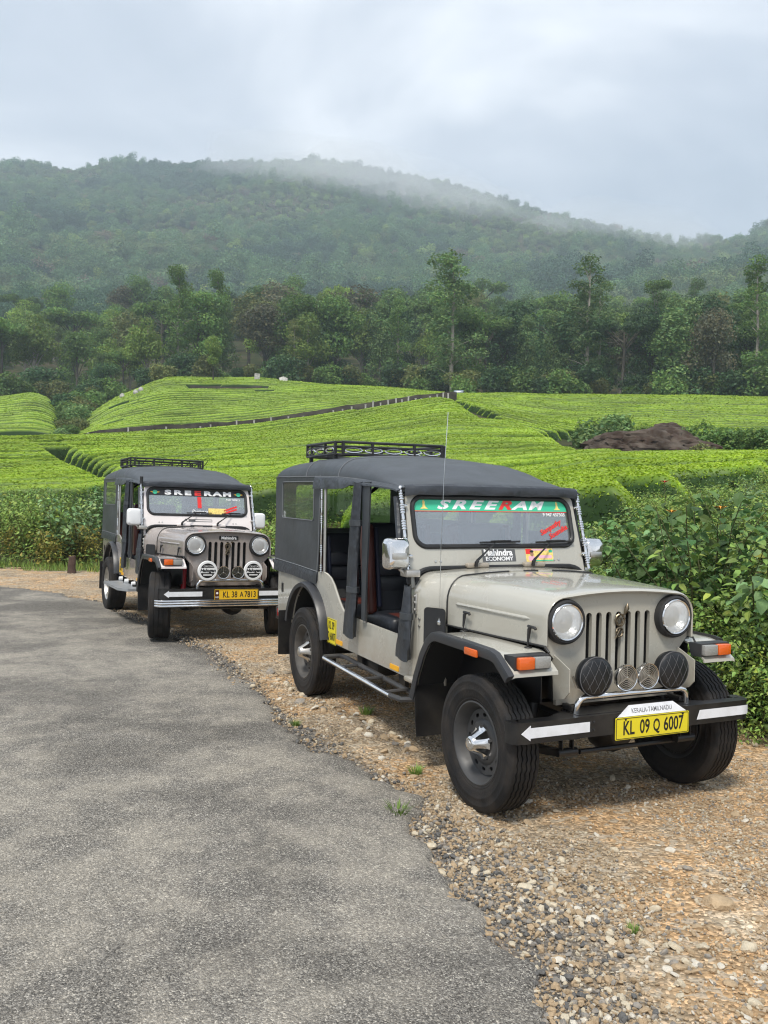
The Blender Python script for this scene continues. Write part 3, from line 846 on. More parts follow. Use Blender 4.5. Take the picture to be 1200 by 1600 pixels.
# the rest of the forest edge
rgf = np.random.default_rng(99)
KINDS = [('round', 31, 'mid', M_BARK, 'mid green round-crowned tree in the forest behind the tea'), ('round', 32, 'olive', M_BARK, 'olive round-crowned tree in the forest behind the tea'),
         ('dense', 33, 'dark', M_BARK, 'dark dense tree in the forest behind the tea'), ('dense', 34, 'mid', M_BARK, 'bushy green tree in the forest'),
         ('umbrella', 35, 'mid', M_BARK, 'flat-topped green tree in the forest behind the tea'), ('feather', 36, 'feather', M_BARK, 'upright feathery tree in the forest behind the tea'),
         ('tall', 37, 'mid', M_BARK_PALE, 'slim tall tree in the forest'), ('round', 38, 'brown', M_BARK, 'brown-tinged round tree in the forest behind the tea'), ('round', 39, 'light', M_BARK_PALE, 'light green round tree in the forest behind the tea')]
def WHERE(u):
    for lim, t_ in ((60, 'far left'), (160, 'above the left thicket'), (240, 'above the rear jeep cab'), (331, 'left of the lone hilltop tree'), (400, 'left of the white board'), (470, 'above the white shelter'), (540, 'above the front jeep rack'), (620, 'above the post line'), (705, 'left of the tall feathery tree'), (780, 'right of the tall feathery tree'), (850, 'midway between the two tallest trees'), (915, 'left of the tall tufted tree'), (975, 'beside the almost black tree'), (1045, 'behind the wide feathery tree'), (1110, 'left of the patchy brown tree'), (1180, 'right of the patchy brown tree')):
        if u < lim: return t_
    return 'far right'
for r_base, du, u0, u1, hh, wts in ((137, 36, 715, 1260, 13.5, (3, 1.5, 1.6, 3, 1.2, 4, 1.3, 0.3, 1.6)), (156, 38, 160, 1260, 14.5, (3, 2, 1.8, 3, 2, 2.4, 1.2, 0.5, 1.8)),
                                    (172, 50, -80, 1270, 16, (3, 2, 2, 3, 2, 2.4, 1.0, 0.5, 1.8)), (194, 54, -80, 1270, 17, (3, 2, 2, 3, 2, 2.4, 1.2, 0.7, 1.6)), (222, 62, -90, 1280, 17.5, (3, 2, 3, 2, 2, 2, 1, 1.2, 1.2)),
                                    (246, 64, -90, 1290, 17.5, (3, 2, 3, 2, 2, 2, 1, 1.2, 1.2)), (272, 66, -90, 1290, 17.5, (3, 2, 3, 2, 2, 2, 1, 1.2, 1.2))):
    u = u0
    while u < u1:
        k = int(rgf.choice(len(KINDS), p=np.array(wts) / sum(wts)))
        kd, sd_, lf, bk, lb = KINDS[k]
        h = hh * (0.82 + 0.36 * rgf.random()) * (1.22 if kd == 'tall' else 1.0)
        r = r_base + 9 * rgf.random()
        if 60 < u < 230 and r_base < 170: h *= 0.55
        if u < 330 and r_base > 165: h *= 0.82
        uu = u + 14 * rgf.normal()
        lb = lb.split(' in the forest')[0].split(', in')[0] + ', ' + {137: 'front row', 156: 'second row', 172: 'third row', 194: 'fourth row', 222: 'fifth row', 246: 'sixth row', 272: 'back row'}[r_base] + ' of the forest, ' + WHERE(uu)
        plant_tree(kd, sd_, lf, bk, uu, r, h, lb, 'forest trees behind the tea', wide=0.82 + 0.3 * rgf.random(), rz=rgf.random() * 6.28)
        u += du * (0.75 + 0.5 * rgf.random())
# shrubs along the foot of the forest
for i in range(46):
    u = 20 + 1200 * (i + rgf.random()) / 46
    r = (126 if u > 705 else 146 if u > 150 else 152) + 5 * rgf.random()
    plant_tree('shrub', 41 + i % 3, ('mid', 'dark', 'olive')[i % 3], M_BARK, u, r, 2.6 + 2.6 * rgf.random(), ('leafy green', 'dark', 'olive')[i % 3] + ' low shrub at the foot of the forest, ' + WHERE(u), 'shrubs at the forest foot', wide=1.1, rz=rgf.random() * 6.28)

# ---- the wooded mountainside: one mass
def canopy_proto(seed, leaf, n=1500, size=0.66, tall=1.0):
    rg = np.random.default_rng(seed)
    blobs = [(0, 0, 4.0 * tall, 3.0, 3.0, 3.2 * tall)]
    for k in range(7):
        a = rg.random() * 6.283; ra = 1.6 + 1.9 * rg.random(); s = 1.4 + 1.2 * rg.random()
        blobs.append((ra * math.cos(a), ra * math.sin(a), (2.5 + 4.5 * rg.random()) * tall, s, s, s * 0.9 * tall))
    C, D, wh = crown_points(blobs, n, rg, 0.8)
    V, F = leaves(C, D * 0.8 + rg.normal(size=D.shape) * 0.45 + np.array([0, 0, 0.4]), size * (0.6 + 0.8 * rg.random(n)), rg, 0.75)
    tb = 0.75 + 0.5 * rg.random(n); hue = rg.normal(size=n) * 0.08
    tint = np.stack([tb * (1 + hue), tb, tb * (1 - hue)], -1)
    return npmesh('canopy', V, F, [LEAF['far_' + leaf]], attrs={'tint': np.repeat(tint, 4, 0)})
for k_, c_ in dict(dark=(0.072, 0.140, 0.078), mid=(0.120, 0.220, 0.092), olive=(0.16, 0.225, 0.092), feather=(0.15, 0.25, 0.11), light=(0.24, 0.34, 0.10), brown=(0.19, 0.165, 0.11)).items():
    LEAF['far_' + k_] = leaf_mat('far_leaf_' + k_, c_, jitter=0.22)
CAN = [canopy_proto(61, 'dark'), canopy_proto(62, 'mid'), canopy_proto(63, 'olive'), canopy_proto(64, 'feather', tall=1.25), canopy_proto(65, 'light'), canopy_proto(66, 'brown'), canopy_proto(67, 'mid', tall=1.4), canopy_proto(68, 'dark', tall=0.8)]
rgm = np.random.default_rng(5)
NN = 19000
ra = np.sqrt(284 ** 2 + (1240 ** 2 - 284 ** 2) * rgm.random(NN) ** 1.12); aa = R(-31) + R(62) * rgm.random(NN)
X, Y = ra * np.sin(aa), ra * np.cos(aa); Z = hill(X, Y)
el = (Z - CAM_Z) / ra
patch = fbm(X / 120, Y / 150, 51, 3); patch2 = fbm(X / 28, Y / 30, 57, 2)
up = np.clip((ra - 450) / 500, 0, 1)
scl_ = (0.70 + 0.95 * rgm.random(NN)) * (1.15 - 0.40 * up) * np.where(patch > 0.22, 0.75, 1.0) * np.where(rgm.random(NN) < 0.05, 1.4, 1.0)
scl_ = np.where(ra < 520, np.minimum(scl_, 0.72 + 0.4 * np.clip((ra - 284) / 236, 0, 1)), scl_)
pk = np.zeros(NN, int); q = patch * 2.1 + patch2 * 0.7 + 0.20 * rgm.normal(size=NN) + 0.10
pk = np.select([q < -0.35, q < -0.12, q < 0.05, q < 0.22, q < 0.42], [0, 7, 1, 6, 3], 2)
pk = np.where(rgm.random(NN) < 0.04 + 0.10 * np.clip(q, 0, 1), 4, pk); pk = np.where(rgm.random(NN) < 0.03, 5, pk)
rot = np.stack([np.zeros(NN), np.zeros(NN), rgm.random(NN) * 6.283], -1)
W = scatter('mountain_forest', np.stack([X, Y, Z - 0.6], -1), rot, np.stack([scl_ * (0.9 + 0.3 * rgm.random(NN)), scl_, scl_ * (0.8 + 0.5 * rgm.random(NN))], -1), pk, CAN)
tag(W, 'dense green forest covering the whole misty mountainside', 'forest', kind='stuff')

# ------------------------------------------------------------------ tea
def tea_mat():
    mt = leaf_mat('tea_leaf', (0.30, 0.43, 0.028), rough=0.5, trans=0.22, jitter=0.05, spec=0.35)
    t = mt.node_tree; N = t.nodes; L = t.links
    g = N.new('ShaderNodeNewGeometry')
    n1 = N.new('ShaderNodeTexNoise'); n1.inputs['Scale'].default_value = 7.0; n1.inputs['Detail'].default_value = 6; n1.inputs['Roughness'].default_value = 0.7
    L.new(g.outputs['Position'], n1.inputs['Vector'])
    n2 = N.new('ShaderNodeTexNoise'); n2.inputs['Scale'].default_value = 0.22; n2.inputs['Detail'].default_value = 4
    L.new(g.outputs['Position'], n2.inputs['Vector'])
    def mr(s, a, b):
        m_ = N.new('ShaderNodeMapRange'); m_.inputs[1].default_value = 0.3; m_.inputs[2].default_value = 0.7; m_.inputs[3].default_value = a; m_.inputs[4].default_value = b
        L.new(s, m_.inputs[0]); return m_.outputs[0]
    mul = N.new('ShaderNodeMath'); mul.operation = 'MULTIPLY'; L.new(mr(n1.outputs[0], 0.78, 1.2), mul.inputs[0]); L.new(mr(n2.outputs[0], 0.66, 1.26), mul.inputs[1])
    at = [n for n in N if n.type == 'ATTRIBUTE'][0]; mx = at.outputs[0].links[0].to_node
    m3 = N.new('ShaderNodeMix'); m3.data_type = 'RGBA'; m3.blend_type = 'MULTIPLY'; m3.inputs[0].default_value = 1
    L.new(at.outputs[0], m3.inputs[6]); L.new(mul.outputs[0], m3.inputs[7]); L.new(m3.outputs[2], mx.inputs[7])
    return mt
M_TEA = tea_mat()
rgt = np.random.default_rng(12)
AZU = lambda u: bearing(u)[0]
def tea_rows(name_label, group, r0, r1, spacing, ustep, valid, wob, seed, hgt=0.62, gap=0.2, u_lo=-220, u_hi=1400, tuft=1.0, gapu=None):
    """clipped hedges following the contour; each unbroken run of a row is one hedge"""
    a_lo, a_hi = bearing(u_lo)[0], bearing(u_hi)[0]
    count = 0
    k = 0; rk = r0
    while rk < r1:
        step = max(0.10, rk * ustep)
        na = int((a_hi - a_lo) * rk / step)
        az = np.linspace(a_lo, a_hi, na)
        rc = rk + wob(az, rk)
        ok = valid(az, rc)
        # random short breaks where pickers walk through
        s_arc = az * rk
        brk = vnoise(s_arc / 2.2 + seed * 7, np.full(na, k * 3.7), seed + 3) > 0.485
        ok = ok & ~brk
        edges = np.flatnonzero(np.diff(np.concatenate([[0], ok.astype(int), [0]])))
        runs = [(a, b) for a, b in zip(edges[::2], edges[1::2]) if (b - a) * step >= 2.5]
        for ri, (a, b) in enumerate(runs):
            if (b - a) * step < 2.5: continue
            A = az[a:b]; C = rc[a:b]; m_ = b - a
            gp = gap * np.clip(1.0 + 1.1 * vnoise(A * rk / 3.5, np.full(m_, k * 1.9), seed + 9), 0.35, 1.9)
            if gapu: gp = gp * np.interp(A, [AZU(q_) for q_ in gapu[0]], gapu[1])
            w = spacing - gp
            tt = np.array([-1.0, -0.965, -0.88, -0.6, -0.2, 0.2, 0.6, 0.88, 0.965, 1.0])
            prof = np.array([-0.12, 0.72, 0.92, 0.985, 1.0, 1.0, 0.985, 0.92, 0.72, -0.12])
            Rr = C[:, None] + tt[None, :] * w[:, None] * 0.5
            Rr = Rr + 0.03 * spacing * vnoise((A * rk)[:, None] / 0.45 + tt[None, :] * 3, np.full(Rr.shape, k * 5.1), seed + 1)
            endf = np.clip(np.minimum(np.arange(m_), m_ - 1 - np.arange(m_)) * step / 0.5, 0, 1) ** 0.5
            Xg, Yg = Rr * np.sin(A)[:, None], Rr * np.cos(A)[:, None]
            n1 = vnoise(Xg / 0.55, Yg / 0.55, seed + 4) + 0.6 * vnoise(Xg / 0.2, Yg / 0.2, seed + 5)
            G_ = hill(C * np.sin(A), C * np.cos(A))
            slope = (hill((C + 0.5) * np.sin(A), (C + 0.5) * np.cos(A)) - hill((C - 0.5) * np.sin(A), (C - 0.5) * np.cos(A)))
            base = G_[:, None] + slope[:, None] * (Rr - C[:, None])
            Zg = base + (hgt * prof[None, :] + 0.035 * n1 * np.clip(prof, 0, 1)[None, :]) * endf[:, None]
            Zg[[0, -1]] = base[[0, -1]] - 0.1
            V = np.stack([Xg, Yg, Zg], -1).reshape(-1, 3); n = len(tt)
            i, j = np.meshgrid(np.arange(m_ - 1), np.arange(n - 1), indexing='ij'); q = (i * n + j).ravel()
            F = np.stack([q, q + 1, q + n + 1, q + n], -1)
            F = np.concatenate([F[:, [0, 1, 2]], F[:, [0, 2, 3]]])
            flush_shade = np.array([[0.07, 0.13, 0.4], [0.10, 0.17, 0.4], [0.52, 0.62, 0.75], [0.92, 0.94, 0.95], [1, 1, 1]])  # pale young tops; old-leaf flanks darkened further, row-gap shade painted in
            flush_shade = np.concatenate([flush_shade, flush_shade[::-1]])
            tint = np.repeat(flush_shade[None], m_, 0).reshape(-1, 3) * (0.92 + 0.16 * rgt.random((m_ * n, 1)))
            # young shoots standing over the clipped surface
            L_ = m_ * step; size = max(0.05, 0.0021 * rk)
            ntuft = int(L_ * spacing * tuft * min(110, 0.45 / size ** 2))
            fi = rgt.random(ntuft) * (m_ - 1.001); ii = fi.astype(int); ff = fi - ii
            tj = rgt.random(ntuft) * 1.72 - 0.86; jj = np.clip(np.searchsorted(tt, tj) - 1, 0, n - 2); fj = (tj - tt[jj]) / (tt[jj + 1] - tt[jj])
            G3 = V.reshape(m_, n, 3)
            def bl(i_, j_): return G3[i_, j_]
            Cc = (bl(ii, jj) * (1 - ff)[:, None] + bl(ii + 1, jj) * ff[:, None]) * (1 - fj)[:, None] + (bl(ii, jj + 1) * (1 - ff)[:, None] + bl(ii + 1, jj + 1) * ff[:, None]) * fj[:, None]
            nr = rgt.normal(size=(ntuft, 3)) * 0.22 + np.array([0, -0.1, 1.0])
            V2, F2 = leaves(Cc + np.array([0, 0, 0.004]), nr, size * (0.7 + 0.7 * rgt.random(ntuft)), rgt, 0.6)
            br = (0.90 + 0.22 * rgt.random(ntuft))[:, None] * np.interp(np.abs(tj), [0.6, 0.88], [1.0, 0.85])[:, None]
            t2 = br * np.array([1.0, 1.0, 1.0]) * np.stack([1 + 0.10 * rgt.normal(size=ntuft), np.ones(ntuft), np.ones(ntuft)], -1)
            if rk < 74:          # leafy relief over top and flanks
                s3 = max(0.075, 0.0026 * rk); n3 = int(L_ * spacing * (420 if rk < 20 else 230 if rk < 26 else 150 if rk < 36 else 45))
                fi = rgt.random(n3) * (m_ - 1.001); ii = fi.astype(int); ff = fi - ii
                pw = np.array([3.2, 1.2, 1.2, 1.2, 1.2, 1.2, 1.2, 0.8, 0.4]) if rk < 22 else np.array([4, 1.5, 0.3, 0.1, 0.1, 0.1, 0.1, 0.1, 0.1])
                jj = rgt.choice(n - 1, n3, p=pw / pw.sum()); fj = rgt.random(n3)
                C3 = (bl(ii, jj) * (1 - ff)[:, None] + bl(ii + 1, jj) * ff[:, None]) * (1 - fj)[:, None] + (bl(ii, jj + 1) * (1 - ff)[:, None] + bl(ii + 1, jj + 1) * ff[:, None]) * fj[:, None]
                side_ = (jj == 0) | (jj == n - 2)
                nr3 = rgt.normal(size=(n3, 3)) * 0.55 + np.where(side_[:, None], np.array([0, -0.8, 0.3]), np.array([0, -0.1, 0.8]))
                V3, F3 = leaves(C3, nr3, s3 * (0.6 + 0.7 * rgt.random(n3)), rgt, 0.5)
                b3 = (0.7 + 0.6 * rgt.random(n3))[:, None] * np.where(side_[:, None], np.array([0.16, 0.24, 0.4]), np.array([1.0, 1.0, 1.0]))  # flank leaves: darker green plus the painted shade of the row gap
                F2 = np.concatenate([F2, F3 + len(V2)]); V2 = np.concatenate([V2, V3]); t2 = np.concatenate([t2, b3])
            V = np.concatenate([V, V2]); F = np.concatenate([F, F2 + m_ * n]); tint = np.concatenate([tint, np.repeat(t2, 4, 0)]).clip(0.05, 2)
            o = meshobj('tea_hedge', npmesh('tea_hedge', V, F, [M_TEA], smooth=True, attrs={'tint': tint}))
            um = 600 + FPX * math.tan(float(A.mean()))
            part_ = '' if len(runs) == 1 else ', ' + (nth(ri + 1) + ' stretch from the left' if len(runs) > 2 else ('left stretch' if ri == 0 else 'right stretch'))
            tag(o, nth(k + 1) + ' ' + name_label + part_, 'tea hedge', group); count += 1
        rk += spacing; k += 1
    return count
def interp_u(us, vs):
    a = [AZU(u) for u in us]; return lambda az: np.interp(az, a, vs)
near_r = interp_u([-220, 0, 170, 250, 400, 500, 600, 705, 780, 850, 950, 1050, 1200, 1400], [25.5, 25.5, 24.5, 23.5, 20.5, 18.5, 16.5, 15.0, 13.5, 12.5, 12.0, 15.5, 17.5, 17.5])
crest_r = interp_u([-220, 0, 170, 400, 500, 600, 700, 720, 780, 840, 900, 950, 1000, 1400], [67, 67, 69, 71, 71.5, 72, 72, 66, 51, 45, 33, 27.5, 26.5, 26.0])
def wob1(az, rk): return 1.1 * fbm(az * 9, az * 0 + rk / 26, 71, 2) + 2.6 * np.sin(az * 4.0 + 0.5) * np.clip((rk - 18) / 30, 0, 1) + 0.35 * vnoise(az * rk / 4.0, az * 0 + rk * 0.05, 72)
path_u = interp_u([0, 1200], [0, 1200])
def valid1(az, r):
    v = (r > near_r(az) + 1.2 * vnoise(az * 40, az * 0, 5)) & (r < crest_r(az) - 0.8)
    # a picker's path climbing from the left verge to the crest
    pr = np.interp(az, [AZU(60), AZU(85), AZU(120), AZU(165), AZU(185)], [62, 50, 41, 33, 28])
    return v & ~((az > AZU(60)) & (az < AZU(185)) & (np.abs(r - pr) < 0.75))
n_a = tea_rows('tea hedge up the near slope behind the jeeps', 'tea hedges on the near slope', 12.6, 72, 1.78, 0.0052, valid1, wob1, 3, gap=0.70, gapu=([-200, 120, 230, 420, 700, 1000], [1.7, 1.7, 1.5, 1.3, 1.15, 1.0]), hgt=0.8)
# the farther hill beyond the post line
lo_b = interp_u([-200, 98, 104, 170, 250, 705, 712, 1400], [999, 999, 86, 78, 77, 77, 999, 999])
hi_b = interp_u([-200, 98, 104, 170, 250, 400, 705, 712], [0, 0, 112, 124, 134, 134, 132, 0])
def wob2(az, rk): return 4.0 * np.sin((az - AZU(330)) * 6) * np.clip((rk - 75) / 40, 0, 1) + 1.5 * fbm(az * 10, az * 0 + rk / 40, 81, 2)
def valid2(az, r):
    ter = (az > AZU(298)) & (az < AZU(405)) & (np.abs(r - 116) < 2.2)          # bare terrace on the hill
    edge = np.abs(r - np.interp(az, [AZU(170), AZU(180), AZU(190)], [84, 97, 116])) < 0.9
    return (r > lo_b(az)) & (r < hi_b(az)) & ~ter & ~(edge & (az > AZU(168)) & (az < AZU(192)))
n_b = tea_rows('tea hedge up the far hill from the post line', 'tea hedges on the far hill', 76, 136, 1.75, 0.0058, valid2, wob2, 5, hgt=0.68, gap=0.74, tuft=0.9)
# terraces at the far left
lo_c = interp_u([-220, 95, 104, 1400], [88, 92, 999, 999]); hi_c = interp_u([-220, 40, 95, 104], [148, 146, 136, 0])
def wob3(az, rk): return 3.0 * np.sin((az - AZU(0)) * 7 + 1) + 1.0 * fbm(az * 12, az * 0 + rk / 40, 91, 2)
n_c = tea_rows('tea hedge up the low terraced hill at far left', 'tea hedges on the left terraces', 88, 150, 2.6, 0.0058, lambda az, r: (r > lo_c(az)) & (r < hi_c(az)), wob3, 7, hgt=0.8, gap=1.0, u_hi=130, tuft=0.9)
# right-hand field behind the boulders
lo_d = interp_u([-220, 690, 700, 780, 850, 900, 950, 1050, 1200, 1400], [999, 999, 74, 58, 56, 60, 64, 62, 46, 46]); hi_d = interp_u([-220, 690, 700, 780, 1400], [0, 0, 112, 116, 116])
def wob4(az, rk): return -5.0 * np.sin((az - AZU(760)) * 5) * np.clip((110 - rk) / 40, 0, 1) + 1.3 * fbm(az * 10, az * 0 + rk / 30, 101, 2)
n_d = tea_rows('tea hedge up the right field behind the boulder', 'tea hedges on the right field', 46, 118, 1.55, 0.0056, lambda az, r: (r > lo_d(az)) & (r < hi_d(az)), wob4, 11, gap=0.74, u_lo=680, tuft=0.9)
print('tea hedges', n_a, n_b, n_c, n_d)

# ------------------------------------------------------------------ verge thicket
LEAF['broad'] = leaf_mat('leaf_broad', (0.12, 0.225, 0.072), rough=0.55, trans=0.28, jitter=0.3, spec=0.3)
LEAF['weed'] = leaf_mat('leaf_weed', (0.22, 0.325, 0.08), rough=0.55, trans=0.3, jitter=0.2)
LEAF['bluish'] = leaf_mat('leaf_bluish', (0.18, 0.285, 0.125), rough=0.52, trans=0.25, jitter=0.25, spec=0.35)
LEAF['copper'] = leaf_mat('leaf_copper', (0.27, 0.25, 0.055), rough=0.5, trans=0.3, jitter=0.15)
LEAF['grass'] = leaf_mat('leaf_grass', (0.19, 0.30, 0.06), rough=0.55, trans=0.3, jitter=0.2)
M_STEM = pmat('green_stem', (0.10, 0.105, 0.045), 0.7, spec=0.2, var=0.25)
M_PETAL_W = pmat('white_petal', (0.75, 0.75, 0.72), 0.6)
M_PETAL_O = pmat('orange_petal', (0.75, 0.30, 0.03), 0.6)
M_PETAL_R = pmat('red_petal', (0.60, 0.05, 0.03), 0.6)

def bush_proto(kind, seed):
    rg = np.random.default_rng(seed)
    cfg = dict(broad=(12, 1.65, 0.70, 52, 0.108, 0.70), weed=(24, 1.05, 0.62, 80, 0.062, 0.55), bluish=(13, 1.55, 0.64, 56, 0.104, 0.74), copper=(14, 1.0, 0.50, 60, 0.085, 0.5), herb=(13, 0.45, 0.38, 40, 0.060, 0.5), tall=(8, 2.1, 0.52, 52, 0.13, 0.72))[kind]
    ns, H, spread, nl, ls, asp = cfg
    SV, SF, off = [], [], 0; C, Nn, Sp, Sz = [], [], [], []
    for s in range(ns):
        a = rg.random() * 6.283; lean = spread * (0.25 + 0.85 * rg.random()); h = H * (0.55 + 0.5 * rg.random())
        dx, dy = math.cos(a), math.sin(a); b0 = 0.16 * rg.normal(size=2)
        ts = np.linspace(0, 1, 7)
        bend = ts ** 1.7
        wig = 0.03 * np.cumsum(rg.normal(size=(7, 2)), 0)
        pts = np.stack([b0[0] + dx * lean * bend + wig[:, 0], b0[1] + dy * lean * bend + wig[:, 1], -0.12 + (h + 0.12) * ts * (1 - 0.12 * ts * lean)], -1)
        v, f = cyl_np(pts, 0.009 * (1 - 0.75 * ts) * (1.5 if H > 1.4 else 1.0), 5); SV.append(v); SF.append(f + off); off += len(v)
        f0 = 0.12 if kind in ('weed', 'herb', 'copper') else 0.22
        t = f0 + (1 - f0) * np.sort(rg.random(nl)) ** 0.85
        c = np.stack([np.interp(t, ts, pts[:, i]) for i in range(3)], -1)
        la = rg.random(nl) * 6.283
        od = np.stack([np.cos(la), np.sin(la), 0.15 + 0.5 * rg.random(nl)], -1)
        reach = (0.07 + 0.26 * rg.random(nl) * (1.15 - 0.6 * t)) * (1.0 if H > 0.6 else 0.5)
        C.append(c + od * reach[:, None]); Nn.append(np.array([0, 0, 1.0]) + 0.45 * rg.normal(size=(nl, 3)) + 0.35 * od); Sp.append(od + 0.3 * rg.normal(size=(nl, 3)) - np.array([0, 0, 0.35])); Sz.append(ls * (0.35 + 1.0 * rg.random(nl)))
    C = np.concatenate(C); Nn = np.concatenate(Nn); Sp = np.concatenate(Sp); Sz = np.concatenate(Sz)
    V, F = leaves6(C, Nn, Sz, rg, asp, 0.22, Sp)
    n = len(C); tb = 0.55 + 0.9 * rg.random(n); yl = np.where(rg.random(n) < 0.10, 1.5, 1.0)
    tint = np.stack([tb * yl * (1 + 0.1 * rg.normal(size=n)), tb * (0.5 + 0.5 * yl), tb * 0.95], -1).clip(0.2, 2.2)
    return (np.concatenate(SV), np.concatenate(SF)), (V, F, np.repeat(tint, 7, 0)), C

BUSH = {}
def bush_meshes(kind, seed, leaf):
    key = (kind, seed, leaf)
    if key not in BUSH:
        (sv, sf), (V, F, tint), C = bush_proto(kind, seed)
        BUSH[key] = (npmesh('stems', sv, sf, [M_STEM], smooth=True), npmesh('foliage', V, F, [LEAF[leaf]], attrs={'tint': tint}), C)
    return BUSH[key]
BN = dict(broad='broad_leaved_shrub', weed='weedy_shrub', bluish='broad_leaved_shrub', copper='copper_leaved_shrub', herb='low_weed', tall='tall_weed')
def plant_bush(kind, seed, leaf, x, y, s, label, group, sz=1.0):
    z = float(hill(x, y))
    o = empty(BN[kind], (x, y, z - 0.02), random.random() * 6.28); o.scale = (s, s, s * sz)
    tag(o, label, 'shrub' if kind not in ('herb', 'tall') else 'weed', group)
    sm, fm, C = bush_meshes(kind, seed, leaf)
    meshobj('stems', sm, o); meshobj('foliage', fm, o)
    return o, C
# outward direction along the far edge of the verge
_tf = np.gradient(FE, axis=0); _tf /= np.linalg.norm(_tf, axis=1)[:, None]
NO = np.stack([-_tf[:, 1], _tf[:, 0]], -1)
_c = len(FE) // 4
if np.dot(NO[_c], RE[len(RE) // 4] - FE[_c]) > 0: NO = -NO
rgb = np.random.default_rng(77)
def belt(i0, i1, n, d0, d1, region):
    for k in range(n):
        i = int(i0 + (i1 - i0) * (k + rgb.random()) / n); i = min(max(i, 0), len(FE) - 1)
        f = rgb.random(); d = d0 + (d1 - d0) * f
        x, y = FE[i] + NO[i] * d
        az = math.atan2(x, y); r = math.hypot(x, y); u = 600 + FPX * math.tan(az)
        if y < 1.0 or u > 1750 or u < -450: continue
        if region == 'right':
            vt = np.interp(u, [640, 820, 880, 930, 1000, 1100, 1200, 1400], [855, 855, 848, 818, 784, 748, 724, 715])
            if u > 600 and u < 1000 and r > float(near_r(az)) + 0.3: continue
        else:
            vt = np.interp(u, [-400, 0, 160, 300, 430, 560, 700], [750, 752, 752, 765, 780, 800, 850])
            if r > float(near_r(az)) + 0.6: continue
        kd = rgb.choice(['broad', 'weed', 'bluish', 'tall', 'herb'], p=[0.24, 0.34, 0.26, 0.10, 0.06] if region == 'right' else [0.18, 0.44, 0.26, 0.02, 0.10])
        if d < 0.5: kd = rgb.choice(['herb', 'weed'])
        hz = CAM_Z + r * bearing(u, float(vt))[1] - float(hill(x, y))
        if hz < 0.2: continue
        if hz < 0.8: kd = rgb.choice(['weed', 'herb', 'weed'])
        sd_ = 300 + int(rgb.integers(0, 3))
        sc = min(max(hz / dict(broad=1.75, weed=1.15, bluish=1.65, tall=2.2, herb=0.5)[kd], 0.3), 1.45) * (0.72 + 0.36 * rgb.random()) * (0.6 if d < 0.6 else 1.0)
        lf = dict(broad='broad', weed='weed', bluish='bluish', tall='broad', herb='weed')[kd]
        where = ('at the verge edge, ' if d < 0.6 else 'in the front of the thicket, ' if d < 2.0 else 'in the middle of the thicket, ' if d < 3.6 else 'at the back of the thicket, ')
        if region == 'right': where += 'behind the front jeep' if u < 900 else 'below the mossy boulder' if u < 1000 else 'left of the orange flower' if u < 1052 else 'between the two orange flowers' if u < 1128 else 'at the right edge'
        else: where += 'at the left edge' if u < 60 else 'left of the rear jeep' if u < 165 else 'behind the rear jeep' if u < 420 else 'behind the front jeep cab'
        lb = dict(broad='dark broad-leaved shrub ', weed='small-leaved yellowish shrub ', bluish='grey-green broad-leaved shrub ', tall='tall large-leaved weed ', herb='low leafy weed ')[kd] + where
        plant_bush(kd, sd_, lf, x, y, sc, lb, 'thicket plants ' + ('beside the front jeep' if region == 'right' else 'behind the rear jeep'))
i_mid = int(np.argmin(np.abs(np.arctan2(FE[:, 0], FE[:, 1]) - bearing(560)[0])))
belt(0, i_mid, 105, 0.15, 5.6, 'right')
belt(0, i_mid, 60, -0.05, 0.9, 'right')
belt(i_mid, len(FE) - 1, 150, 0.2, 7.2, 'left')
for k in range(60):          # low growth filling the foot of the thicket at right
    u = 1000 + 330 * rgb.random(); a_ = bearing(u)[0]; r = float(r_edge(a_)) + 0.15 + 1.9 * rgb.random() ** 1.3
    kd = 'herb' if rgb.random() < 0.55 else 'weed'
    plant_bush(kd, 300 + k % 3, 'weed' if k % 3 else 'broad', r * math.sin(a_), r * math.cos(a_), (0.9 if kd == 'herb' else 0.55) * (0.8 + 0.6 * rgb.random()), ('low leafy weed' if kd == 'herb' else 'small leafy shrub') + ' at the foot of the thicket, ' + ('by the front jeep bumper' if u < 1150 else 'at the right edge'), 'low growth at the thicket foot')
for k in range(70):          # weeds between the thicket and the first tea hedges
    u = 760 + 480 * rgb.random(); a_ = bearing(u)[0]; r = float(near_r(a_)) + 0.5 - 3.2 * rgb.random()
    kd = ('weed', 'herb', 'weed', 'bluish')[k % 4]
    plant_bush(kd, 300 + k % 3, 'weed' if k % 4 < 3 else 'bluish', r * math.sin(a_), r * math.cos(a_), (0.55 if kd != 'herb' else 1.1) * (0.75 + 0.5 * rgb.random()) * (0.6 if kd == 'bluish' else 1.0), ('grey-green' if kd == 'bluish' else 'yellowish') + ' weed below the first tea hedges, ' + ('left of the mossy boulder' if u < 955 else 'beside the mossy boulder' if u < 1040 else 'right of the mossy boulder'), 'weeds between thicket and tea')
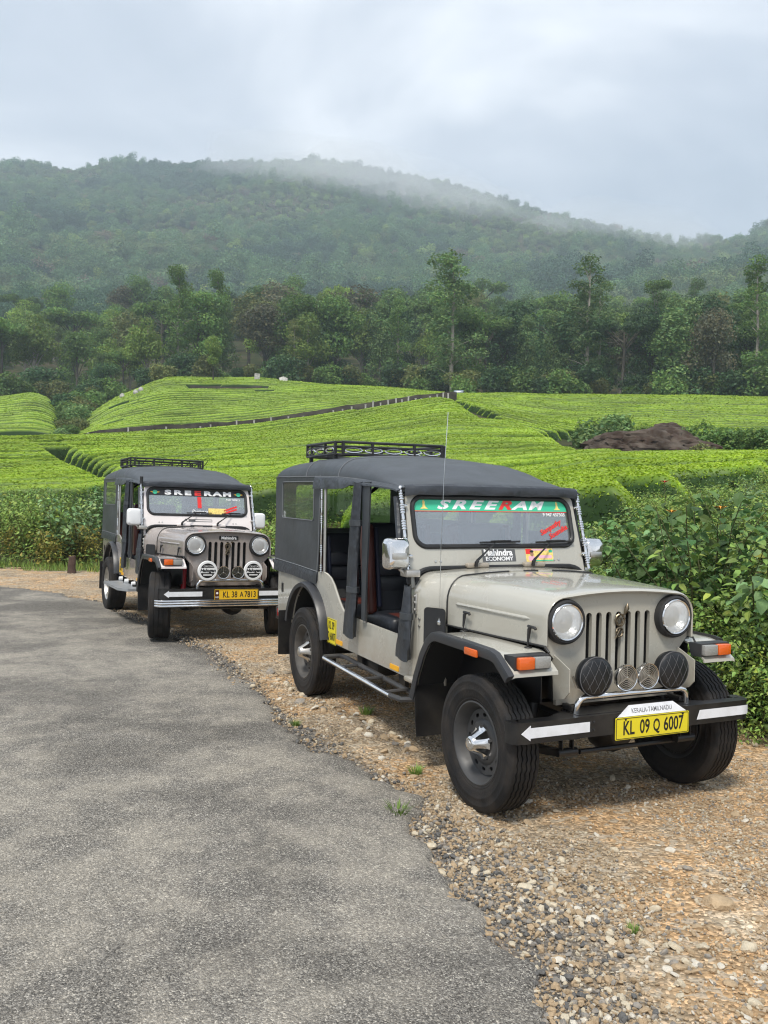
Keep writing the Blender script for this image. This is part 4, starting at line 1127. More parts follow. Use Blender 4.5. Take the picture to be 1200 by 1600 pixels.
# shrubs the photo singles out
def at_px(u, v):
    d = FW * FPX + RT * (u - 600) + UP * (800 - v); k = -CAM_Z / d.z; return d.x * k, d.y * k
for u, r, sc, lb in ((75, 20.2, 0.8, 'shrub with orange and yellow young leaves in the left thicket'), (128, 20.4, 0.85, 'yellow-leaved shrub left of the rear jeep'), (20, 21.5, 0.75, 'reddish brown tinged shrub at the left edge')):
    x, y = at_uv(u, r); plant_bush('copper', 310, 'copper', x, y, sc, lb, None)
for u, v, sc in ((1150, 1118, 1.0), (1180, 1105, 1.2), (1190, 1128, 0.9), (1128, 1112, 0.9)):
    x, y = at_px(u, v); x += 0.05
    o, C = plant_bush('herb', 300, 'weed', x, y, sc, 'low weed with tiny white flowers behind the bumper end', 'white-flowered weeds')
    B = NB(); rg_ = np.random.default_rng(4)
    top = C[np.argsort(-C[:, 2])[:120]]
    for c in top[rg_.choice(120, 46, replace=False)]:
        box(B, Vector(c) + Vector((0, 0, 0.02)), (0.014, 0.014, 0.008), rot=(rg_.random() * 3, 'Z'))
    obj('flowers', B, M_PETAL_W, o, angle=0)['kind'] = 'stuff'
for u, r, dz, mt_, lb in ((1052, 9.2, 1.28, M_PETAL_O, 'orange flower high in the thicket beside the front jeep'), (1128, 8.6, 1.38, M_PETAL_O, 'yellow-orange flower in the thicket near the right edge'), (1040, 12.5, 0.85, M_PETAL_R, 'single red flower above the thicket below the boulder')):
    x, y = at_uv(u, r); z = float(hill(x, y))
    o = empty('flower', (x, y, z)); tag(o, lb, 'flower')
    B = NB(); tube(B, [(0, 0, -0.1), (0.02, 0.01, dz * 0.6), (0.0, 0.0, dz)], 0.005, 5); obj('flower_stem', B, M_STEM, o)
    B = NB()
    for k in range(5):
        a = k * 1.2566
        vs = [B.verts.new(p) for p in ((0, 0, dz), (0.045 * math.cos(a - 0.5), 0.045 * math.sin(a - 0.5), dz + 0.022), (0.065 * math.cos(a), 0.065 * math.sin(a), dz + 0.03), (0.045 * math.cos(a + 0.5), 0.045 * math.sin(a + 0.5), dz + 0.022))]
        B.faces.new(vs)
    parts('petal', B, mt_, o)
# tufts of grass at the road's edge
def grass_tuft(u, v, s, label, n=70):
    x, y = at_px(u, v); rg = np.random.default_rng(int(u))
    a = rg.random(n) * 6.283; rr = 0.06 * np.sqrt(rg.random(n)); h = 0.05 + 0.06 * rg.random(n)
    b0 = np.stack([rr * np.cos(a), rr * np.sin(a), np.zeros(n)], -1); ln = 0.5 + rg.random(n)
    tip = b0 + np.stack([np.cos(a) * h * ln * 0.7, np.sin(a) * h * ln * 0.7, h], -1); sd2 = np.stack([-np.sin(a), np.cos(a), np.zeros(n)], -1) * 0.004
    mid = (b0 + tip) / 2 + np.array([0, 0, 0.012])
    V = np.stack([b0 - sd2, b0 + sd2, mid + sd2, tip, mid - sd2], 1).reshape(-1, 3); k = np.arange(n) * 5
    F = np.concatenate([np.stack([k, k + 1, k + 2], -1), np.stack([k, k + 2, k + 4], -1), np.stack([k + 4, k + 2, k + 3], -1)])
    tb = 0.7 + 0.6 * rg.random(n)
    o = meshobj('grass_tuft', npmesh('grass_tuft', V * s, F, [LEAF['grass']], attrs={'tint': np.repeat(np.stack([tb, tb, tb], -1), 5, 0)}))
    o.location = (x, y, 0.008); tag(o, label, 'grass')
grass_tuft(622, 1278, 0.75, 'bright green grass tuft on the road edge')
grass_tuft(650, 1212, 0.6, 'green grass tuft on the gravel behind the front wheel')
grass_tuft(462, 1136, 0.45, 'small grass tuft at the road edge below the rear wheel')
grass_tuft(990, 1462, 0.35, 'tiny green sprout among the pale stones')
grass_tuft(572, 1118, 0.7, 'mossy tuft in the shade under the side step')
# the grassy strip along the planting
def strip_grass():
    rg = np.random.default_rng(8); n = 26000
    i = rg.integers(0, len(FE), n); d = -0.22 + 0.9 * rg.random(n) ** 1.3
    P = FE[i] + NO[i] * d[:, None] + 0.05 * rg.normal(size=(n, 2))
    keep = (P[:, 1] > 2) & (np.abs(np.arctan2(P[:, 0], P[:, 1])) < R(33)) & (vnoise(P[:, 0] * 1.4, P[:, 1] * 1.4, 4) + 0.25 * (d > 0.2) > -0.08); P = P[keep]; n = len(P)
    z = np.maximum(hill(P[:, 0], P[:, 1]), 0.0); a = rg.random(n) * 6.283; h = 0.06 + 0.13 * rg.random(n)
    b0 = np.stack([P[:, 0], P[:, 1], z], -1); tip = b0 + np.stack([np.cos(a) * h * 0.5, np.sin(a) * h * 0.5, h], -1); sd2 = np.stack([-np.sin(a), np.cos(a), np.zeros(n)], -1) * 0.008
    V = np.stack([b0 - sd2, b0 + sd2, tip], 1).reshape(-1, 3); k = np.arange(n) * 3
    tb = 0.6 + 0.7 * rg.random(n); br = np.where(rg.random(n) < 0.2, 1.5, 1.0)
    o = meshobj('verge_grass', npmesh('verge_grass', V, np.stack([k, k + 1, k + 2], -1), [LEAF['grass']], attrs={'tint': np.repeat(np.stack([tb * br, tb, tb], -1), 3, 0)}))
    tag(o, 'short green grass along the far edge of the gravel verge', 'grass', kind='stuff')
strip_grass()
# ground cover under the thicket
def litter():
    rg = np.random.default_rng(18); n = 30000
    i = rg.integers(0, len(FE), n); d = 0.1 + 6.0 * rg.random(n)
    P = FE[i] + NO[i] * d[:, None]
    keep = (P[:, 1] > 2) & (np.abs(np.arctan2(P[:, 0], P[:, 1])) < R(32)); P = P[keep]; n = len(P)
    z = hill(P[:, 0], P[:, 1]); C = np.stack([P[:, 0], P[:, 1], z + 0.02 + 0.28 * rg.random(n) ** 1.5], -1)
    V, F = leaves(C, np.array([0, 0, 1.0]) + 0.5 * rg.normal(size=(n, 3)), 0.07 + 0.06 * rg.random(n), rg, 0.6)
    tb = 0.5 + 0.6 * rg.random(n); br = np.where(rg.random(n) < 0.15, 1.7, 1.0)
    o = meshobj('undergrowth', npmesh('undergrowth', V, F, [LEAF['weed']], attrs={'tint': np.repeat(np.stack([tb * br, tb, tb], -1), 4, 0)}))
    tag(o, 'tangled leafy undergrowth beneath the roadside thicket', 'undergrowth', kind='stuff')
litter()

# ------------------------------------------------------------------ jeep materials
DUST = (0.30, 0.24, 0.17)
MJ = dict(
    paint_grey=pmat('grey_paint', (0.425, 0.412, 0.36), 0.25, coat=0.8, mud=0.55, dirt=(DUST, 0.14, 2.3), var=0.025, vscale=1.5),
    paint_taupe=pmat('taupe_paint', (0.325, 0.288, 0.27), 0.22, coat=0.8, mud=0.5, dirt=(DUST, 0.18, 2.3), var=0.03, vscale=1.5),
    paint_white=pmat('white_paint', (0.80, 0.74, 0.72), 0.3, coat=0.4, dirt=(DUST, 0.15, 3.0)),
    canvas=pmat('dark_canvas', (0.034, 0.040, 0.047), 0.40, spec=0.75, var=0.22, vscale=4, bump=0.55, bscale=3.5, dirt=((0.10, 0.10, 0.10), 0.2, 2.5)),
    canvas_fold=pmat('canvas_flap', (0.024, 0.028, 0.035), 0.40, spec=0.7, var=0.25, vscale=7, bump=0.9, bscale=9),
    stitch=pmat('stitching', (0.16, 0.17, 0.18), 0.7),
    black=pmat('black_paint', (0.009, 0.009, 0.010), 0.35, dirt=((0.085, 0.075, 0.06), 0.25, 7)),
    rubber=pmat('black_rubber', (0.014, 0.0145, 0.016), 0.5, dirt=((0.07, 0.065, 0.06), 0.25, 5)),
    flare=pmat('flare_rubber', (0.022, 0.024, 0.029), 0.36, spec=0.6, dirt=((0.09, 0.08, 0.07), 0.25, 5)),
    tyre=pmat('tyre_rubber', (0.011, 0.011, 0.012), 0.66, spec=0.3, dirt=((0.10, 0.08, 0.062), 0.35, 7), bump=0.15, bscale=90),
    steel=pmat('steel_wheel', (0.040, 0.041, 0.043), 0.45, dirt=((0.10, 0.09, 0.08), 0.35, 12)),
    steel_dusty=pmat('dusty_steel_wheel', (0.05, 0.047, 0.043), 0.55, dirt=((0.16, 0.14, 0.12), 0.6, 9)),
    chrome=pmat('chrome', (0.80, 0.80, 0.80), 0.09, metal=1.0, dirt=((0.30, 0.28, 0.25), 0.22, 14)),
    satin=pmat('satin_metal', (0.62, 0.60, 0.56), 0.35, metal=1.0, dirt=((0.25, 0.22, 0.19), 0.4, 9)),
    white=pmat('white_reflector', (0.78, 0.80, 0.84), 0.35, dirt=((0.35, 0.33, 0.30), 0.25, 12)),
    yellow=pmat('plate_yellow', (0.78, 0.66, 0.02), 0.4, dirt=((0.4, 0.33, 0.1), 0.15, 8)),
    orange_plate=pmat('plate_orange', (0.80, 0.50, 0.015), 0.4, dirt=((0.4, 0.3, 0.1), 0.15, 8)),
    ink=pmat('black_ink', (0.012, 0.012, 0.012), 0.5),
    grey_ink=pmat('grey_ink', (0.14, 0.14, 0.15), 0.6),
    amber=pmat('amber_lens', (0.72, 0.12, 0.008), 0.18, coat=0.6, bump=0.2, bscale=160),
    clear_lens=pmat('clear_lens', (0.30, 0.30, 0.285), 0.10, coat=0.6, bump=0.3, bscale=160),
    red_lens=pmat('red_lens', (0.35, 0.01, 0.01), 0.2, coat=0.5),
    orange_mark=pmat('orange_reflector', (0.85, 0.42, 0.01), 0.35),
    green=pmat('banner_green', (0.05, 0.52, 0.30), 0.35),
    black_film=pmat('banner_black', (0.014, 0.014, 0.016), 0.3),
    letter=pmat('white_letters', (0.82, 0.82, 0.82), 0.4),
    red=pmat('red_letters', (0.75, 0.035, 0.03), 0.4),
    badge=pmat('badge_grey', (0.10, 0.10, 0.10), 0.4),
    pink=pmat('sticker_pink', (0.80, 0.45, 0.55), 0.5),
    sticker_yellow=pmat('sticker_yellow', (0.85, 0.65, 0.20), 0.5, var=0.25, vscale=60),
    skin=pmat('sticker_portrait', (0.35, 0.19, 0.12), 0.5),
    seat=pmat('seat_vinyl', (0.010, 0.012, 0.017), 0.42, bump=0.2, bscale=20),
    seat_red=pmat('seat_maroon', (0.085, 0.020, 0.014), 0.4, var=0.2),
    seat_blue=pmat('seat_blue', (0.008, 0.011, 0.03), 0.5),
    quilt=pmat('quilted_vinyl', (0.009, 0.010, 0.012), 0.4),
    thread=pmat('grey_thread', (0.10, 0.10, 0.105), 0.7),
    red_shock=pmat('red_shock', (0.45, 0.02, 0.03), 0.4),
    alu_plate=pmat('aluminium_plate', (0.42, 0.44, 0.46), 0.42, metal=0.6, var=0.15, vscale=9),
    lamp_white=pmat('lamp_cover_white', (0.76, 0.77, 0.78), 0.4),
    interior=pmat('dark_interior', (0.010, 0.011, 0.012), 0.7),
    brass=pmat('dark_brass', (0.16, 0.13, 0.09), 0.35, metal=0.8),
)

def glass_mat(name, tint, refl, dust):
    mt = bpy.data.materials.new(name); mt.use_nodes = True
    t = mt.node_tree; N = t.nodes; L = t.links; N.clear()
    tr = N.new('ShaderNodeBsdfTransparent'); tr.inputs[0].default_value = (*tint, 1)
    gl = N.new('ShaderNodeBsdfGlossy'); gl.inputs['Roughness'].default_value = 0.03; gl.inputs[0].default_value = (0.95, 0.97, 1, 1)
    df = N.new('ShaderNodeBsdfDiffuse'); df.inputs[0].default_value = (0.75, 0.76, 0.76, 1)
    fr = N.new('ShaderNodeFresnel')
    ge = N.new('ShaderNodeNewGeometry'); mr = N.new('ShaderNodeMapRange')       # the same reflectance on both faces of a thin pane
    mr.inputs[3].default_value = refl; mr.inputs[4].default_value = 1.0 / refl
    L.new(ge.outputs['Backfacing'], mr.inputs[0]); L.new(mr.outputs[0], fr.inputs[0])
    m1 = N.new('ShaderNodeMixShader'); m2 = N.new('ShaderNodeMixShader')
    L.new(fr.outputs[0], m1.inputs[0]); L.new(tr.outputs[0], m1.inputs[1]); L.new(gl.outputs[0], m1.inputs[2])
    m2.inputs[0].default_value = dust
    L.new(m1.outputs[0], m2.inputs[1]); L.new(df.outputs[0], m2.inputs[2])
    o = N.new('ShaderNodeOutputMaterial'); L.new(m2.outputs[0], o.inputs[0])
    return mt
MJ['glass'] = glass_mat('windshield_glass', (0.95, 0.97, 0.97), 2.7, 0.07)
MJ['plastic'] = glass_mat('clear_plastic', (0.84, 0.89, 0.78), 1.45, 0.04)

def lens_mat():
    """fluted clear headlamp glass"""
    mt = glass_mat('headlamp_glass', (0.97, 0.98, 0.98), 1.7, 0.36)  # last value: white diffuse share, brightness painted into the lens
    t = mt.node_tree; N = t.nodes; L = t.links
    tc = N.new('ShaderNodeTexCoord')
    wv = N.new('ShaderNodeTexWave'); wv.inputs['Scale'].default_value = 30; wv.bands_direction = 'Y'; wv.inputs['Distortion'].default_value = 0.4
    L.new(tc.outputs['Object'], wv.inputs['Vector'])
    bp = N.new('ShaderNodeBump'); bp.inputs['Strength'].default_value = 0.35; bp.inputs['Distance'].default_value = 0.01
    L.new(wv.outputs['Fac'], bp.inputs['Height'])
    for n in N:
        if n.type == 'BSDF_GLOSSY': L.new(bp.outputs[0], n.inputs['Normal'])
    return mt
MJ['reflector'] = pmat('lamp_reflector', (0.92, 0.93, 0.94), 0.30, metal=0.7, bump=0.5, bscale=30)
MJ['lens'] = lens_mat()

# ------------------------------------------------------------------ wheels (axis = local y, outer face towards -y, centre at origin)
TR = 0.37
AXY = Matrix.Rotation(R(90), 4, 'X')        # lathe z -> -y

def tyre_mesh(width, grooves, depth, zig, n=120):
    B = NB(); h = width / 2
    side_o = [(0.222, 0.80), (0.230, 0.89), (0.240, 0.935), (0.243, 0.925), (0.252, 0.975), (0.262, 1.0), (0.285, 1.03), (0.288, 1.045), (0.294, 1.045), (0.297, 1.035), (0.325, 1.03), (0.329, 1.045), (0.334, 1.04), (0.337, 1.02), (0.350, 0.985), (0.362, 0.93)]
    cols = []                                             # tread columns: (position across, radius, zigzag share)
    k = len(grooves)
    edges = [-0.86] + list(grooves) + [0.86]
    cols.append((-0.86, 0.368, 0))
    for g in grooves:
        cols += [(g - 0.05, 0.3702, 1), (g - 0.035, 0.370 - depth, 1), (g + 0.035, 0.370 - depth, 1), (g + 0.05, 0.3702, 1)]
    cols.append((0.86, 0.368, 0))
    rows = []
    for i in range(n):
        a = 2 * math.pi * i / n
        z = zig * (1 if (i % 4) in (0, 1) else -1) * (1.0 if (i % 2) == 0 else 0.9)
        ring = []
        for r, p in side_o: ring.append((r, p * h))
        for p, r, q in cols[::-1]: ring.append((r, (p + q * z) * h))
        for r, p in side_o[::-1]: ring.append((r, -p * h))
        rows.append([B.verts.new((r * math.cos(a), y, r * math.sin(a))) for r, y in ring])
    m_ = len(rows[0])
    for i in range(n):
        A, C = rows[i], rows[(i + 1) % n]
        for j in range(m_ - 1): B.faces.new((A[j], A[j + 1], C[j + 1], C[j]))
    # shoulder blocks
    return B

def steel_rim(B):
    """pressed steel wheel with a ring of oval holes; outer side is -y"""
    prof = [(0.226, 0.074), (0.228, 0.080), (0.220, 0.082), (0.212, 0.076), (0.204, 0.060), (0.196, 0.050), (0.190, 0.020), (0.176, 0.006), (0.170, 0.004)]
    lathe(B, prof + [(0.165, -0.01), (0.20, -0.05), (0.226, -0.07)], 40, AXY)
    holes = [circ(0.148 * math.cos(a), 0.148 * math.sin(a), 0.011, 10, 0.018, a) for a in [2 * math.pi * k / 12 for k in range(12)]]
    panel(B, circ(0, 0, 0.178, 40), holes + [circ(0, 0, 0.125, 32)], 0.008, AXY @ Matrix.Translation((0, 0, 0.012)))
    lathe(B, [(0.126, 0.018), (0.118, 0.026), (0.105, 0.030), (0.075, 0.030), (0.06, 0.022), (0.0, 0.020)], 32, AXY)
    for k in range(5):
        a = 2 * math.pi * k / 5 + 0.3
        lathe(B, [(0.0, 0.046), (0.010, 0.046), (0.012, 0.030)], 6, AXY @ Matrix.Translation((0.088 * math.cos(a), 0.088 * math.sin(a), 0)))
    lathe(B, [(0.16, -0.03), (0.0, -0.03)], 24, AXY)

def star_cap(B):
    """bright hub cap: a flat-faced cone with five wide legs"""
    lathe(B, [(0.0, 0.120), (0.030, 0.120), (0.038, 0.116), (0.044, 0.104), (0.047, 0.094), (0.040, 0.090)], 30, AXY)
    lathe(B, [(0.0, 0.1225), (0.019, 0.122), (0.021, 0.119)], 20, AXY)
    for k in range(5):
        a = 2 * math.pi * k / 5 + 0.15
        T = NB(); secs = []
        for r, z, hw in ((0.043, 0.106, 36), (0.050, 0.092, 27), (0.059, 0.076, 23), (0.069, 0.060, 21), (0.080, 0.046, 20), (0.090, 0.040, 20)):
            top = [(r * math.cos(a + R(d)), r * math.sin(a + R(d)), z) for d in np.linspace(-hw, hw, 6)]
            bot = [((r - 0.008) * math.cos(a + R(d)), (r - 0.008) * math.sin(a + R(d)), z - 0.008) for d in np.linspace(hw, -hw, 6)]
            secs.append(top + bot)
        loft(T, secs, close=True, caps=True)
        merge(B, T, AXY)

def alloy_rim(B):
    lathe(B, [(0.235, 0.088), (0.238, 0.096), (0.228, 0.098), (0.220, 0.090), (0.214, 0.05), (0.20, -0.06), (0.232, -0.085)], 40, AXY)
    lathe(B, [(0.0, 0.078), (0.035, 0.078), (0.042, 0.070), (0.048, 0.05), (0.048, 0.02)], 24, AXY)
    for k in range(6):
        a = 2 * math.pi * k / 6
        for d in (-0.13, 0.13):
            M = AXY @ Matrix.Rotation(a + d * 0.6, 4, 'Z')
            T = NB()
            secs = []
            for r, z, w in ((0.035, 0.066, 0.012), (0.10, 0.064, 0.011), (0.17, 0.070, 0.013), (0.222, 0.082, 0.019)):
                secs.append([(r, -w, z - 0.03), (r, -w, z), (r, w, z), (r, w, z - 0.03)])
            loft(T, secs, close=True, caps=True)
            merge(B, T, M)

WHEEL = {}
def wheel_meshes():
    def mk(nm, B, mat, angle=38):
        bmesh.ops.recalc_face_normals(B, faces=B.faces[:])
        me = bpy.data.meshes.new(nm); B.to_mesh(me); B.free(); me.materials.append(mat)
        me.polygons.foreach_set('use_smooth', [True] * len(me.polygons)); me.set_sharp_from_angle(angle=R(angle))
        return me
    WHEEL['tyre_narrow'] = mk('tyre', tyre_mesh(0.18, (-0.62, -0.32, 0.0, 0.32, 0.62), 0.009, 0.032, 168), MJ['tyre'], 30)
    WHEEL['tyre_wide'] = mk('tyre', tyre_mesh(0.225, (-0.45, 0.0, 0.45), 0.005, 0.0), MJ['tyre'], 30)
    B = NB(); steel_rim(B); WHEEL['steel'] = mk('rim', B, MJ['steel'])
    B = NB(); steel_rim(B); WHEEL['steel_dusty'] = mk('rim', B, MJ['steel_dusty'])
    B = NB(); star_cap(B); WHEEL['cap'] = mk('hub_cap', B, MJ['chrome'])
    B = NB(); star_cap(B); WHEEL['cap_satin'] = mk('hub_cap', B, MJ['satin'])
    B = NB(); alloy_rim(B); WHEEL['alloy'] = mk('rim', B, MJ['satin'])
    B = NB(); lathe(B, [(0.19, -0.07), (0.185, -0.03), (0.17, -0.022), (0.0, -0.02)], 32, AXY); lathe(B, [(0.20, -0.06), (0.0, -0.06)], 24, AXY)
    WHEEL['drum'] = mk('brake_drum', B, MJ['black'])
wheel_meshes()

def hsec(x, hw, zb, zs, zt, rc, n=7, crown=0.02):
    """arched cross-section of hood or cowl at x, right to left"""
    half = [(-hw, zb), (-hw, zs)]
    for k in range(1, n + 1):
        a = R(90 * k / n)
        half.append((-(hw - rc) - rc * math.cos(a), zs + (zt - crown - zs) * math.sin(a)))
    for f in (0.66, 0.33):
        yy = (hw - rc) * f
        half.append((-yy, zt - crown * (yy / (hw - rc)) ** 2))
    full = half + [(0, zt)] + [(-y, z) for y, z in half[::-1]]
    return [(x, y, z) for y, z in full]

# ------------------------------------------------------------------ the jeep (x forward, y to its left, origin on the ground under the front axle)
WB = 2.897
WSB = (-1.005, 0, 1.233)
WSM = frame_mtx(WSB, (0, 1, 0), (-0.286, 0, 0.958))        # windshield plane: u to the left, v up the frame
FRONT = lambda x, y=0, z=0: frame_mtx((x, y, z), (0, 1, 0), (0, 0, 1))
SIDE = lambda y, x=0, z=0: frame_mtx((x, y, z), (1, 0, 0), (0, 0, 1))   # plate grows towards -y

def jeep(cfg):
    root = empty('jeep', cfg['loc'], cfg['rz'], cfg.get('rx', 0), cfg.get('ry', 0))
    tag(root, cfg['label'], 'jeep', 'jeeps parked on the gravel verge')
    paint, fpaint, tip = MJ[cfg['paint']], MJ[cfg['frame']], MJ[cfg['tip']]
    first = cfg['kind'] == 1

    # ---- tub
    B = NB()
    ARX, ARZ, ARR = -2.93, 0.47, 0.465
    out = [(-3.83, 0.58), (ARX - math.sqrt(ARR ** 2 - 0.11 ** 2), 0.58)]
    out += arc(ARX, ARZ, ARR, 166, 8, 18)
    out += [(-2.44, 0.525), (-1.10, 0.525), (-0.86, 0.525), (-0.86, 1.10), (-0.89, 1.10), (-0.895, 0.93), (-0.93, 0.83), (-1.0, 0.785), (-1.12, 0.772), (-2.02, 0.778)]
    out += [(-2.10, 0.785), (-2.17, 0.815), (-2.24, 0.865), (-2.31, 0.93), (-2.37, 0.985), (-2.44, 1.03), (-2.53, 1.055), (-2.63, 1.062), (-3.83, 1.05)]
    for s in (-1, 1):
        panel(B, out, [], 0.022, SIDE(-0.678 if s < 0 else 0.70))
    tube(B, [(p[0], -0.69, p[1]) for p in out[26:-1]], 0.011, 6)
    box(B, (-3.835, 0, 0.815), (0.03, 1.39, 0.47), 0.006)
    box(B, (-2.3, 0, 0.54), (2.95, 1.34, 0.03))
    # cowl
    cs = []
    for x, hw, rc in ((-1.00, 0.678, 0.15), (-0.86, 0.698, 0.16), (-0.82, 0.69, 0.16), (-0.76, 0.655, 0.15), (-0.71, 0.612, 0.14), (-0.668, 0.592, 0.14)):
        cs.append(hsec(x, hw, 0.53, 1.055, 1.236, rc))
    solid(B, loft(B, cs), 0.012)
    # lower sill lip ahead of the door
    for s in (-1, 1):
        box(B, (-0.845, s * 0.70, 0.535), (0.21, 0.10, 0.035), 0.012)
    body = obj('body', B, paint, root)
    # black vent and hinge on the cowl side
    for s in (-1, 1):
        B = NB(); panel(B, rrect(0, 0, 0.155, 0.24, 0.025), [], 0.008, frame_mtx((-0.70, s * 0.645 - 0.012, 0.895), (0.80, s * -0.60 if s < 0 else -0.60, 0) if False else (0.86, 0.50 if s < 0 else -0.50, 0), (0, 0, 1)))
        obj('side_vent', B, MJ['rubber'], body)
        B = NB()
        box(B, (-0.875, s * 0.706, 1.02), (0.028, 0.014, 0.13), 0.004)
        for z in (0.985, 1.03, 1.07): lathe(B, [(0.0, 0.010), (0.008, 0.008), (0.010, 0)], 8, Matrix.Translation((-0.875, s * 0.712, z)) @ Matrix.Rotation(R(-90 * s), 4, 'X'))
        for z in (0.93, 0.885): lathe(B, [(0.0, 0.006), (0.008, 0.004), (0.009, -0.004)], 8, Matrix.Translation((-0.835, s * 0.70, z)) @ Matrix.Rotation(R(-90 * s), 4, 'X'))
        obj('frame_hinge', B, MJ['satin'], body)
    B = NB(); panel(B, rrect(0, 0, 0.045, 0.085, 0.008), [rrect(0, 0, 0.028, 0.06, 0.006)], 0.006, SIDE(-0.700, -3.69, 0.83)); box(B, (-3.69, -0.698, 0.83), (0.028, 0.004, 0.06))
    obj('side_catch', B, MJ['black'], body)
    for x0 in (-2.29, -1.26):
        B = NB(); panel(B, rrect(0, 0, 0.14, 0.034, 0.006), [], 0.004, SIDE(-0.700, x0 + 0.07, 0.553)); obj('side_reflector', B, MJ['orange_mark'], body)

    # ---- hood
    B = NB(); hs = []
    for x, hw, zb, zt in ((-0.660, 0.590, 0.912, 1.236), (-0.45, 0.570, 0.915, 1.236), (-0.15, 0.543, 0.92, 1.232), (0.10, 0.520, 0.925, 1.226), (0.235, 0.508, 0.93, 1.219), (0.268, 0.504, 0.93, 1.214), (0.276, 0.499, 0.932, 1.207)):
        hs.append(hsec(x, hw, zb, 1.06 + 0.01 * (x + 0.6), zt, 0.125, crown=0.022))
    solid(B, loft(B, hs), 0.010)
    for s in (-1, 1):
        tube(B, [(-0.58, s * 0.579, 1.052), (-0.55, s * 0.580, 1.054), (0.10, s * 0.520, 1.058), (0.14, s * 0.514, 1.058)], 0.010, 8, rr=[0.002, 0.010, 0.010, 0.003])
    hood = obj('hood', B, paint, root)
    B = NB()
    tube(B, hsec(-0.664, 0.592, 0.915, 1.055, 1.238, 0.13), 0.0065, 6)
    for s in (-1, 1): tube(B, [(-0.66, s * 0.594, 0.912), (-0.15, s * 0.547, 0.918), (0.27, s * 0.508, 0.928), (0.30, s * 0.50, 0.90)], 0.006, 6)
    parts('hood_seal', B, MJ['rubber'], hood)
    B = NB()
    for yy in (-0.10, 0.12): box(B, (-0.67, yy, 1.238), (0.05, 0.10, 0.008), 0.002)
    parts('hood_hinge', B, paint, hood)
    for s in (-1, 1):
        for x0, y0 in ((-0.43, 0.605), (0.17, 0.545)):
            B = NB()
            lathe(B, [(0.0, 0.004), (0.020, 0.004), (0.022, 0.0)], 12, Matrix.Translation((x0, s * y0, 0.908)))
            tube(B, [(x0, s * y0, 0.91), (x0 - 0.004, s * y0, 0.95)], 0.004, 6)
            tube(B, [(x0 - 0.004, s * y0, 0.935), (x0 - 0.006, s * (y0 - 0.008), 1.005), (x0, s * (y0 - 0.012), 1.018)], 0.010, 8, rr=[0.006, 0.011, 0.010])
            tube(B, [(x0 - 0.022, s * (y0 - 0.012), 1.020), (x0 + 0.045, s * (y0 - 0.010), 1.020), (x0 + 0.052, s * (y0 - 0.01), 1.012)], 0.008, 8)
            obj('hood_latch', B, MJ['black'], root)

    # ---- grille panel with seven slots
    B = NB()
    prof = [(p[1], p[2]) for p in hsec(0, 0.494, 0.93, 1.06, 1.200, 0.12, crown=0.02)]
    outl = prof + [(0.415, 0.84), (0.405, 0.60), (-0.405, 0.60), (-0.415, 0.84)]
    slots = []
    for k in range(7):
        c = -0.2 + k * 0.0667
        slots.append([(c + 0.019, 0.70), (c + 0.019, 1.072)] + [(c + 0.019 * math.cos(R(a)), 1.072 + 0.019 * math.sin(R(a))) for a in (30, 60, 90, 120, 150)] + [(c - 0.019, 1.072), (c - 0.019, 0.70)] + [(c + 0.019 * math.cos(R(a)), 0.70 + 0.019 * math.sin(R(a))) for a in (210, 240, 270, 300, 330)])
    panel(B, outl, slots, 0.024, FRONT(0.212))
    gp = obj('grille_panel', B, paint, root)
    B = NB(); box(B, (0.17, 0, 0.88), (0.04, 0.80, 0.52)); 
    for k in range(30): box(B, (0.192, -0.25 + k * 0.0172, 0.88), (0.004, 0.003, 0.48))
    obj('radiator', B, MJ['interior'], root)
    # emblem on the grille
    B = NB()
    E0 = Vector((0.246, 0.0, 1.0))
    def e(pts, r=0.006): tube(B, [E0 + Vector((0.004 * ((i % 2)), p[0], p[1])) for i, p in enumerate(pts)], r, 6)
    e([(0.030 * math.cos(R(a)), 0.045 + 0.032 * math.sin(R(a))) for a in range(-60, 301, 24)])
    e([(0.018 * math.cos(R(a)) - 0.004, 0.038 + 0.020 * math.sin(R(a))) for a in range(-100, 221, 32)], 0.005)
    e([(0.022 * math.cos(R(a)), -0.022 + 0.026 * math.sin(R(a))) for a in range(120, -241, -24)])
    e([(-0.028, -0.058), (-0.014, -0.03), (0.006, 0.0), (0.024, 0.03), (0.03, 0.06)], 0.005)
    if first:
        tube(B, [E0 + Vector((0, 0.028, 0.07)), E0 + Vector((0.004, 0.038, 0.092)), E0 + Vector((0.006, 0.044, 0.112)), E0 + Vector((0.004, 0.050, 0.135))], 0.01, 6, rr=[0.004, 0.010, 0.013, 0.002])
    else:
        lathe(B, [(0, 0.006), (0.012, 0.002), (0.0, -0.002)], 8, FRONT(0.25, 0.045, 1.09))
    obj('emblem', B, MJ['brass'], gp)
    if not first:
        B = NB(); panel(B, rrect(0, 0, 0.22, 0.042, 0.006), [], 0.008, FRONT(0.236, 0.01, 1.135)); bd = obj('name_badge', B, MJ['ink'], root)
        B = NB(); text_into(B, 'Mahindra', 0.047, FRONT(0.2455, 0.01, 1.135), sx=1.0, bold=0.0012); obj('lettering', B, MJ['letter'], bd)

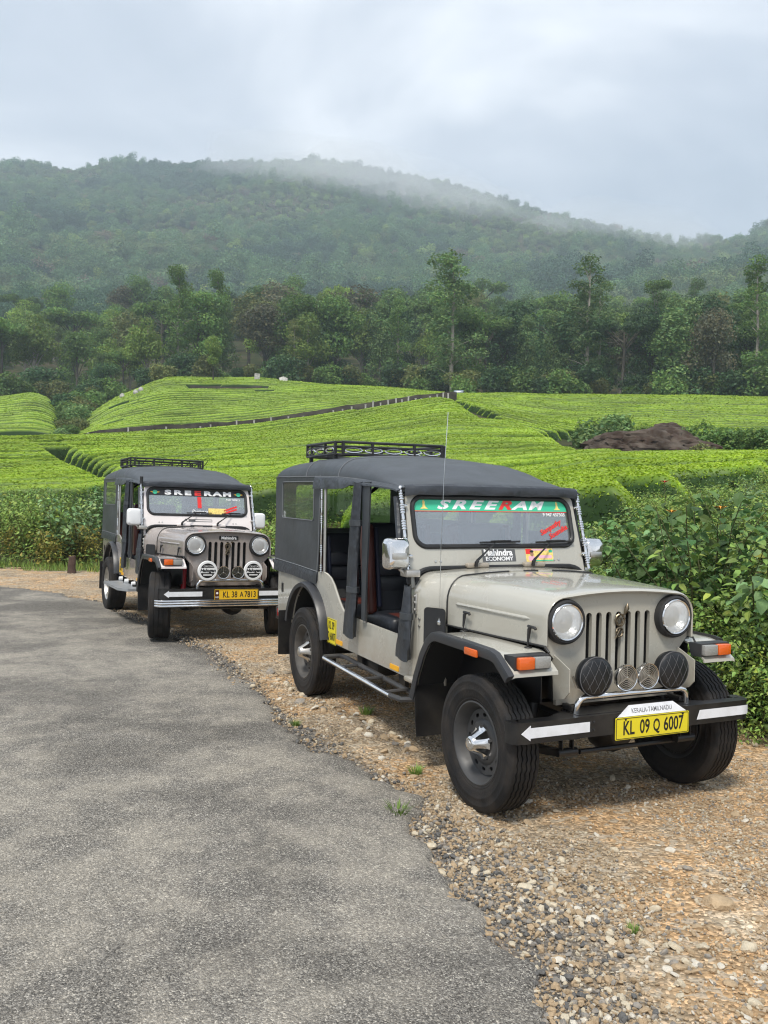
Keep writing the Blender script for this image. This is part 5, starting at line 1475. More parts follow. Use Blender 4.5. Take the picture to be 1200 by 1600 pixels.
    # ---- headlights
    for s in (-1, 1):
        h = empty('headlight', (0.236, s * 0.372, 1.052)); h.parent = root
        M = FRONT(0)
        B = NB(); lathe(B, [(0.122, -0.004), (0.124, 0.020), (0.118, 0.040), (0.108, 0.046), (0.100, 0.040), (0.098, 0.015)], 40, M); obj('bezel', B, MJ['rubber'], h)
        B = NB(); lathe(B, [(0.101, 0.020), (0.101, 0.044), (0.096, 0.050), (0.090, 0.046), (0.089, 0.02)], 40, M); obj('ring', B, MJ['chrome'], h)
        B = NB(); lathe(B, [(0.091, 0.038), (0.080, 0.018), (0.060, -0.004), (0.035, -0.020), (0.0, -0.027)], 40, M); obj('reflector', B, MJ['reflector'], h)
        B = NB(); lathe(B, [(0.0, 0.016), (0.012, 0.014), (0.014, -0.02)], 12, M); box(B, (0.012, 0, -0.006), (0.004, 0.05, 0.012)); obj('bulb_shield', B, MJ['satin'], h)
        B = NB(); lathe(B, [(0.092, 0.040), (0.080, 0.053), (0.055, 0.063), (0.025, 0.068), (0.0, 0.069)], 40, M); obj('lens', B, MJ['lens'], h)

    # ---- front fenders
    for s in (-1, 1):
        path = [(-0.72, 0.50), (-0.685, 0.60), (-0.60, 0.76), (-0.53, 0.85), (-0.47, 0.893), (-0.41, 0.906), (-0.1, 0.908), (0.20, 0.906), (0.255, 0.896), (0.29, 0.875), (0.375, 0.818), (0.378, 0.800)]
        YO = 0.775 if s < 0 or not first else 0.722
        B = NB(); secs = []
        for x, z in path:
            yi = 0.60 - 0.105 * max(0, min(1, (x + 0.60) / 0.80))
            yo = YO
            secs.append([(x, s * (yi + (yo - yi) * f), z) for f in (0, 0.25, 0.5, 0.75, 0.93)] + [(x, s * yo, z - 0.006)])
        n_tip = 8
        fs = loft(B, secs); solid(B, fs, 0.010)
        # inner apron below the fender front, towards the grille
        panel(B, [(0.378, 0.82), (0.378, 0.70), (0.34, 0.66), (0.24, 0.63), (0.22, 0.88)], [], 0.006, SIDE(s * 0.42 + (0.006 if s > 0 else 0)))
        B.faces.ensure_lookup_table()
        f = obj('fender', B, paint, root, mats=[paint, tip])
        if cfg['tip'] != cfg['paint']:
            for p in f.data.polygons:
                if p.center.x > 0.262 and abs(p.center.y) > 0.45: p.material_index = 1
        B = NB(); secs = []
        for x, z in path[:-4]:
            xl, zl_ = -0.17 + (x + 0.17) * 0.968, 0.45 + (z - 0.45) * 0.955
            yi = 0.60 - 0.105 * max(0, min(1, (x + 0.60) / 0.80)) - 0.10
            secs.append([(xl, s * yi, zl_), (xl, s * (YO - 0.004), zl_)])
        solid(B, loft(B, secs), 0.004); obj('wheel_well_liner', B, MJ['interior'], f)
        # rubber flare
        B = NB()
        fl = [(-0.735, 0.47)] + path[:-1] + [(0.388, 0.806)]
        sweep(B, [(x, s * YO, z) for x, z in (fl if s < 0 or not first else fl[:-3])], [(0.0, 0.014), (0.030 * s, 0.008), (0.036 * s, -0.010), (0.030 * s, -0.044), (0.022 * s, -0.044), (0.0, -0.012)], (0, 1, 0))
        obj('flare', B, MJ['flare'], f)
        B = NB(); tube_pts = [(-0.715, -0.65 * -s, 0.52), (-0.665, s * 0.65, 0.24)]
        panel(B, [(0.49, 0), (0.795, 0), (0.80, 0.10), (0.80, 0.31), (0.49, 0.31)] if s > 0 else [(-0.49, 0), (-0.795, 0), (-0.80, 0.10), (-0.80, 0.31), (-0.49, 0.31)], [], 0.008, frame_mtx((-0.655, 0, 0.235), (0, 1, 0), (-0.10, 0, 1)))
        # inner wheel house
        panel(B, [(-0.72, 0.30), (-0.68, 0.60), (-0.5, 0.88), (0.24, 0.89), (0.24, 0.62), (-0.2, 0.55)], [], 0.006, SIDE(s * 0.50))
        obj('mud_flap', B, MJ['black'], f)
        # turn signal
        t = empty('turn_signal', (0.318, s * (YO - 0.132), 0.868)); t.parent = root
        tilt = Matrix.Rotation(R(0), 4, 'Y')
        B = NB(); T = NB()
        loft(T, [[(-0.045, -0.118, 0.034), (-0.045, 0.118, 0.034), (-0.02, 0.118, -0.040), (-0.02, -0.118, -0.040)], [(0.040, -0.106, 0.036), (0.040, 0.106, 0.036), (0.040, 0.106, -0.038), (0.040, -0.106, -0.038)]], close=True, caps=True)
        merge(B, T); obj('housing', B, MJ['flare'], t)
        B = NB(); box(B, (0.052, s * 0.048, 0.0), (0.036, 0.094, 0.062), 0.007); obj('amber_lens', B, MJ['amber'], t)
        B = NB(); box(B, (0.051, -s * 0.050, 0.0), (0.034, 0.098, 0.060), 0.007); obj('clear_lens', B, MJ['clear_lens'], t)
        B = NB(); box(B, (0.02, s * (YO + 0.036), 0.873), (0.135, 0.014, 0.040), 0.005); obj('side_marker', B, MJ['amber'], f)

    # ---- windshield
    B = NB()
    outer = [(-0.690, -0.125), (-0.667, -0.125), (-0.664, -0.06)] + [(-0.520 - 0.144 * math.cos(R(a)), -0.06 + 0.062 * math.sin(R(a))) for a in (20, 40, 60, 80)] + [(-0.50, 0.004), (0.50, 0.004)]
    outer += [(0.520 + 0.144 * math.cos(R(a)), -0.06 + 0.062 * math.sin(R(a))) for a in (80, 60, 40, 20)] + [(0.664, -0.06), (0.667, -0.125), (0.690, -0.125), (0.686, 0.10), (0.672, 0.44)]
    outer += [(0.672 - 0.045 + 0.045 * math.cos(R(a)), 0.466 + 0.045 * math.sin(R(a))) for a in (20, 45, 70, 90)] + [(-0.672 + 0.045 - 0.045 * math.cos(R(a)), 0.466 + 0.045 * math.sin(R(a))) for a in (90, 70, 45, 20)] + [(-0.672, 0.44), (-0.686, 0.10)]
    hole = rrect(0, 0.316, 1.262, 0.346, 0.085, 7)
    panel(B, outer, [hole], 0.032, WSM @ Matrix.Translation((0, 0, -0.028)))
    ws = obj('windshield_frame', B, fpaint, root)
    B = NB()
    tube(B, [WSM @ Vector((p[0], p[1], 0.004)) for p in rrect(0, 0.316, 1.258, 0.342, 0.083, 7)], 0.017, 8, closed=True)
    obj('glass_seal', B, MJ['rubber'], ws)
    B = NB()
    sp = [(-0.650, -0.15), (-0.650, -0.06)] + [(-0.520 - 0.130 * math.cos(R(a)), -0.06 + 0.058 * math.sin(R(a))) for a in (15, 35, 55, 75)] + [(-0.50, -0.002), (0.50, -0.002)] + [(0.520 + 0.130 * math.cos(R(a)), -0.06 + 0.058 * math.sin(R(a))) for a in (75, 55, 35, 15)] + [(0.650, -0.06), (0.650, -0.15)]
    tube(B, [WSM @ Vector((p[0], p[1], 0.012)) for p in sp], 0.016, 8)
    obj('cowl_seal', B, MJ['rubber'], ws)
    B = NB(); panel(B, rrect(0, 0.316, 1.24, 0.325, 0.075, 7), [], 0.004, WSM @ Matrix.Translation((0, 0, -0.008)))
    obj('windshield_glass', B, MJ['glass'], ws)
    # bolts
    B = NB()
    for yy in (-0.50, -0.462, 0.44, 0.478):
        lathe(B, [(0, 0.007), (0.008, 0.005), (0.009, 0)], 8, WSM @ Matrix.Translation((yy, 0.045, 0.004)))
    parts('bolt', B, MJ['satin'], ws)
    # banner across the top of the glass
    B = NB(); bo = [(-0.615, 0.395), (0.615, 0.395)] + [(0.545 + 0.07 * math.cos(R(a)), 0.412 + 0.066 * math.sin(R(a))) for a in (10, 35, 60, 85)] + [(-0.545 - 0.07 * math.cos(R(a)), 0.412 + 0.066 * math.sin(R(a))) for a in (85, 60, 35, 10)]
    panel(B, bo, [], 0.001, WSM @ Matrix.Translation((0, 0, -0.0035)))
    bn = obj('windshield_banner', B, MJ['green'] if first else MJ['black_film'], root)
    B1 = NB(); B2 = NB()
    if first:
        for ch, u in zip('SREERAM', (-0.400, -0.275, -0.150, -0.030, 0.092, 0.215, 0.345)):
            LB = NB(); text_into(LB, ch, 0.088, WSM @ Matrix.Translation((u, 0.436, -0.002)), shear=0.38, sx=1.95 if ch != 'M' else 1.6, bold=0.0035); obj('letter', LB, MJ['red'] if u == 0.092 else MJ['letter'], bn)
        panel(B2, [(-0.612, 0.390), (0.612, 0.390), (0.612, 0.395), (-0.612, 0.395)], [], 0.001, WSM @ Matrix.Translation((0, 0, -0.002)))
        B3 = NB()
        for u in (-0.535, 0.535):
            panel(B3, [(u - 0.03, 0.408), (u + 0.03, 0.408), (u + 0.012, 0.420), (u + 0.007, 0.445), (u + 0.010, 0.455), (u, 0.472), (u - 0.010, 0.455), (u - 0.007, 0.445), (u - 0.012, 0.420)], [], 0.001, WSM @ Matrix.Translation((0, 0, -0.0022)))
        parts('lamp_motif', B3, MJ['sticker_yellow'], bn)
        text_into(B1, '9 947 437303', 0.034, WSM @ Matrix.Translation((0.500, 0.372, -0.002)), bold=0.0006)
        text_into(B2, 'Sample', 0.060, WSM @ Matrix.Translation((0.455, 0.276, -0.002)) @ Matrix.Rotation(R(24), 4, 'Z'), shear=0.2, bold=0.0016) if False else None
        text_into(B2, 'Sampathy', 0.052, WSM @ Matrix.Translation((0.455, 0.278, -0.002)) @ Matrix.Rotation(R(26), 4, 'Z'), shear=0.3, bold=0.0016)
        text_into(B2, 'Soumika', 0.052, WSM @ Matrix.Translation((0.515, 0.246, -0.002)) @ Matrix.Rotation(R(26), 4, 'Z'), shear=0.3, bold=0.0016)
    else:
        for ch, u in zip('SREERAM', (-0.375, -0.25, -0.125, 0.0, 0.13, 0.255, 0.385)):
            LB = NB(); text_into(LB, ch, 0.080, WSM @ Matrix.Translation((u, 0.434, -0.002)), sx=2.05 if ch != 'M' else 1.75, bold=0.0045); obj('letter', LB, MJ['red'] if u == 0.0 else MJ['letter'], bn)
        B3 = NB(); B4 = NB()
        for u in (-0.535, 0.535):
            panel(B3, circ(u, 0.436, 0.030, 16, 0.026), [], 0.001, WSM @ Matrix.Translation((0, 0, -0.0022)))
            for sg in (-1, 1): panel(B4, [(u + sg * 0.03, 0.444), (u + sg * 0.062, 0.438), (u + sg * 0.030, 0.426)], [], 0.001, WSM @ Matrix.Translation((0, 0, -0.0021)))
        parts('flag_motif', B3, MJ['green'], bn); parts('flag_wing', B4, MJ['orange_mark'], bn)
        text_into(B1, '9447 389813', 0.034, WSM @ Matrix.Translation((0.46, 0.362, -0.002)), bold=0.0006)
        text_into(B1, 'Paniyara', 0.062, WSM @ Matrix.Translation((0.02, 0.196, -0.002)), shear=0.25, bold=0.0006)
        for dv in (0.0, -0.035):
            panel(B2, [(0.33, 0.225 + dv), (0.50, 0.285 + dv), (0.51, 0.265 + dv), (0.335, 0.202 + dv)], [], 0.001, WSM @ Matrix.Translation((0, 0, -0.002)))
        panel(B2, rrect(0.02, 0.315, 0.05, 0.15, 0.01), [], 0.001, WSM @ Matrix.Translation((0, 0, -0.002)))
        B5 = NB(); panel(B5, rrect(0.245, 0.205, 0.23, 0.075, 0.004), [], 0.001, WSM @ Matrix.Translation((0, 0, -0.002))); obj('permit_sticker', B5, MJ['sticker_yellow'], bn)
    obj('white_lettering', B1, MJ['letter'], bn); parts('red_lettering', B2, MJ['red'], bn)
    # stickers under the glass
    if first:
        B = NB(); panel(B, rrect(-0.005, 0.079, 0.265, 0.085, 0.004), [], 0.0012, WSM @ Matrix.Translation((0, 0, 0.0045))); st = obj('model_badge', B, MJ['badge'], root)
        B = NB(); text_into(B, 'Mahindra', 0.062, WSM @ Matrix.Translation((-0.01, 0.098, 0.0065)), sx=0.98, bold=0.0022); text_into(B, 'ECONOMY', 0.038, WSM @ Matrix.Translation((-0.005, 0.055, 0.0065)), sx=1.15, bold=0.001); obj('lettering', B, MJ['letter'], st)
        B = NB(); panel(B, rrect(0.325, 0.079, 0.225, 0.092, 0.002), [], 0.0012, WSM @ Matrix.Translation((0, 0, 0.0045))); st = obj('portrait_sticker', B, MJ['sticker_yellow'], root)
        Z = WSM @ Matrix.Translation((0, 0, 0.0062))
        B = NB(); panel(B, rrect(0.236, 0.105, 0.045, 0.036, 0.002), [], 0.0005, Z); obj('red_patch', B, MJ['red'], st)
        B = NB(); panel(B, rrect(0.258, 0.055, 0.055, 0.035, 0.012), [], 0.0006, Z); panel(B, rrect(0.37, 0.066, 0.11, 0.022, 0.006), [], 0.0005, Z); panel(B, rrect(0.33, 0.116, 0.13, 0.012, 0.003), [], 0.0005, Z); parts('pink_print', B, MJ['pink'], st)
        B = NB(); panel(B, circ(0.262, 0.088, 0.014, 14, 0.019), [], 0.0012, Z); obj('portrait', B, MJ['skin'], st)
        B = NB(); panel(B, circ(0.262, 0.105, 0.016, 14, 0.009), [], 0.0016, Z); obj('portrait_hair', B, MJ['ink'], st)
        B = NB(); panel(B, rrect(0.36, 0.040, 0.15, 0.008, 0.002), [], 0.0005, Z); panel(B, rrect(0.42, 0.105, 0.03, 0.018, 0.006), [], 0.0005, Z); parts('green_print', B, MJ['green'], st)
    else:
        B = NB(); panel(B, rrect(0.02, 0.075, 0.30, 0.034, 0.004), [rrect(0.06, 0.075, 0.21, 0.018, 0.003)], 0.0012, WSM @ Matrix.Translation((0, 0, 0.0045))); text_into(B, 'FC', 0.05, WSM @ Matrix.Translation((-0.16, 0.076, 0.005)), shear=0.3, bold=0.001); obj('model_badge', B, MJ['badge'], ws)
    # wipers
    for yy in (-0.235, 0.215):
        w = empty('wiper', WSM @ Vector((yy, 0.015, 0.03))); w.parent = root
        B = NB(); box(B, (0.01, 0.03, -0.005), (0.05, 0.17, 0.035), 0.014, 3); obj('wiper_base', B, fpaint, w)
        B = NB()
        tube(B, [(0.045, 0, -0.01), (0.05, 0.0, 0.018), (0.05, 0.012, 0.028)], 0.013, 8)
        a0 = Vector((0.05, 0.005, 0.028)); a1 = (WSM @ Vector((yy + 0.20, 0.165, 0.035))) - Vector(w.location)
        am = a0.lerp(a1, 0.35)
        tube(B, [a0, am, a1], 0.006, 6, rr=[0.010, 0.007, 0.004])
        b0 = (WSM @ Vector((yy + 0.08, 0.166, 0.026))) - Vector(w.location); b1 = (WSM @ Vector((yy + 0.40, 0.172, 0.026))) - Vector(w.location)
        tube(B, [b0, b0.lerp(b1, 0.5) + Vector((0.008, 0, 0)), b1], 0.007, 6)
        tube(B, [b0.lerp(b1, 0.25) + Vector((0.012, 0, 0.008)), b0.lerp(b1, 0.5) + Vector((0.018, 0, 0.01)), b0.lerp(b1, 0.75) + Vector((0.012, 0, 0.008))], 0.005, 6)
        obj('wiper_arm', B, MJ['black'], w)

    # ---- canvas roof
    B = NB()
    def rsec(x, hw, zs, zt, rc):
        half = [(-hw, zs - 0.03), (-hw, zs)]
        for k in range(1, 9):
            a = R(90 * k / 8)
            half.append((-(hw - rc) - rc * math.cos(a), zs + (zt - 0.035 - zs) * math.sin(a)))
        for f in (0.7, 0.45, 0.22):
            half.append((-(hw - rc) * f, zt - 0.035 * f ** 2))
        full = half + [(0, zt)] + [(-y, z) for y, z in half[::-1]]
        out = []
        for y, z in full:
            d = (0.010 * noise.noise(Vector((x * 2.1, y * 2.5, z * 2))) + 0.006 * noise.noise(Vector((x * 8, y * 3.1, 4))) - 0.010 * max(0, math.sin((x + 2.65) / 0.87 * math.pi)) * (1 - (y / hw) ** 2)) if abs(y) < hw - 0.005 else 0
            out.append((x, y, z + d))
        return out
    RS = ((-3.945, 0.69, 1.84, 1.86, 0.10), (-3.94, 0.695, 1.85, 1.915, 0.13), (-3.915, 0.70, 1.857, 1.958, 0.15), (-3.86, 0.702, 1.86, 1.99, 0.16), (-3.7, 0.705, 1.86, 2.012, 0.17), (-3.3, 0.705, 1.858, 2.028, 0.17), (-2.9, 0.705, 1.855, 2.036, 0.17),
          (-2.5, 0.705, 1.85, 2.036, 0.18), (-2.2, 0.705, 1.842, 2.03, 0.19), (-2.0, 0.703, 1.832, 2.012, 0.20), (-1.8, 0.70, 1.82, 1.982, 0.22), (-1.6, 0.695, 1.805, 1.940, 0.22), (-1.4, 0.688, 1.79, 1.880, 0.2), (-1.2, 0.68, 1.772, 1.816, 0.14), (-1.135, 0.676, 1.765, 1.796, 0.10), (-1.112, 0.674, 1.752, 1.780, 0.10))
    xs_ = sorted(set([q[0] for q in RS]) | set(np.round(np.linspace(-3.8, -1.2, 53), 4)))
    RI = [tuple([x] + [float(np.interp(x, [r[0] for r in RS], [r[i] for r in RS])) for i in (1, 2, 3, 4)]) for x in xs_]
    fs = loft(B, [rsec(*q) for q in RI]); solid(B, fs, 0.008)
    roof = obj('canvas_roof', B, MJ['canvas'], root)
    # front flap folded over the frame
    B = NB(); secs = []
    for k in range(25):
        y = -0.685 + 1.37 * k / 24
        wob = 0.006 * noise.noise(Vector((y * 6, 3.3, 0)))
        drop = 0.012 * (abs(y) / 0.685) ** 6
        secs.append([(-1.125, y, 1.792 - drop), (-1.100 + wob, y * 1.005, 1.778 - drop), (-1.092 + wob, y * 1.008, 1.752 + wob), (-1.100 + wob, y * 1.008, 1.718 + wob - drop), (-1.112, y * 1.004, 1.716 + wob)])
    solid(B, loft(B, secs), 0.005)
    obj('front_flap', B, MJ['canvas_fold'], roof)
    for s in (-1, 1):
        B = NB(); secs = []
        for k in range(33):
            x = -2.80 + 1.68 * k / 32
            zs = float(np.interp(x, [-2.8, -2.2, -1.8, -1.2, -1.1], [1.855, 1.842, 1.82, 1.772, 1.755]))
            dp = float(np.interp(x, [-2.8, -2.3, -2.1, -1.95, -1.5, -1.15], [0.105, 0.098, 0.085, 0.05, 0.03, 0.025]))
            wb = 0.010 * noise.noise(Vector((x * 5, s, 2)))
            secs.append([(x, s * 0.700, zs + 0.004), (x, s * (0.722 + wb * 0.5), zs - 0.012), (x, s * (0.735 + wb), zs - dp * 0.6), (x, s * (0.738 + wb), zs - dp)])
        solid(B, loft(B, secs), 0.005)
        obj('side_flap', B, MJ['canvas_fold'], roof)
    B = NB()
    for x in (-3.05, -2.28):
        q = [r for r in RS]
        hw, zs, zt, rc = [float(np.interp(x, [r[0] for r in RS], [r[i] for r in RS])) for i in (1, 2, 3, 4)]
        tube(B, [(p[0], p[1] * 1.001, p[2] + 0.002) for p in rsec(x, hw, zs, zt, rc)[1:-1]], 0.004, 5)
    for s in (-1, 1):
        tube(B, [(r[0], s * (r[1] + 0.003), r[2] - 0.002) for r in RS[2:-1]], 0.004, 5)
    parts('seam', B, MJ['stitch'], roof)
    # rear quarter canvas with a clear window
    for s in (-1, 1):
        B = NB()
        wz = rrect(-3.29, 1.645, 0.86, 0.32, 0.03)
        yo = -0.697 if s < 0 else 0.703
        pts = [(-3.945, 0.985), (-3.35, 0.985), (-2.76, 0.965), (-2.735, 0.99), (-2.70, 1.40), (-2.69, 1.862), (-3.93, 1.862)]
        panel(B, pts, [wz], 0.006, SIDE(yo))
        cv = obj('side_canvas', B, MJ['canvas'], root)
        B = NB(); panel(B, rrect(-3.29, 1.645, 0.88, 0.34, 0.03), [], 0.002, SIDE(yo - 0.002)); obj('side_window', B, MJ['plastic'], cv)
        B = NB(); yy = s * 0.706
        tube(B, [(x, yy, z) for x, z in rrect(-3.29, 1.645, 0.87, 0.33, 0.03)], 0.004, 5, closed=True)
        tube(B, [(-3.945, yy, 1.085), (-3.3, yy, 1.075), (-2.73, yy, 1.06)], 0.004, 5)
        tube(B, [(-2.76, yy, 0.97), (-2.72, yy, 1.2), (-2.70, yy, 1.86)], 0.004, 5)
        parts('seam', B, MJ['stitch'], cv)
        B = NB(); secs = []
        for k in range(17):
            x = -3.94 + 1.20 * k / 16
            wb = 0.010 * noise.noise(Vector((x * 4, s * 2, 5)))
            zl = float(np.interp(x, [-3.94, -3.4, -2.76], [0.985, 0.985, 0.965])) - 0.01
            secs.append([(x, s * 0.708, zl + 0.095), (x, s * (0.716 + wb), zl + 0.05), (x, s * (0.718 + wb), zl)])
        solid(B, loft(B, secs), 0.004); obj('hem', B, MJ['canvas_fold'], cv)
    # rear canvas with window
    B = NB(); panel(B, [(-0.70, 0.97), (0.70, 0.97), (0.70, 1.86), (-0.70, 1.86)], [rrect(0, 1.58, 1.0, 0.42, 0.04)], 0.006, FRONT(-3.948)); rc_ = obj('rear_canvas', B, MJ['canvas'], root)
    B = NB(); panel(B, rrect(0, 1.58, 1.02, 0.44, 0.04), [], 0.002, FRONT(-3.946)); obj('rear_window', B, MJ['plastic'], rc_)
    # far side: closed canvas doors with clear windows
    for nm, x0, x1 in (('rear', -2.66, -1.83), ('front', -1.80, -1.04)):
        B = NB()
        top = 1.84 if nm == 'rear' else 1.80
        xt = x1 if nm == 'rear' else -1.14
        panel(B, [(x0, 0.80), (x1, 0.80), (x1, 1.2), (xt, top - 0.03), (x0, top)], [rrect((x0 + x1) / 2 - (0 if nm == 'rear' else 0.05), 1.60, (x1 - x0) * 0.74, 0.30, 0.03)], 0.006, SIDE(0.694))
        d = obj('canvas_door', B, MJ['canvas'], root)
        B = NB(); panel(B, rrect((x0 + x1) / 2 - (0 if nm == 'rear' else 0.05), 1.60, (x1 - x0) * 0.76, 0.32, 0.03), [], 0.002, SIDE(0.692)); obj('door_window', B, MJ['plastic'], d)

    # ---- posts of the open side
    def turned(B, p0, p1, r, groups, n=10):
        p0, p1 = Vector(p0), Vector(p1); L = (p1 - p0).length
        prof = [(0.0, 0.0), (r, 0.0)]
        for g in groups:
            for k in (-1.5, -0.5, 0.5, 1.5):
                z = g * L + k * 0.017
                prof += [(r * 0.75, z - 0.008), (r * 1.35, z - 0.005), (r * 1.35, z + 0.004), (r * 0.75, z + 0.007)]
            prof += [(r, g * L + 0.042)]
        prof += [(r, L), (r * 0.6, L + 0.008), (0, L + 0.010)]
        q = (p1 - p0).to_track_quat('Z', 'Y').to_matrix().to_4x4(); q.translation = p0
        lathe(B, prof, n, q)
    for s in (-1, 1):
        B = NB(); turned(B, (-2.645, s * 0.705, 1.06), (-2.655, s * 0.705, 1.765), 0.011, (0.05, 0.28, 0.62, 0.80, 0.93)); obj('rear_post', B, MJ['chrome'], root)
        B = NB(); tube(B, [(-2.60, s * 0.69, 1.05), (-2.61, s * 0.69, 1.80)], 0.014, 8); tube(B, [(-1.72, s * 0.695, 0.78), (-1.74, s * 0.69, 1.80)], 0.016, 10); parts('door_post', B, MJ['satin'], root)
        a0 = WSM @ Vector((s * 0.715, -0.03, 0.02)); a1 = WSM @ Vector((s * 0.705, 0.55, 0.02))
        B = NB(); turned(B, a0, a1, 0.013, (0.12, 0.34, 0.55, 0.74, 0.90), 12)
        for v_ in (0.08, 0.42):
            tube(B, [WSM @ Vector((s * 0.672, v_, 0.02)), WSM @ Vector((s * 0.712, v_, 0.02))], 0.009, 8)
            lathe(B, [(0, 0.008), (0.014, 0.006), (0.015, -0.004), (0, -0.006)], 10, frame_mtx(WSM @ Vector((s * 0.690, v_, 0.02)), (0, 0, 1), (1, 0, 0)))
        obj('windshield_post', B, MJ['chrome'], root)
        B = NB(); tube(B, [WSM @ Vector((s * 0.694, v_, -0.022)) for v_ in (-0.10, 0.2, 0.5)], 0.018, 8); obj('door_seal', B, MJ['rubber'], root)

    # ---- rolled door curtains on the open side
    def curtain(pts, widths, nm='door_curtain'):
        c = empty(nm, pts[0]); c.parent = root
        o = Vector(pts[0]); B = NB(); secs = []
        n = 14; K = 22
        P = [Vector(p) for p in pts]
        for k in range(K + 1):
            f = k / K
            q = Vector([float(np.interp(f, np.linspace(0, 1, len(P)), [p[i] for p in P])) for i in range(3)]) - o
            wx, wy = [float(np.interp(f, np.linspace(0, 1, len(widths)), [w[i] for w in widths])) for i in range(2)]
            ring = []
            for j in range(n):
                a = 2 * math.pi * j / n
                rr = 1 + 0.16 * math.sin(3 * a + 4 * f) + 0.10 * math.sin(5 * a + 9 * f + 1)
                ring.append((q.x + wx * rr * math.cos(a), q.y + wy * rr * math.sin(a), q.z + 0.006 * math.sin(2 * a)))
            secs.append(ring)
        loft(B, secs, close=True, caps=True)
        obj('rolled_canvas', B, MJ['canvas_fold'], c, angle=60)
        B = NB()
        for f in ((0.25, 0.70) if len(pts) > 3 else (0.42,)):
            q = Vector([float(np.interp(f, np.linspace(0, 1, len(P)), [p[i] for p in P])) for i in range(3)]) - o
            wx, wy = [float(np.interp(f, np.linspace(0, 1, len(widths)), [w[i] for w in widths])) for i in range(2)]
            secs = [[(q.x + (wx * 1.2 + d) * math.cos(2 * math.pi * j / 14), q.y + (wy * 1.2 + d) * math.sin(2 * math.pi * j / 14), q.z + z) for j in range(14)] for z, d in ((-0.022, -0.004), (-0.02, 0.003), (0.02, 0.003), (0.022, -0.004))]
            loft(B, secs, close=True, caps=True)
        parts('strap', B, MJ['canvas'], c)
    curtain([(-1.80, -0.735, 1.80), (-1.82, -0.745, 1.4), (-1.83, -0.75, 1.05), (-1.86, -0.76, 0.66)], [(0.055, 0.030), (0.065, 0.035), (0.06, 0.035), (0.095, 0.028)])
    curtain([(-0.935, -0.735, 1.13), (-0.93, -0.745, 0.90), (-0.955, -0.75, 0.655)], [(0.030, 0.022), (0.060, 0.030), (0.085, 0.028)])
    B = NB(); panel(B, [(-1.72, 0.80), (-1.66, 0.80), (-1.60, 1.80), (-1.745, 1.80)], [], 0.012, SIDE(-0.715)); obj('curtain_edge', B, MJ['canvas'], root)
    B = NB(); tube(B, [WSM @ Vector((-0.70, 0.50, -0.05)), WSM @ Vector((-0.715, 0.2, -0.06)), (-0.96, -0.72, 1.18)], 0.022, 8, rr=[0.03, 0.022, 0.018]); obj('curtain_edge', B, MJ['canvas_fold'], root)

    # ---- mirrors
    for s in (-1, 1):
        mloc = Vector((-0.945, -0.815, 1.335)) if s < 0 else Vector((-1.06, 0.80, 1.32))
        mr = empty('side_mirror', mloc); mr.parent = root
        mmat = MJ['chrome'] if first else MJ['lamp_white']
        B = NB()
        secs = []
        for x, w, h in ((0.048, 0.040, 0.050), (0.042, 0.066, 0.082), (0.020, 0.080, 0.098), (-0.030, 0.084, 0.103), (-0.045, 0.080, 0.100)):
            secs.append([(x, p[0], p[1]) for p in rrect(0, 0, 2 * w, 2 * h, min(w, h) * 0.45, 4)])
        loft(B, secs, close=True, caps=True)
        sh = obj('mirror_shell', B, mmat if s < 0 or not first else MJ['chrome'], mr)
        B = NB(); panel(B, rrect(0, 0, 0.15, 0.185, 0.03), [], 0.003, FRONT(-0.0495)); obj('mirror_glass', B, MJ['glass'], mr)
        if first:
            B = NB(); box(B, (0.050, 0, -0.012), (0.012, 0.10, 0.040), 0.005); obj('mirror_trim', B, MJ['satin'], mr)
        B = NB(); tube(B, [(0.0, -s * 0.02, -0.095), (0.01, -s * 0.06, -0.135), (0.02, -s * 0.12, -0.125)], 0.010, 8); box(B, (0.0, -s * 0.10, -0.125), (0.10, 0.10, 0.045), 0.008); obj('mirror_arm', B, MJ['satin'], mr)

    # ---- bumper
    b = empty('bumper', (0, 0, 0)); b.parent = root
    B = NB()
    bz0, bz1 = 0.470, 0.580
    path = [(0.345, -0.790), (0.372, -0.790), (0.402, -0.782), (0.420, -0.760), (0.425, -0.72), (0.425, 0.73), (0.420, 0.775), (0.400, 0.80), (0.36, 0.812), (0.30, 0.815)]
    sweep(B, [(x, y, 0) for x, y in path], [(bz0, 0.0), (bz1, 0.0), (bz1, -0.07), (bz1 - 0.008, -0.07), (bz1 - 0.008, -0.008), (bz0 + 0.008, -0.008), (bz0 + 0.008, -0.07), (bz0, -0.07)], (0, 0, 1))
    bar = obj('bumper_bar', B, MJ['black'], b)
    B = NB()
    box(B, (0.32, 0, 0.575), (0.15, 0.76, 0.014)); 
    for s in (-1, 1):
        panel(B, [(0.25, s * 0.36), (0.40, s * 0.36), (0.40, s * 0.62)] if s > 0 else [(0.25, s * 0.36), (0.40, s * 0.62), (0.40, s * 0.36)], [], 0.010, Matrix.Translation((0, 0, 0.567)))
        box(B, (0.30, s * 0.36, 0.60), (0.10, 0.03, 0.03), 0.004)
    obj('bumper_deck', B, MJ['black'], b)
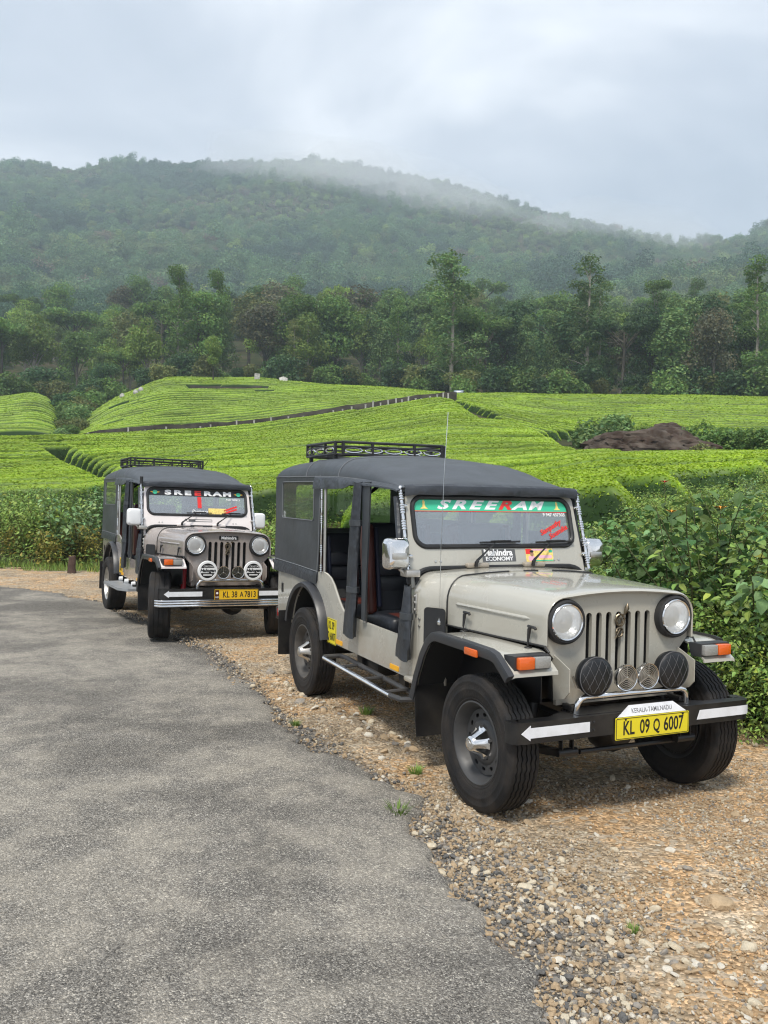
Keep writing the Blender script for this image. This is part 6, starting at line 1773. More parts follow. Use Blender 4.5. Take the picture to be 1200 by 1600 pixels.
    for s in (-1, 1):
        y0, y1, zc, hh = (0.325, 0.69, 0.525, 0.026)
        pts = [(y0, zc - hh), (y1, zc - hh), (y1, zc - hh * 1.5), (y1 + 0.055, zc), (y1, zc + hh * 1.5), (y1, zc + hh), (y0, zc + hh)] if s < 0 or not first else [(y0 + 0.05, zc - hh), (0.80, zc - hh), (0.80, zc + hh), (y0 + 0.075, zc + hh), (y0 + 0.05, zc + 0.3 * hh)]
        if s > 0 and first:
            # follows the bent end of the bar
            T = NB(); loft(T, [[(0.428, 0.40, zc - hh), (0.428, 0.42, zc + hh)], [(0.428, 0.735, zc - hh), (0.428, 0.735, zc + hh)], [(0.424, 0.778, zc - hh), (0.424, 0.778, zc + hh)], [(0.405, 0.803, zc - hh), (0.405, 0.803, zc + hh)]])
            bmesh.ops.recalc_face_normals(T, faces=T.faces[:]); B = NB(); merge(B, T)
        else:
            B = NB()
            pp = [(s * u, v) for u, v in pts]
            panel(B, pp, [], 0.003, FRONT(0.4255))
        obj('white_arrow', B, MJ['white'], b)
        B = NB()
        for dy in (0.0, 0.022):
            for dz in (-0.02, 0.022): lathe(B, [(0, 0.005), (0.006, 0.004), (0.007, 0)], 8, FRONT(0.4255, s * (0.318 - dy), 0.525 + dz))
        parts('bolt', B, MJ['rubber'], b)
    if not first:
        B = NB()
        for z in (0.452, 0.425, 0.398):
            tube(B, [(0.36, -0.82, z), (0.405, -0.80, z), (0.425, -0.76, z), (0.427, 0.76, z), (0.405, 0.80, z), (0.36, 0.82, z)], 0.013, 8)
        parts('chrome_strip', B, MJ['chrome'], b)
        B = NB(); box(B, (0.40, 0, 0.425), (0.02, 1.56, 0.09)); obj('strip_backing', B, MJ['black'], b)
    # spring shackles under the bumper
    for s in (-1, 1):
        B = NB()
        for dy in (-0.035, 0.035): box(B, (0.33, s * 0.40 + dy, 0.425), (0.035, 0.008, 0.13), 0.003)
        tube(B, [(0.335, s * 0.40 - 0.06, 0.375), (0.335, s * 0.40 + 0.06, 0.375)], 0.022, 10)
        secs = []
        for k in range(13):
            x = 0.33 - 0.70 * k / 12; z = 0.37 - 0.05 * math.sin(math.pi * k / 12)
            secs.append([(x, s * 0.40 - 0.028, z - 0.018), (x, s * 0.40 + 0.028, z - 0.018), (x, s * 0.40 + 0.028, z + 0.018), (x, s * 0.40 - 0.028, z + 0.018)])
        loft(B, secs, close=True, caps=True)
        obj('leaf_spring', B, MJ['black'], root)
    # number plate
    pz = 0.498 if first else 0.515
    B = NB(); panel(B, rrect(0, 0, 0.50, 0.118, 0.006), [], 0.004, FRONT(0.432, 0.085 if first else 0.06, pz)); pl = obj('number_plate', B, MJ[cfg['plate']], root)
    B = NB(); PM = FRONT(0.4365, 0.085 if first else 0.06, pz)
    panel(B, rrect(0, 0, 0.492, 0.110, 0.006), [rrect(0, 0, 0.486, 0.104, 0.005)], 0.0008, PM)
    if first:
        for tx, u, sz, sx in (('KL', -0.163, 0.104, 0.66), ('09', -0.055, 0.104, 0.66), ('Q', 0.025, 0.094, 0.62), ('6007', 0.142, 0.104, 0.66)):
            text_into(B, tx, sz, PM @ Matrix.Translation((u, -0.002, 0)), sx=sx, bold=0.0016)
        for u in (-0.185, 0.205): lathe(B, [(0, 0.004), (0.006, 0.003), (0.007, 0)], 8, PM @ Matrix.Translation((u, 0.048, 0)))
    else:
        for tx, u, sz, sx in (('KL', -0.120, 0.095, 0.72), ('38', -0.025, 0.095, 0.72), ('A', 0.058, 0.085, 0.72), ('7813', 0.158, 0.095, 0.72)):
            text_into(B, tx, sz, PM @ Matrix.Translation((u, -0.002, 0)), sx=sx, bold=0.0012)
    obj('lettering', B, MJ['ink'], pl)
    if first:
        B = NB(); panel(B, [(-0.235, 0), (0.235, 0), (0.15, 0.058), (-0.15, 0.058)], [], 0.003, frame_mtx((0.428, 0.085, 0.558), (0, 1, 0), (-0.25, 0, 1))); ro = obj('route_board', B, MJ['white'], root)
        B = NB(); text_into(B, 'KERALA-TAMILNADU', 0.036, frame_mtx((0.4245, 0.085, 0.584), (0, 1, 0), (-0.25, 0, 1)), sx=0.80, bold=0.0002); obj('lettering', B, MJ['grey_ink'], ro)
    else:
        B = NB(); panel(B, rrect(-0.222, 0, 0.045, 0.10, 0.003), [], 0.001, PM); pm = obj('plate_mark', B, MJ['seat_red'], pl)
        B = NB(); text_into(B, 'IND', 0.028, PM @ Matrix.Translation((-0.222, -0.028, 0.002)), sx=0.8); panel(B, circ(-0.222, 0.018, 0.013, 12), [], 0.001, PM @ Matrix.Translation((0, 0, 0.0005))); obj('mark_lettering', B, MJ['letter'], pl)
    # chrome bar with lamps and horns
    B = NB(); r0 = 0.017
    cp = [(0.355, -0.365, 0.575), (0.360, -0.362, 0.615)] + [(0.365, -0.312 - 0.05 * math.cos(R(a)), 0.615 + 0.05 * math.sin(R(a))) for a in (30, 60, 90)] + [(0.365, 0.0, 0.666)] + [(0.365, 0.33 + 0.05 * math.cos(R(a)), 0.615 + 0.05 * math.sin(R(a))) for a in (90, 60, 30)] + [(0.36, 0.38, 0.615), (0.355, 0.385, 0.575)]
    tube(B, cp, r0, 10); obj('lamp_bar', B, MJ['chrome'], root)
    for s in (-1, 1):
        yl = s * 0.262
        l = empty('auxiliary_lamp', (0.365, yl, 0.775)); l.parent = root
        B = NB(); tube(B, [(0, 0, -0.10), (0, 0, -0.07)], 0.014, 8); tube(B, [(-0.03, -0.11, 0), (-0.02, -0.09, -0.06), (0, 0, -0.098), (-0.02, 0.09, -0.06), (-0.03, 0.11, 0)], 0.007, 6); obj('bracket', B, MJ['satin'], l)
        if first:
            B = NB(); lathe(B, [(0.0, -0.075), (0.05, -0.07), (0.095, -0.03), (0.105, 0.0), (0.104, 0.02), (0.098, 0.03), (0.08, 0.037), (0.05, 0.043), (0.0, 0.046)], 36, FRONT(0)); obj('quilted_cover', B, MJ['quilt'], l)
            B = NB()
            def dome(u, v):
                r = math.hypot(u, v); return float(np.interp(r, [0, 0.05, 0.08, 0.098], [0.047, 0.044, 0.038, 0.031]))
            for d in (-1, 1):
                for k in (-1.5, -0.5, 0.5, 1.5):
                    pts = []
                    for t in np.linspace(-0.1, 0.1, 17):
                        ux, vy = k * 0.052 + t * 0.55 * d, t
                        if math.hypot(ux, vy) < 0.098: pts.append((dome(ux, vy), ux, vy))
                    if len(pts) > 2: tube(B, pts, 0.0012, 5)
            tube(B, [(0.026, 0.1035 * math.cos(2 * math.pi * k / 30), 0.1035 * math.sin(2 * math.pi * k / 30)) for k in range(30)], 0.003, 5, closed=True)
            obj('stitching', B, MJ['thread'], l)
        else:
            B = NB(); lathe(B, [(0.0, -0.07), (0.06, -0.06), (0.105, -0.01), (0.112, 0.012), (0.106, 0.028), (0.084, 0.030), (0.082, 0.022)], 32, FRONT(0)); obj('white_ring', B, MJ['lamp_white'], l)
            B = NB(); lathe(B, [(0.084, 0.022), (0.0, 0.026)], 32, FRONT(0)); cv = obj('black_cover', B, MJ['ink'], l)
            B = NB(); panel(B, rrect(0, 0.004, 0.165, 0.055, 0.006), [], 0.003, FRONT(0.027)); c1 = B
            text_into(c1, 'CRYSTAL', 0.028, FRONT(0.028, 0.01, 0.048)); box(c1, (0.027, 0, -0.045), (0.004, 0.10, 0.012)); obj('white_print', c1, MJ['lamp_white'], l)
            B = NB(); text_into(B, 'Halogen', 0.052, FRONT(0.0315, 0, 0.004), shear=0.2, bold=0.002); obj('lettering', B, MJ['ink'], l)
    for y in ((-0.062, 0.085) if first else (-0.085, 0.085)):
        h = empty('horn', (0.375, y, 0.757)); h.parent = root
        rr_ = 0.070
        B = NB(); lathe(B, [(0.0, -0.06), (0.03, -0.06), (rr_ * 0.9, -0.01), (rr_, 0.0), (rr_ * 1.03, 0.012), (rr_ * 0.98, 0.022), (rr_ * 0.93, 0.020), (rr_ * 0.92, 0.006)], 32, FRONT(0)); tube(B, [(-0.01, 0, -0.08), (-0.01, 0, -0.03)], 0.008, 6); obj('horn_rim', B, MJ['chrome'], h)
        B = NB(); lathe(B, [(rr_ * 0.95, 0.004), (0, 0.004)], 24, FRONT(0)); obj('horn_backing', B, MJ['ink'], h)
        B = NB()
        for q in (0.16, 0.30, 0.44, 0.58, 0.72, 0.86):
            lathe(B, [(rr_ * (q - 0.045), 0.014), (rr_ * (q - 0.02), 0.020), (rr_ * (q + 0.02), 0.020), (rr_ * (q + 0.045), 0.014)], 28, FRONT(0), closed=True)
        lathe(B, [(0, 0.026), (0.006, 0.022), (0.007, 0.01)], 10, FRONT(0))
        for a in (90, 210, 330): box(B, (0.016, rr_ * 0.5 * math.cos(R(a)), rr_ * 0.5 * math.sin(R(a))), (0.008, rr_ * 0.95, 0.006), rot=(R(a), 'X'))
        obj('horn_grille', B, MJ['satin'] if first else MJ['chrome'], h)

    # ---- rear arch flares, tail lamps
    for s in (-1, 1):
        B = NB()
        sweep(B, [(ARX + 0.475 * math.cos(R(a)), s * 0.70, ARZ + 0.475 * math.sin(R(a))) for a in range(168, 3, -8)], [(0.0, 0.016), (0.05 * s, 0.012), (0.072 * s, 0.0), (0.066 * s, -0.03), (0.058 * s, -0.03), (0.045 * s, 0.0), (0.0, 0.002)], (0, 1, 0))
        obj('wheel_arch_flare', B, MJ['flare'], root)
        B = NB(); box(B, (-3.86, s * 0.62, 0.88), (0.05, 0.10, 0.18), 0.012); obj('tail_lamp', B, MJ['red_lens'], root)
        B = NB(); box(B, (-3.90, s * 0.62, 0.56), (0.14, 0.12, 0.12), 0.01); obj('rear_bumperette', B, MJ['black'], root)
        B = NB(); box(B, (-3.895, s * 0.665, 0.57), (0.03, 0.04, 0.07), 0.006); obj('rear_reflector', B, MJ['red_lens'], root)
        B = NB(); panel(B, [(s * 0.50, 0.10), (s * 0.50, 0.52), (s * 0.79, 0.52), (s * 0.79, 0.12)], [], 0.008, FRONT(-3.52, 0, 0.12)); obj('rear_mud_flap', B, MJ['black'], root)
        # inner wheel house
        B = NB(); T = arc(ARX, ARZ, 0.47, 180, 0, 16)
        solid(B, loft(B, [[(x, s * 0.69, z), (x, s * 0.45, z)] for x, z in T]), 0.006); panel(B, T, [], 0.006, SIDE(s * 0.455)); obj('wheel_house', B, MJ['interior'], root)

    # ---- small side plate
    if first:
        B = NB(); panel(B, rrect(0, 0, 0.20, 0.20, 0.004), [], 0.003, SIDE(-0.7005, -2.385, 0.615)); sp_ = obj('side_plate', B, MJ['yellow'], root)
        B = NB()
        text_into(B, 'KL 09', 0.088, SIDE(-0.7045, -2.385, 0.660), sx=0.62, bold=0.001); text_into(B, 'Q 6007', 0.088, SIDE(-0.7045, -2.385, 0.572), sx=0.62, bold=0.001)
        panel(B, rrect(0, 0, 0.194, 0.194, 0.004), [rrect(0, 0, 0.187, 0.187, 0.004)], 0.0008, SIDE(-0.7038, -2.385, 0.615))
        obj('lettering', B, MJ['ink'], sp_)
    else:
        B = NB(); panel(B, rrect(0, 0, 0.20, 0.20, 0.004), [], 0.003, SIDE(-0.7005, -2.32, 0.66)); sp_ = obj('side_plate', B, MJ['orange_plate'], root)
        B = NB(); text_into(B, 'KL38', 0.085, SIDE(-0.7045, -2.32, 0.705), sx=0.62); text_into(B, 'A7813', 0.085, SIDE(-0.7045, -2.32, 0.615), sx=0.62); obj('lettering', B, MJ['ink'], sp_)

    # ---- side step
    for s in (-1, 1):
        st = empty('side_step', (0, 0, 0)); st.parent = root
        if first:
            B = NB(); y0, y1 = s * 0.66, s * 0.84
            tube(B, [(-0.80, s * 0.66, 0.46), (-0.78, s * 0.74, 0.432), (-0.82, s * 0.82, 0.428), (-0.95, s * 0.845, 0.428), (-2.16, s * 0.845, 0.45), (-2.20, s * 0.83, 0.452), (-2.20, s * 0.70, 0.452), (-2.12, s * 0.68, 0.452), (-0.95, s * 0.68, 0.43), (-0.80, s * 0.68, 0.44)], 0.018, 8)
            for x in (-1.85, -1.4, -1.0): tube(B, [(x, s * 0.68, 0.445), (x, s * 0.84, 0.44)], 0.012, 6)
            obj('step_rail', B, MJ['chrome'] if False else MJ['steel'], st)
            B = NB(); tube(B, [(-0.93, s * 0.848, 0.4335), (-2.15, s * 0.848, 0.4555)], 0.0165, 8); obj('step_edge', B, MJ['chrome'], st)
            B = NB()
            for x in (-2.0, -1.25): box(B, (x, s * 0.60, 0.47), (0.10, 0.03, 0.17)); 
            parts('step_bracket', B, MJ['black'], st)
        else:
            B = NB(); panel(B, [(-2.25, s * 0.70), (-2.15, s * 0.95), (-1.15, s * 0.95), (-0.95, s * 0.86), (-0.95, s * 0.70)], [], 0.03, Matrix.Translation((0, 0, 0.43))); obj('step_plate', B, MJ['alu_plate'], st)
            B = NB()
            for x in (-1.9, -1.3): box(B, (x, s * 0.64, 0.45), (0.06, 0.20, 0.06))
            parts('step_bracket', B, MJ['black'], st)
            B = NB()
            for x in (-2.20, -1.80, -1.35): lathe(B, [(0, 0.05), (0.025, 0.045), (0.03, 0.0)], 12, frame_mtx((x, s * 0.70, 0.49), (0, 0, 1), (1, 0, 0) if s > 0 else (-1, 0, 0)))
            parts('step_lamp', B, MJ['lamp_white'], st)

    # ---- chassis
    B = NB()
    for s in (-1, 1): box(B, (-1.75, s * 0.38, 0.50), (4.25, 0.07, 0.10))
    for x in (-3.8, -2.9, -2.0, -1.1, -0.1, 0.30): box(B, (x, 0, 0.50), (0.08, 0.74, 0.08))
    box(B, (-0.35, 0, 0.72), (0.75, 0.42, 0.42), 0.03); box(B, (-1.25, 0, 0.46), (0.55, 0.36, 0.20), 0.04)
    box(B, (-1.9, -0.50, 0.44), (0.35, 0.18, 0.14), 0.03)
    tube(B, [(-0.9, 0.1, 0.42), (-WB, 0.1, 0.40)], 0.03, 8)
    tube(B, [(0.31, -0.30, 0.36), (0.25, 0.5, 0.34)], 0.014, 8)
    obj('chassis', B, MJ['black'], root)
    for x in (0, -WB):
        B = NB(); tube(B, [(x, -0.66, TR), (x, 0.66, TR)], 0.040, 10)
        lathe(B, [(0, 0.13), (0.08, 0.12), (0.13, 0.05), (0.13, -0.05), (0.08, -0.12), (0, -0.13)], 16, frame_mtx((x, 0.14, TR), (0, 1, 0), (0, 0, 1)))
        obj('axle', B, MJ['black'], root)
    for s in (-1, 1):
        B = NB(); tube(B, [(0.10, s * 0.46, 0.36), (0.06, s * 0.44, 0.78)], 0.03, 10)
        obj('shock_absorber', B, MJ['black'] if first else MJ['red_shock'], root)

    # ---- interior
    def seat(x, y, w, back_top, back=True):
        t = empty('seat', (x, y, 0.56)); t.parent = root
        B = NB(); box(B, (0.05, 0, 0.21), (0.50, w, 0.16), 0.05, 3); box(B, (0.05, 0, 0.06), (0.46, w * 0.9, 0.14)); obj('cushion', B, MJ['seat'], t)
        B = NB(); box(B, (0.18, 0, 0.272), (0.22, w * 0.75, 0.045), 0.018, 2); obj('cushion_trim', B, MJ['seat_red'], t)
        H = back_top - 0.80
        B = NB(); box(B, (-0.20, 0, 0.24 + H / 2), (0.13, w, H), 0.045, 3, rot=(R(-9), 'Y'))
        for k in range(3): box(B, (-0.135, 0, 0.36 + k * 0.12), (0.05, w * 0.72, 0.115), 0.022, 2, rot=(R(-9), 'Y'))
        obj('backrest', B, MJ['seat'], t)
        B = NB()
        for q in (-1, 1): box(B, (-0.19, q * w * 0.46, 0.24 + H / 2), (0.16, 0.07, H * 0.97), 0.03, 3, rot=(R(-9), 'Y'))
        parts('backrest_side', B, MJ['seat_red'], t)
        B = NB()
        for q in (-1, 1): box(B, (-0.128, q * w * 0.37, 0.26 + H / 2), (0.06, 0.03, H * 0.85), 0.012, 2, rot=(R(-9), 'Y'))
        parts('backrest_piping', B, MJ['seat_blue'], t)
    seat(-1.72, -0.36, 0.52, 1.50); seat(-1.72, 0.36, 0.52, 1.50)
    seat(-2.66, -0.36, 0.60, 1.38); seat(-2.66, 0.36, 0.60, 1.38)
    B = NB(); box(B, (-1.06, 0, 1.12), (0.12, 1.28, 0.20), 0.03); dash = obj('dashboard', B, MJ['interior'], root)
    B = NB(); W = frame_mtx((-1.28, -0.36, 1.20), (0, 1, 0), (-0.45, 0, 0.9))
    tube(B, [W @ Vector((0.19 * math.cos(2 * math.pi * k / 28), 0.19 * math.sin(2 * math.pi * k / 28), 0)) for k in range(28)], 0.012, 8, closed=True)
    for a in (90, 210, 330): tube(B, [W @ Vector((0, 0, 0.02)), W @ Vector((0.19 * math.cos(R(a)), 0.19 * math.sin(R(a)), 0))], 0.008, 6)
    tube(B, [W @ Vector((0, 0, 0.03)), (-1.05, -0.36, 1.05)], 0.02, 8)
    obj('steering_wheel', B, MJ['interior'], root)
    B = NB()
    for x, dz in ((-1.78, 0.09), (-2.65, 0.02)): tube(B, [(x, -0.67, 1.80 - dz), (x, -0.48, 1.94 - dz), (x, 0, 1.985 - dz), (x, 0.48, 1.94 - dz), (x, 0.67, 1.80 - dz)], 0.014, 8)
    parts('roof_bow', B, MJ['interior'], root)

    # ---- roof rack
    k = empty('roof_rack', (0, 0, 0)); k.parent = root
    xa, xb, yw_ = -3.62, -2.80, 0.52
    def rail(z, r, ch=0.05):
        B_ = [(xb - ch, -yw_, z), (xb, -yw_ + ch, z), (xb, yw_ - ch, z), (xb - ch, yw_, z), (xa + ch, yw_, z), (xa, yw_ - ch, z), (xa, -yw_ + ch, z), (xa + ch, -yw_, z)]
        return B_
    B = NB()
    for z, r in ((2.150, 0.012), (2.115, 0.008), (2.046, 0.013)): tube(B, rail(z, r), r, 6, closed=True)
    for x, y in ((xb, -yw_ + 0.05), (xb, -0.20), (xb, 0.2), (xb, yw_ - 0.05), (xb - 0.05, -yw_), (-3.1, -yw_), (-3.45, -yw_), (xa + 0.05, -yw_), (xb - 0.05, yw_), (-3.1, yw_), (-3.45, yw_), (xa + 0.05, yw_), (xa, -0.25), (xa, 0.25)):
        box(B, (x, y, 2.098), (0.022, 0.022, 0.115))
    for y in (-0.3, 0, 0.3): box(B, ((xa + xb) / 2, y, 2.052), (xb - xa, 0.02, 0.016))
    for x in (xa + 0.1, xb - 0.1):
        for y in (-0.5, 0.5): box(B, (x, y, 2.00), (0.03, 0.03, 0.11))
    obj('rack_frame', B, MJ['black'], k)
    B = NB()
    def loops(f, a, b, n):
        for j in range(n):
            c0 = a + (b - a) * (j + 0.5) / n; w = (b - a) / n * 0.40
            pts = [(c0 + w * math.cos(R(t)) * (1.0 if abs(math.cos(R(t))) < 0.8 else 1.05), 2.083 + 0.022 * math.sin(R(t))) for t in range(0, 360, 24)]
            tube(B, [f(p, z) for p, z in pts], 0.007, 5, closed=True)
    if first:
        loops(lambda p, z: (xb + 0.004, p, z), -yw_ + 0.05, yw_ - 0.05, 5); loops(lambda p, z: (p, -yw_ - 0.004, z), xa + 0.05, xb - 0.05, 3); loops(lambda p, z: (p, yw_ + 0.004, z), xa + 0.05, xb - 0.05, 3)
        parts('rack_ornament', B, MJ['chrome'], k)
    else:
        for j in range(9):
            y = -0.5 + j * 0.125; tube(B, [(xb, y, 2.055), (xb, y + 0.08, 2.155)], 0.006, 5)
        parts('rack_ornament', B, MJ['black'], k)

    # ---- aerial
    if first:
        B = NB(); tube(B, [(-0.672, -0.640, 0.925), (-0.672, -0.640, 0.99)], 0.009, 8, rr=[0.012, 0.006]); box(B, (-0.672, -0.635, 0.925), (0.03, 0.04, 0.03), 0.006); tube(B, [(-0.672, -0.640, 0.98), (-0.668, -0.642, 1.4), (-0.645, -0.640, 1.9), (-0.622, -0.636, 2.225)], 0.002, 5); obj('antenna', B, MJ['chrome'], root)
    else:
        B = NB(); tube(B, [(-1.05, -0.72, 1.74), (-1.05, -0.72, 1.83)], 0.02, 8); obj('antenna_base', B, MJ['black'], root)

    # ---- wheels
    wd = 0.18 if first else 0.225
    steer = cfg['steer']
    for x, s in ((0, -1), (0, 1), (-WB, -1), (-WB, 1)):
        yc = 0.774 - wd / 2 if first else 0.80 - wd / 2
        w = empty('wheel', (x, s * yc, TR), (R(180) if s > 0 else 0) + (steer if x == 0 else 0)); w.parent = root
        front = x == 0
        meshobj('tyre', WHEEL['tyre_narrow' if first else 'tyre_wide'], w)
        meshobj('rim', WHEEL['alloy'] if not first else WHEEL['steel' if front else 'steel_dusty'], w)
        if first: meshobj('hub_cap', WHEEL['cap' if front else 'cap_satin'], w)
        meshobj('brake_drum', WHEEL['drum'], w)
    return root

J1 = dict(kind=1, loc=(1.215, 5.053, 0.0), rz=R(-65.92), paint='paint_grey', frame='paint_grey', tip='paint_grey', plate='yellow', steer=R(2),
          label='light grey jeep in front, dark canvas roof and green windshield banner')
J2 = dict(kind=2, loc=(-1.880, 10.067, 0.045), rz=R(-63.1), rx=R(-1.2), ry=R(-0.9), paint='paint_taupe', frame='paint_white', tip='paint_white', plate='orange_plate', steer=R(-14),
          label='brown jeep behind, with white windshield frame and black windshield banner')
jeep(J1)
jeep(J2)

# ------------------------------------------------------------------ boulders
M_ROCK = pmat('dark_rock', (0.046, 0.030, 0.022), 0.9, spec=0.2, var=0.5, vscale=0.9, bump=0.9, bscale=5.0, dirt=((0.17, 0.15, 0.125), 0.65, 1.6))
def boulder(name, u, r, size, label, seed, sink=0.25, rz=0.0):
    x, y = at_uv(u, r); z = float(hill(x, y))
    B = NB(); bmesh.ops.create_icosphere(B, subdivisions=5, radius=1.0)
    for v in B.verts:
        c = v.co.copy()
        d = 1 + 0.28 * noise.noise(c * 1.1 + Vector((seed, 0, 0))) + 0.13 * noise.noise(c * 2.7 + Vector((0, seed, 0))) + 0.05 * noise.noise(c * 6 + Vector((0, 0, seed)))
        d -= 0.06 * max(0.0, 0.16 - abs(noise.noise(c * 2.2 + Vector((seed * 2, 3, 0))))) / 0.16 + 0.07 * abs(noise.noise(c * 4.6 + Vector((5, seed, 0))))
        v.co = Vector((c.x * size[0] * d, c.y * size[1] * d, max(c.z, -0.5) * size[2] * d))
    o = obj(name, B, M_ROCK, angle=26); o.location = (x, y, z + size[2] * (0.5 - sink)); o.rotation_euler = (0, 0, rz)
    tag(o, label, 'boulder')
boulder('boulder', 1022, 45.5, (3.3, 2.0, 1.25), 'huge dark brown boulder in the tea field at right', 3, 0.15, 0.1)
boulder('boulder', 965, 44.5, (1.7, 1.4, 0.95), 'dark rounded boulder touching the left end of the huge one', 8, 0.15)
boulder('boulder', 1096, 46.5, (1.7, 1.3, 0.6), 'broken low brown rock at the right end of the huge boulder', 12, 0.2)
boulder('boulder', 1040, 62, (1.6, 1.0, 1.0), 'small dark rock outcrop above the huge boulder', 15, 0.2)
boulder('boulder', 992, 16.8, (0.46, 0.4, 0.36), 'dark mossy boulder half hidden in the thicket', 21, 0.0)
boulder('boulder', 957, 16.2, (0.26, 0.3, 0.2), 'small dark rock left of the mossy boulder', 23, 0.0)
for i, (u, r, h, lf, lb) in enumerate(((935, 47, 2.0, 'feather', 'grey-green bush at the left of the huge boulder'), (965, 52, 2.2, 'feather', 'wide pale bush behind the huge boulder'), (1000, 53, 1.6, 'light', 'olive bush behind the huge boulder'), (1078, 50, 2.0, 'mid', 'round bush above the right end of the boulder'), (1130, 47, 1.8, 'mid', 'green bush right of the huge boulder'), (1165, 49, 1.6, 'feather', 'pale bush farther right of the huge boulder'), (1110, 44, 1.2, 'olive', 'low olive bush before the broken rock'), (1195, 46, 1.8, 'mid', 'green bush at the right edge of the tea field'))):
    plant_tree('shrub', 41 + i % 3, lf, M_BARK, u, r, h, lb, 'bushes around the huge boulder', wide=1.15)

for i, (u, r, h, lf) in enumerate(((98, 88, 1.6, 'feather'), (108, 92, 1.8, 'mid'), (116, 98, 2.2, 'olive'), (106, 104, 2.4, 'mid'), (122, 110, 2.6, 'feather'), (112, 118, 3.0, 'mid'), (128, 126, 3.2, 'olive'), (104, 128, 3.4, 'dark'), (138, 132, 3.4, 'mid'))):
    plant_tree('shrub', 41 + i % 3, lf, M_BARK, u, r, h, ('lowest', '2nd', '3rd', '4th', '5th', '6th', '7th', '8th', 'highest')[i] + ' bush up the gully between the two far tea hills', 'bushes in the gully', wide=1.25)

# ------------------------------------------------------------------ bank and white posts between the two tea slopes
M_BANK = pmat('stone_bank', (0.060, 0.055, 0.045), 0.95, spec=0.1, var=0.5, vscale=1.2)
M_POST = pmat('whitewashed_post', (0.42, 0.405, 0.375), 0.8, var=0.4, vscale=5)
def bank(name, pts, h, label):
    B = NB(); secs = []
    P = dense([at_uv(u, r) for u, r in pts], 0.6)
    for i, (x, y) in enumerate(P):
        z = float(hill(x, y)); a = math.atan2(x, y); n1 = 0.12 * noise.noise(Vector((i * 0.7, 1, 2))); n2 = 0.12 * noise.noise(Vector((i * 0.5, 7, 2)))
        e = lambda d, zz: (x + d * math.sin(a), y + d * math.cos(a), z + zz)
        secs.append([e(-0.35 + n1, -0.3), e(-0.28 + n1, h * 0.7), e(-0.15, h + n2), e(0.2, h + n2), e(0.35 + n2, -0.3)])
    loft(B, secs); o = obj(name, B, M_BANK, angle=40); tag(o, label, 'wall'); return o
bank('stone_bank', [(96, 71.5), (200, 73.2), (330, 74.5), (450, 75.2), (560, 75.6), (650, 75.8), (712, 76)], 1.15, 'long dark stone bank below the line of white posts')
bank('terrace_wall', [(296, 114.2), (330, 113.6), (370, 113.6), (408, 114.4)], 0.9, 'short dark terrace wall near the top of the far hill')
bank('terrace_wall', [(412, 117), (450, 117.5), (500, 118), (535, 119)], 0.45, 'low dark terrace edge right of the hilltop wall')
for pi_, u in enumerate((137, 169, 200, 227, 259, 290, 313, 329, 370, 396, 423, 449, 474, 498, 520, 534, 548, 570, 581, 594, 606, 618, 627, 636, 648, 657, 671, 681, 690, 699)):
    r = float(np.interp(u, [96, 200, 330, 450, 560, 712], [71.0, 72.5, 73.7, 74.4, 74.8, 75.2])); x, y = at_uv(u, r)
    B = NB(); h = 0.85 + 0.45 * random.random(); u += random.uniform(-4, 4)
    box(B, (0, 0, h / 2 - 0.1), (0.11, 0.11, h), 0.01, 1); box(B, (0, 0, h - 0.08), (0.14, 0.14, 0.05), 0.01, 1)
    o = obj('marker_post', B, M_POST); o.location = (x, y, float(hill(x, y))); o.rotation_euler = (R(3 * random.uniform(-1, 1)), R(3 * random.uniform(-1, 1)), random.random())
    tag(o, 'white post on the dark bank, ' + nth(pi_ + 1) + ' from the left', 'post', 'white posts along the bank')
# small white things on the far hill
def board(u, r, w, h, z0, label):
    x, y = at_uv(u, r); o = empty('notice_board', (x, y, float(hill(x, y))), -math.atan2(x, y)); tag(o, label, 'board')
    B = NB(); panel(B, rrect(0, 0, w, h, 0.02), [], 0.05, frame_mtx((0, 0, z0 + h / 2), (1, 0, 0), (0, 0, 1))); obj('board', B, M_POST, o)
    B = NB(); 
    for s in (-1, 1): box(B, (s * w * 0.35, 0.03, z0 / 2), (0.07, 0.07, z0))
    parts('leg', B, M_BARK, o)
board(400, 126, 0.75, 0.95, 0.55, 'white notice board on the hilltop behind the tea')
x, y = at_uv(441, 127); o = empty('white_shelter', (x, y, float(hill(x, y)) + 0.3), -math.atan2(x, y)); tag(o, 'small white tarpaulin shelter on the hilltop right of the board', 'shelter')
B = NB(); loft(B, [[(-0.6, -0.4, 0.2), (-0.6, 0, 0.75), (-0.6, 0.4, 0.2)], [(0, -0.4, 0.25), (0, 0, 0.95), (0, 0.4, 0.25)], [(0.6, -0.4, 0.2), (0.6, 0, 0.7), (0.6, 0.4, 0.2)]]); obj('tarpaulin', B, M_POST, o)
B = NB(); 
for sx in (-0.55, 0.55):
    for sy in (-0.36, 0.36): tube(B, [(sx, sy, -0.5), (sx, sy, 0.3)], 0.03, 6)
parts('leg', B, M_BARK, o)
for u, r, lb in ((190, 117, 'white sack on the far tea hill, leftmost of three'), (211, 116, 'white sack on the far tea hill, middle of three'), (219, 118, 'white sack on the far tea hill, rightmost of three')):
    x, y = at_uv(u, r); B = NB(); bmesh.ops.create_icosphere(B, subdivisions=3, radius=0.34)
    for v in B.verts: v.co = Vector((v.co.x, v.co.y * 0.8, v.co.z * 1.2 * (1 + 0.2 * v.co.x))) * (1 + 0.15 * noise.noise(v.co * 4))
    o = obj('leaf_sack', B, M_POST, angle=60); o.location = (x, y, float(hill(x, y)) + 0.72); tag(o, lb, 'sack')
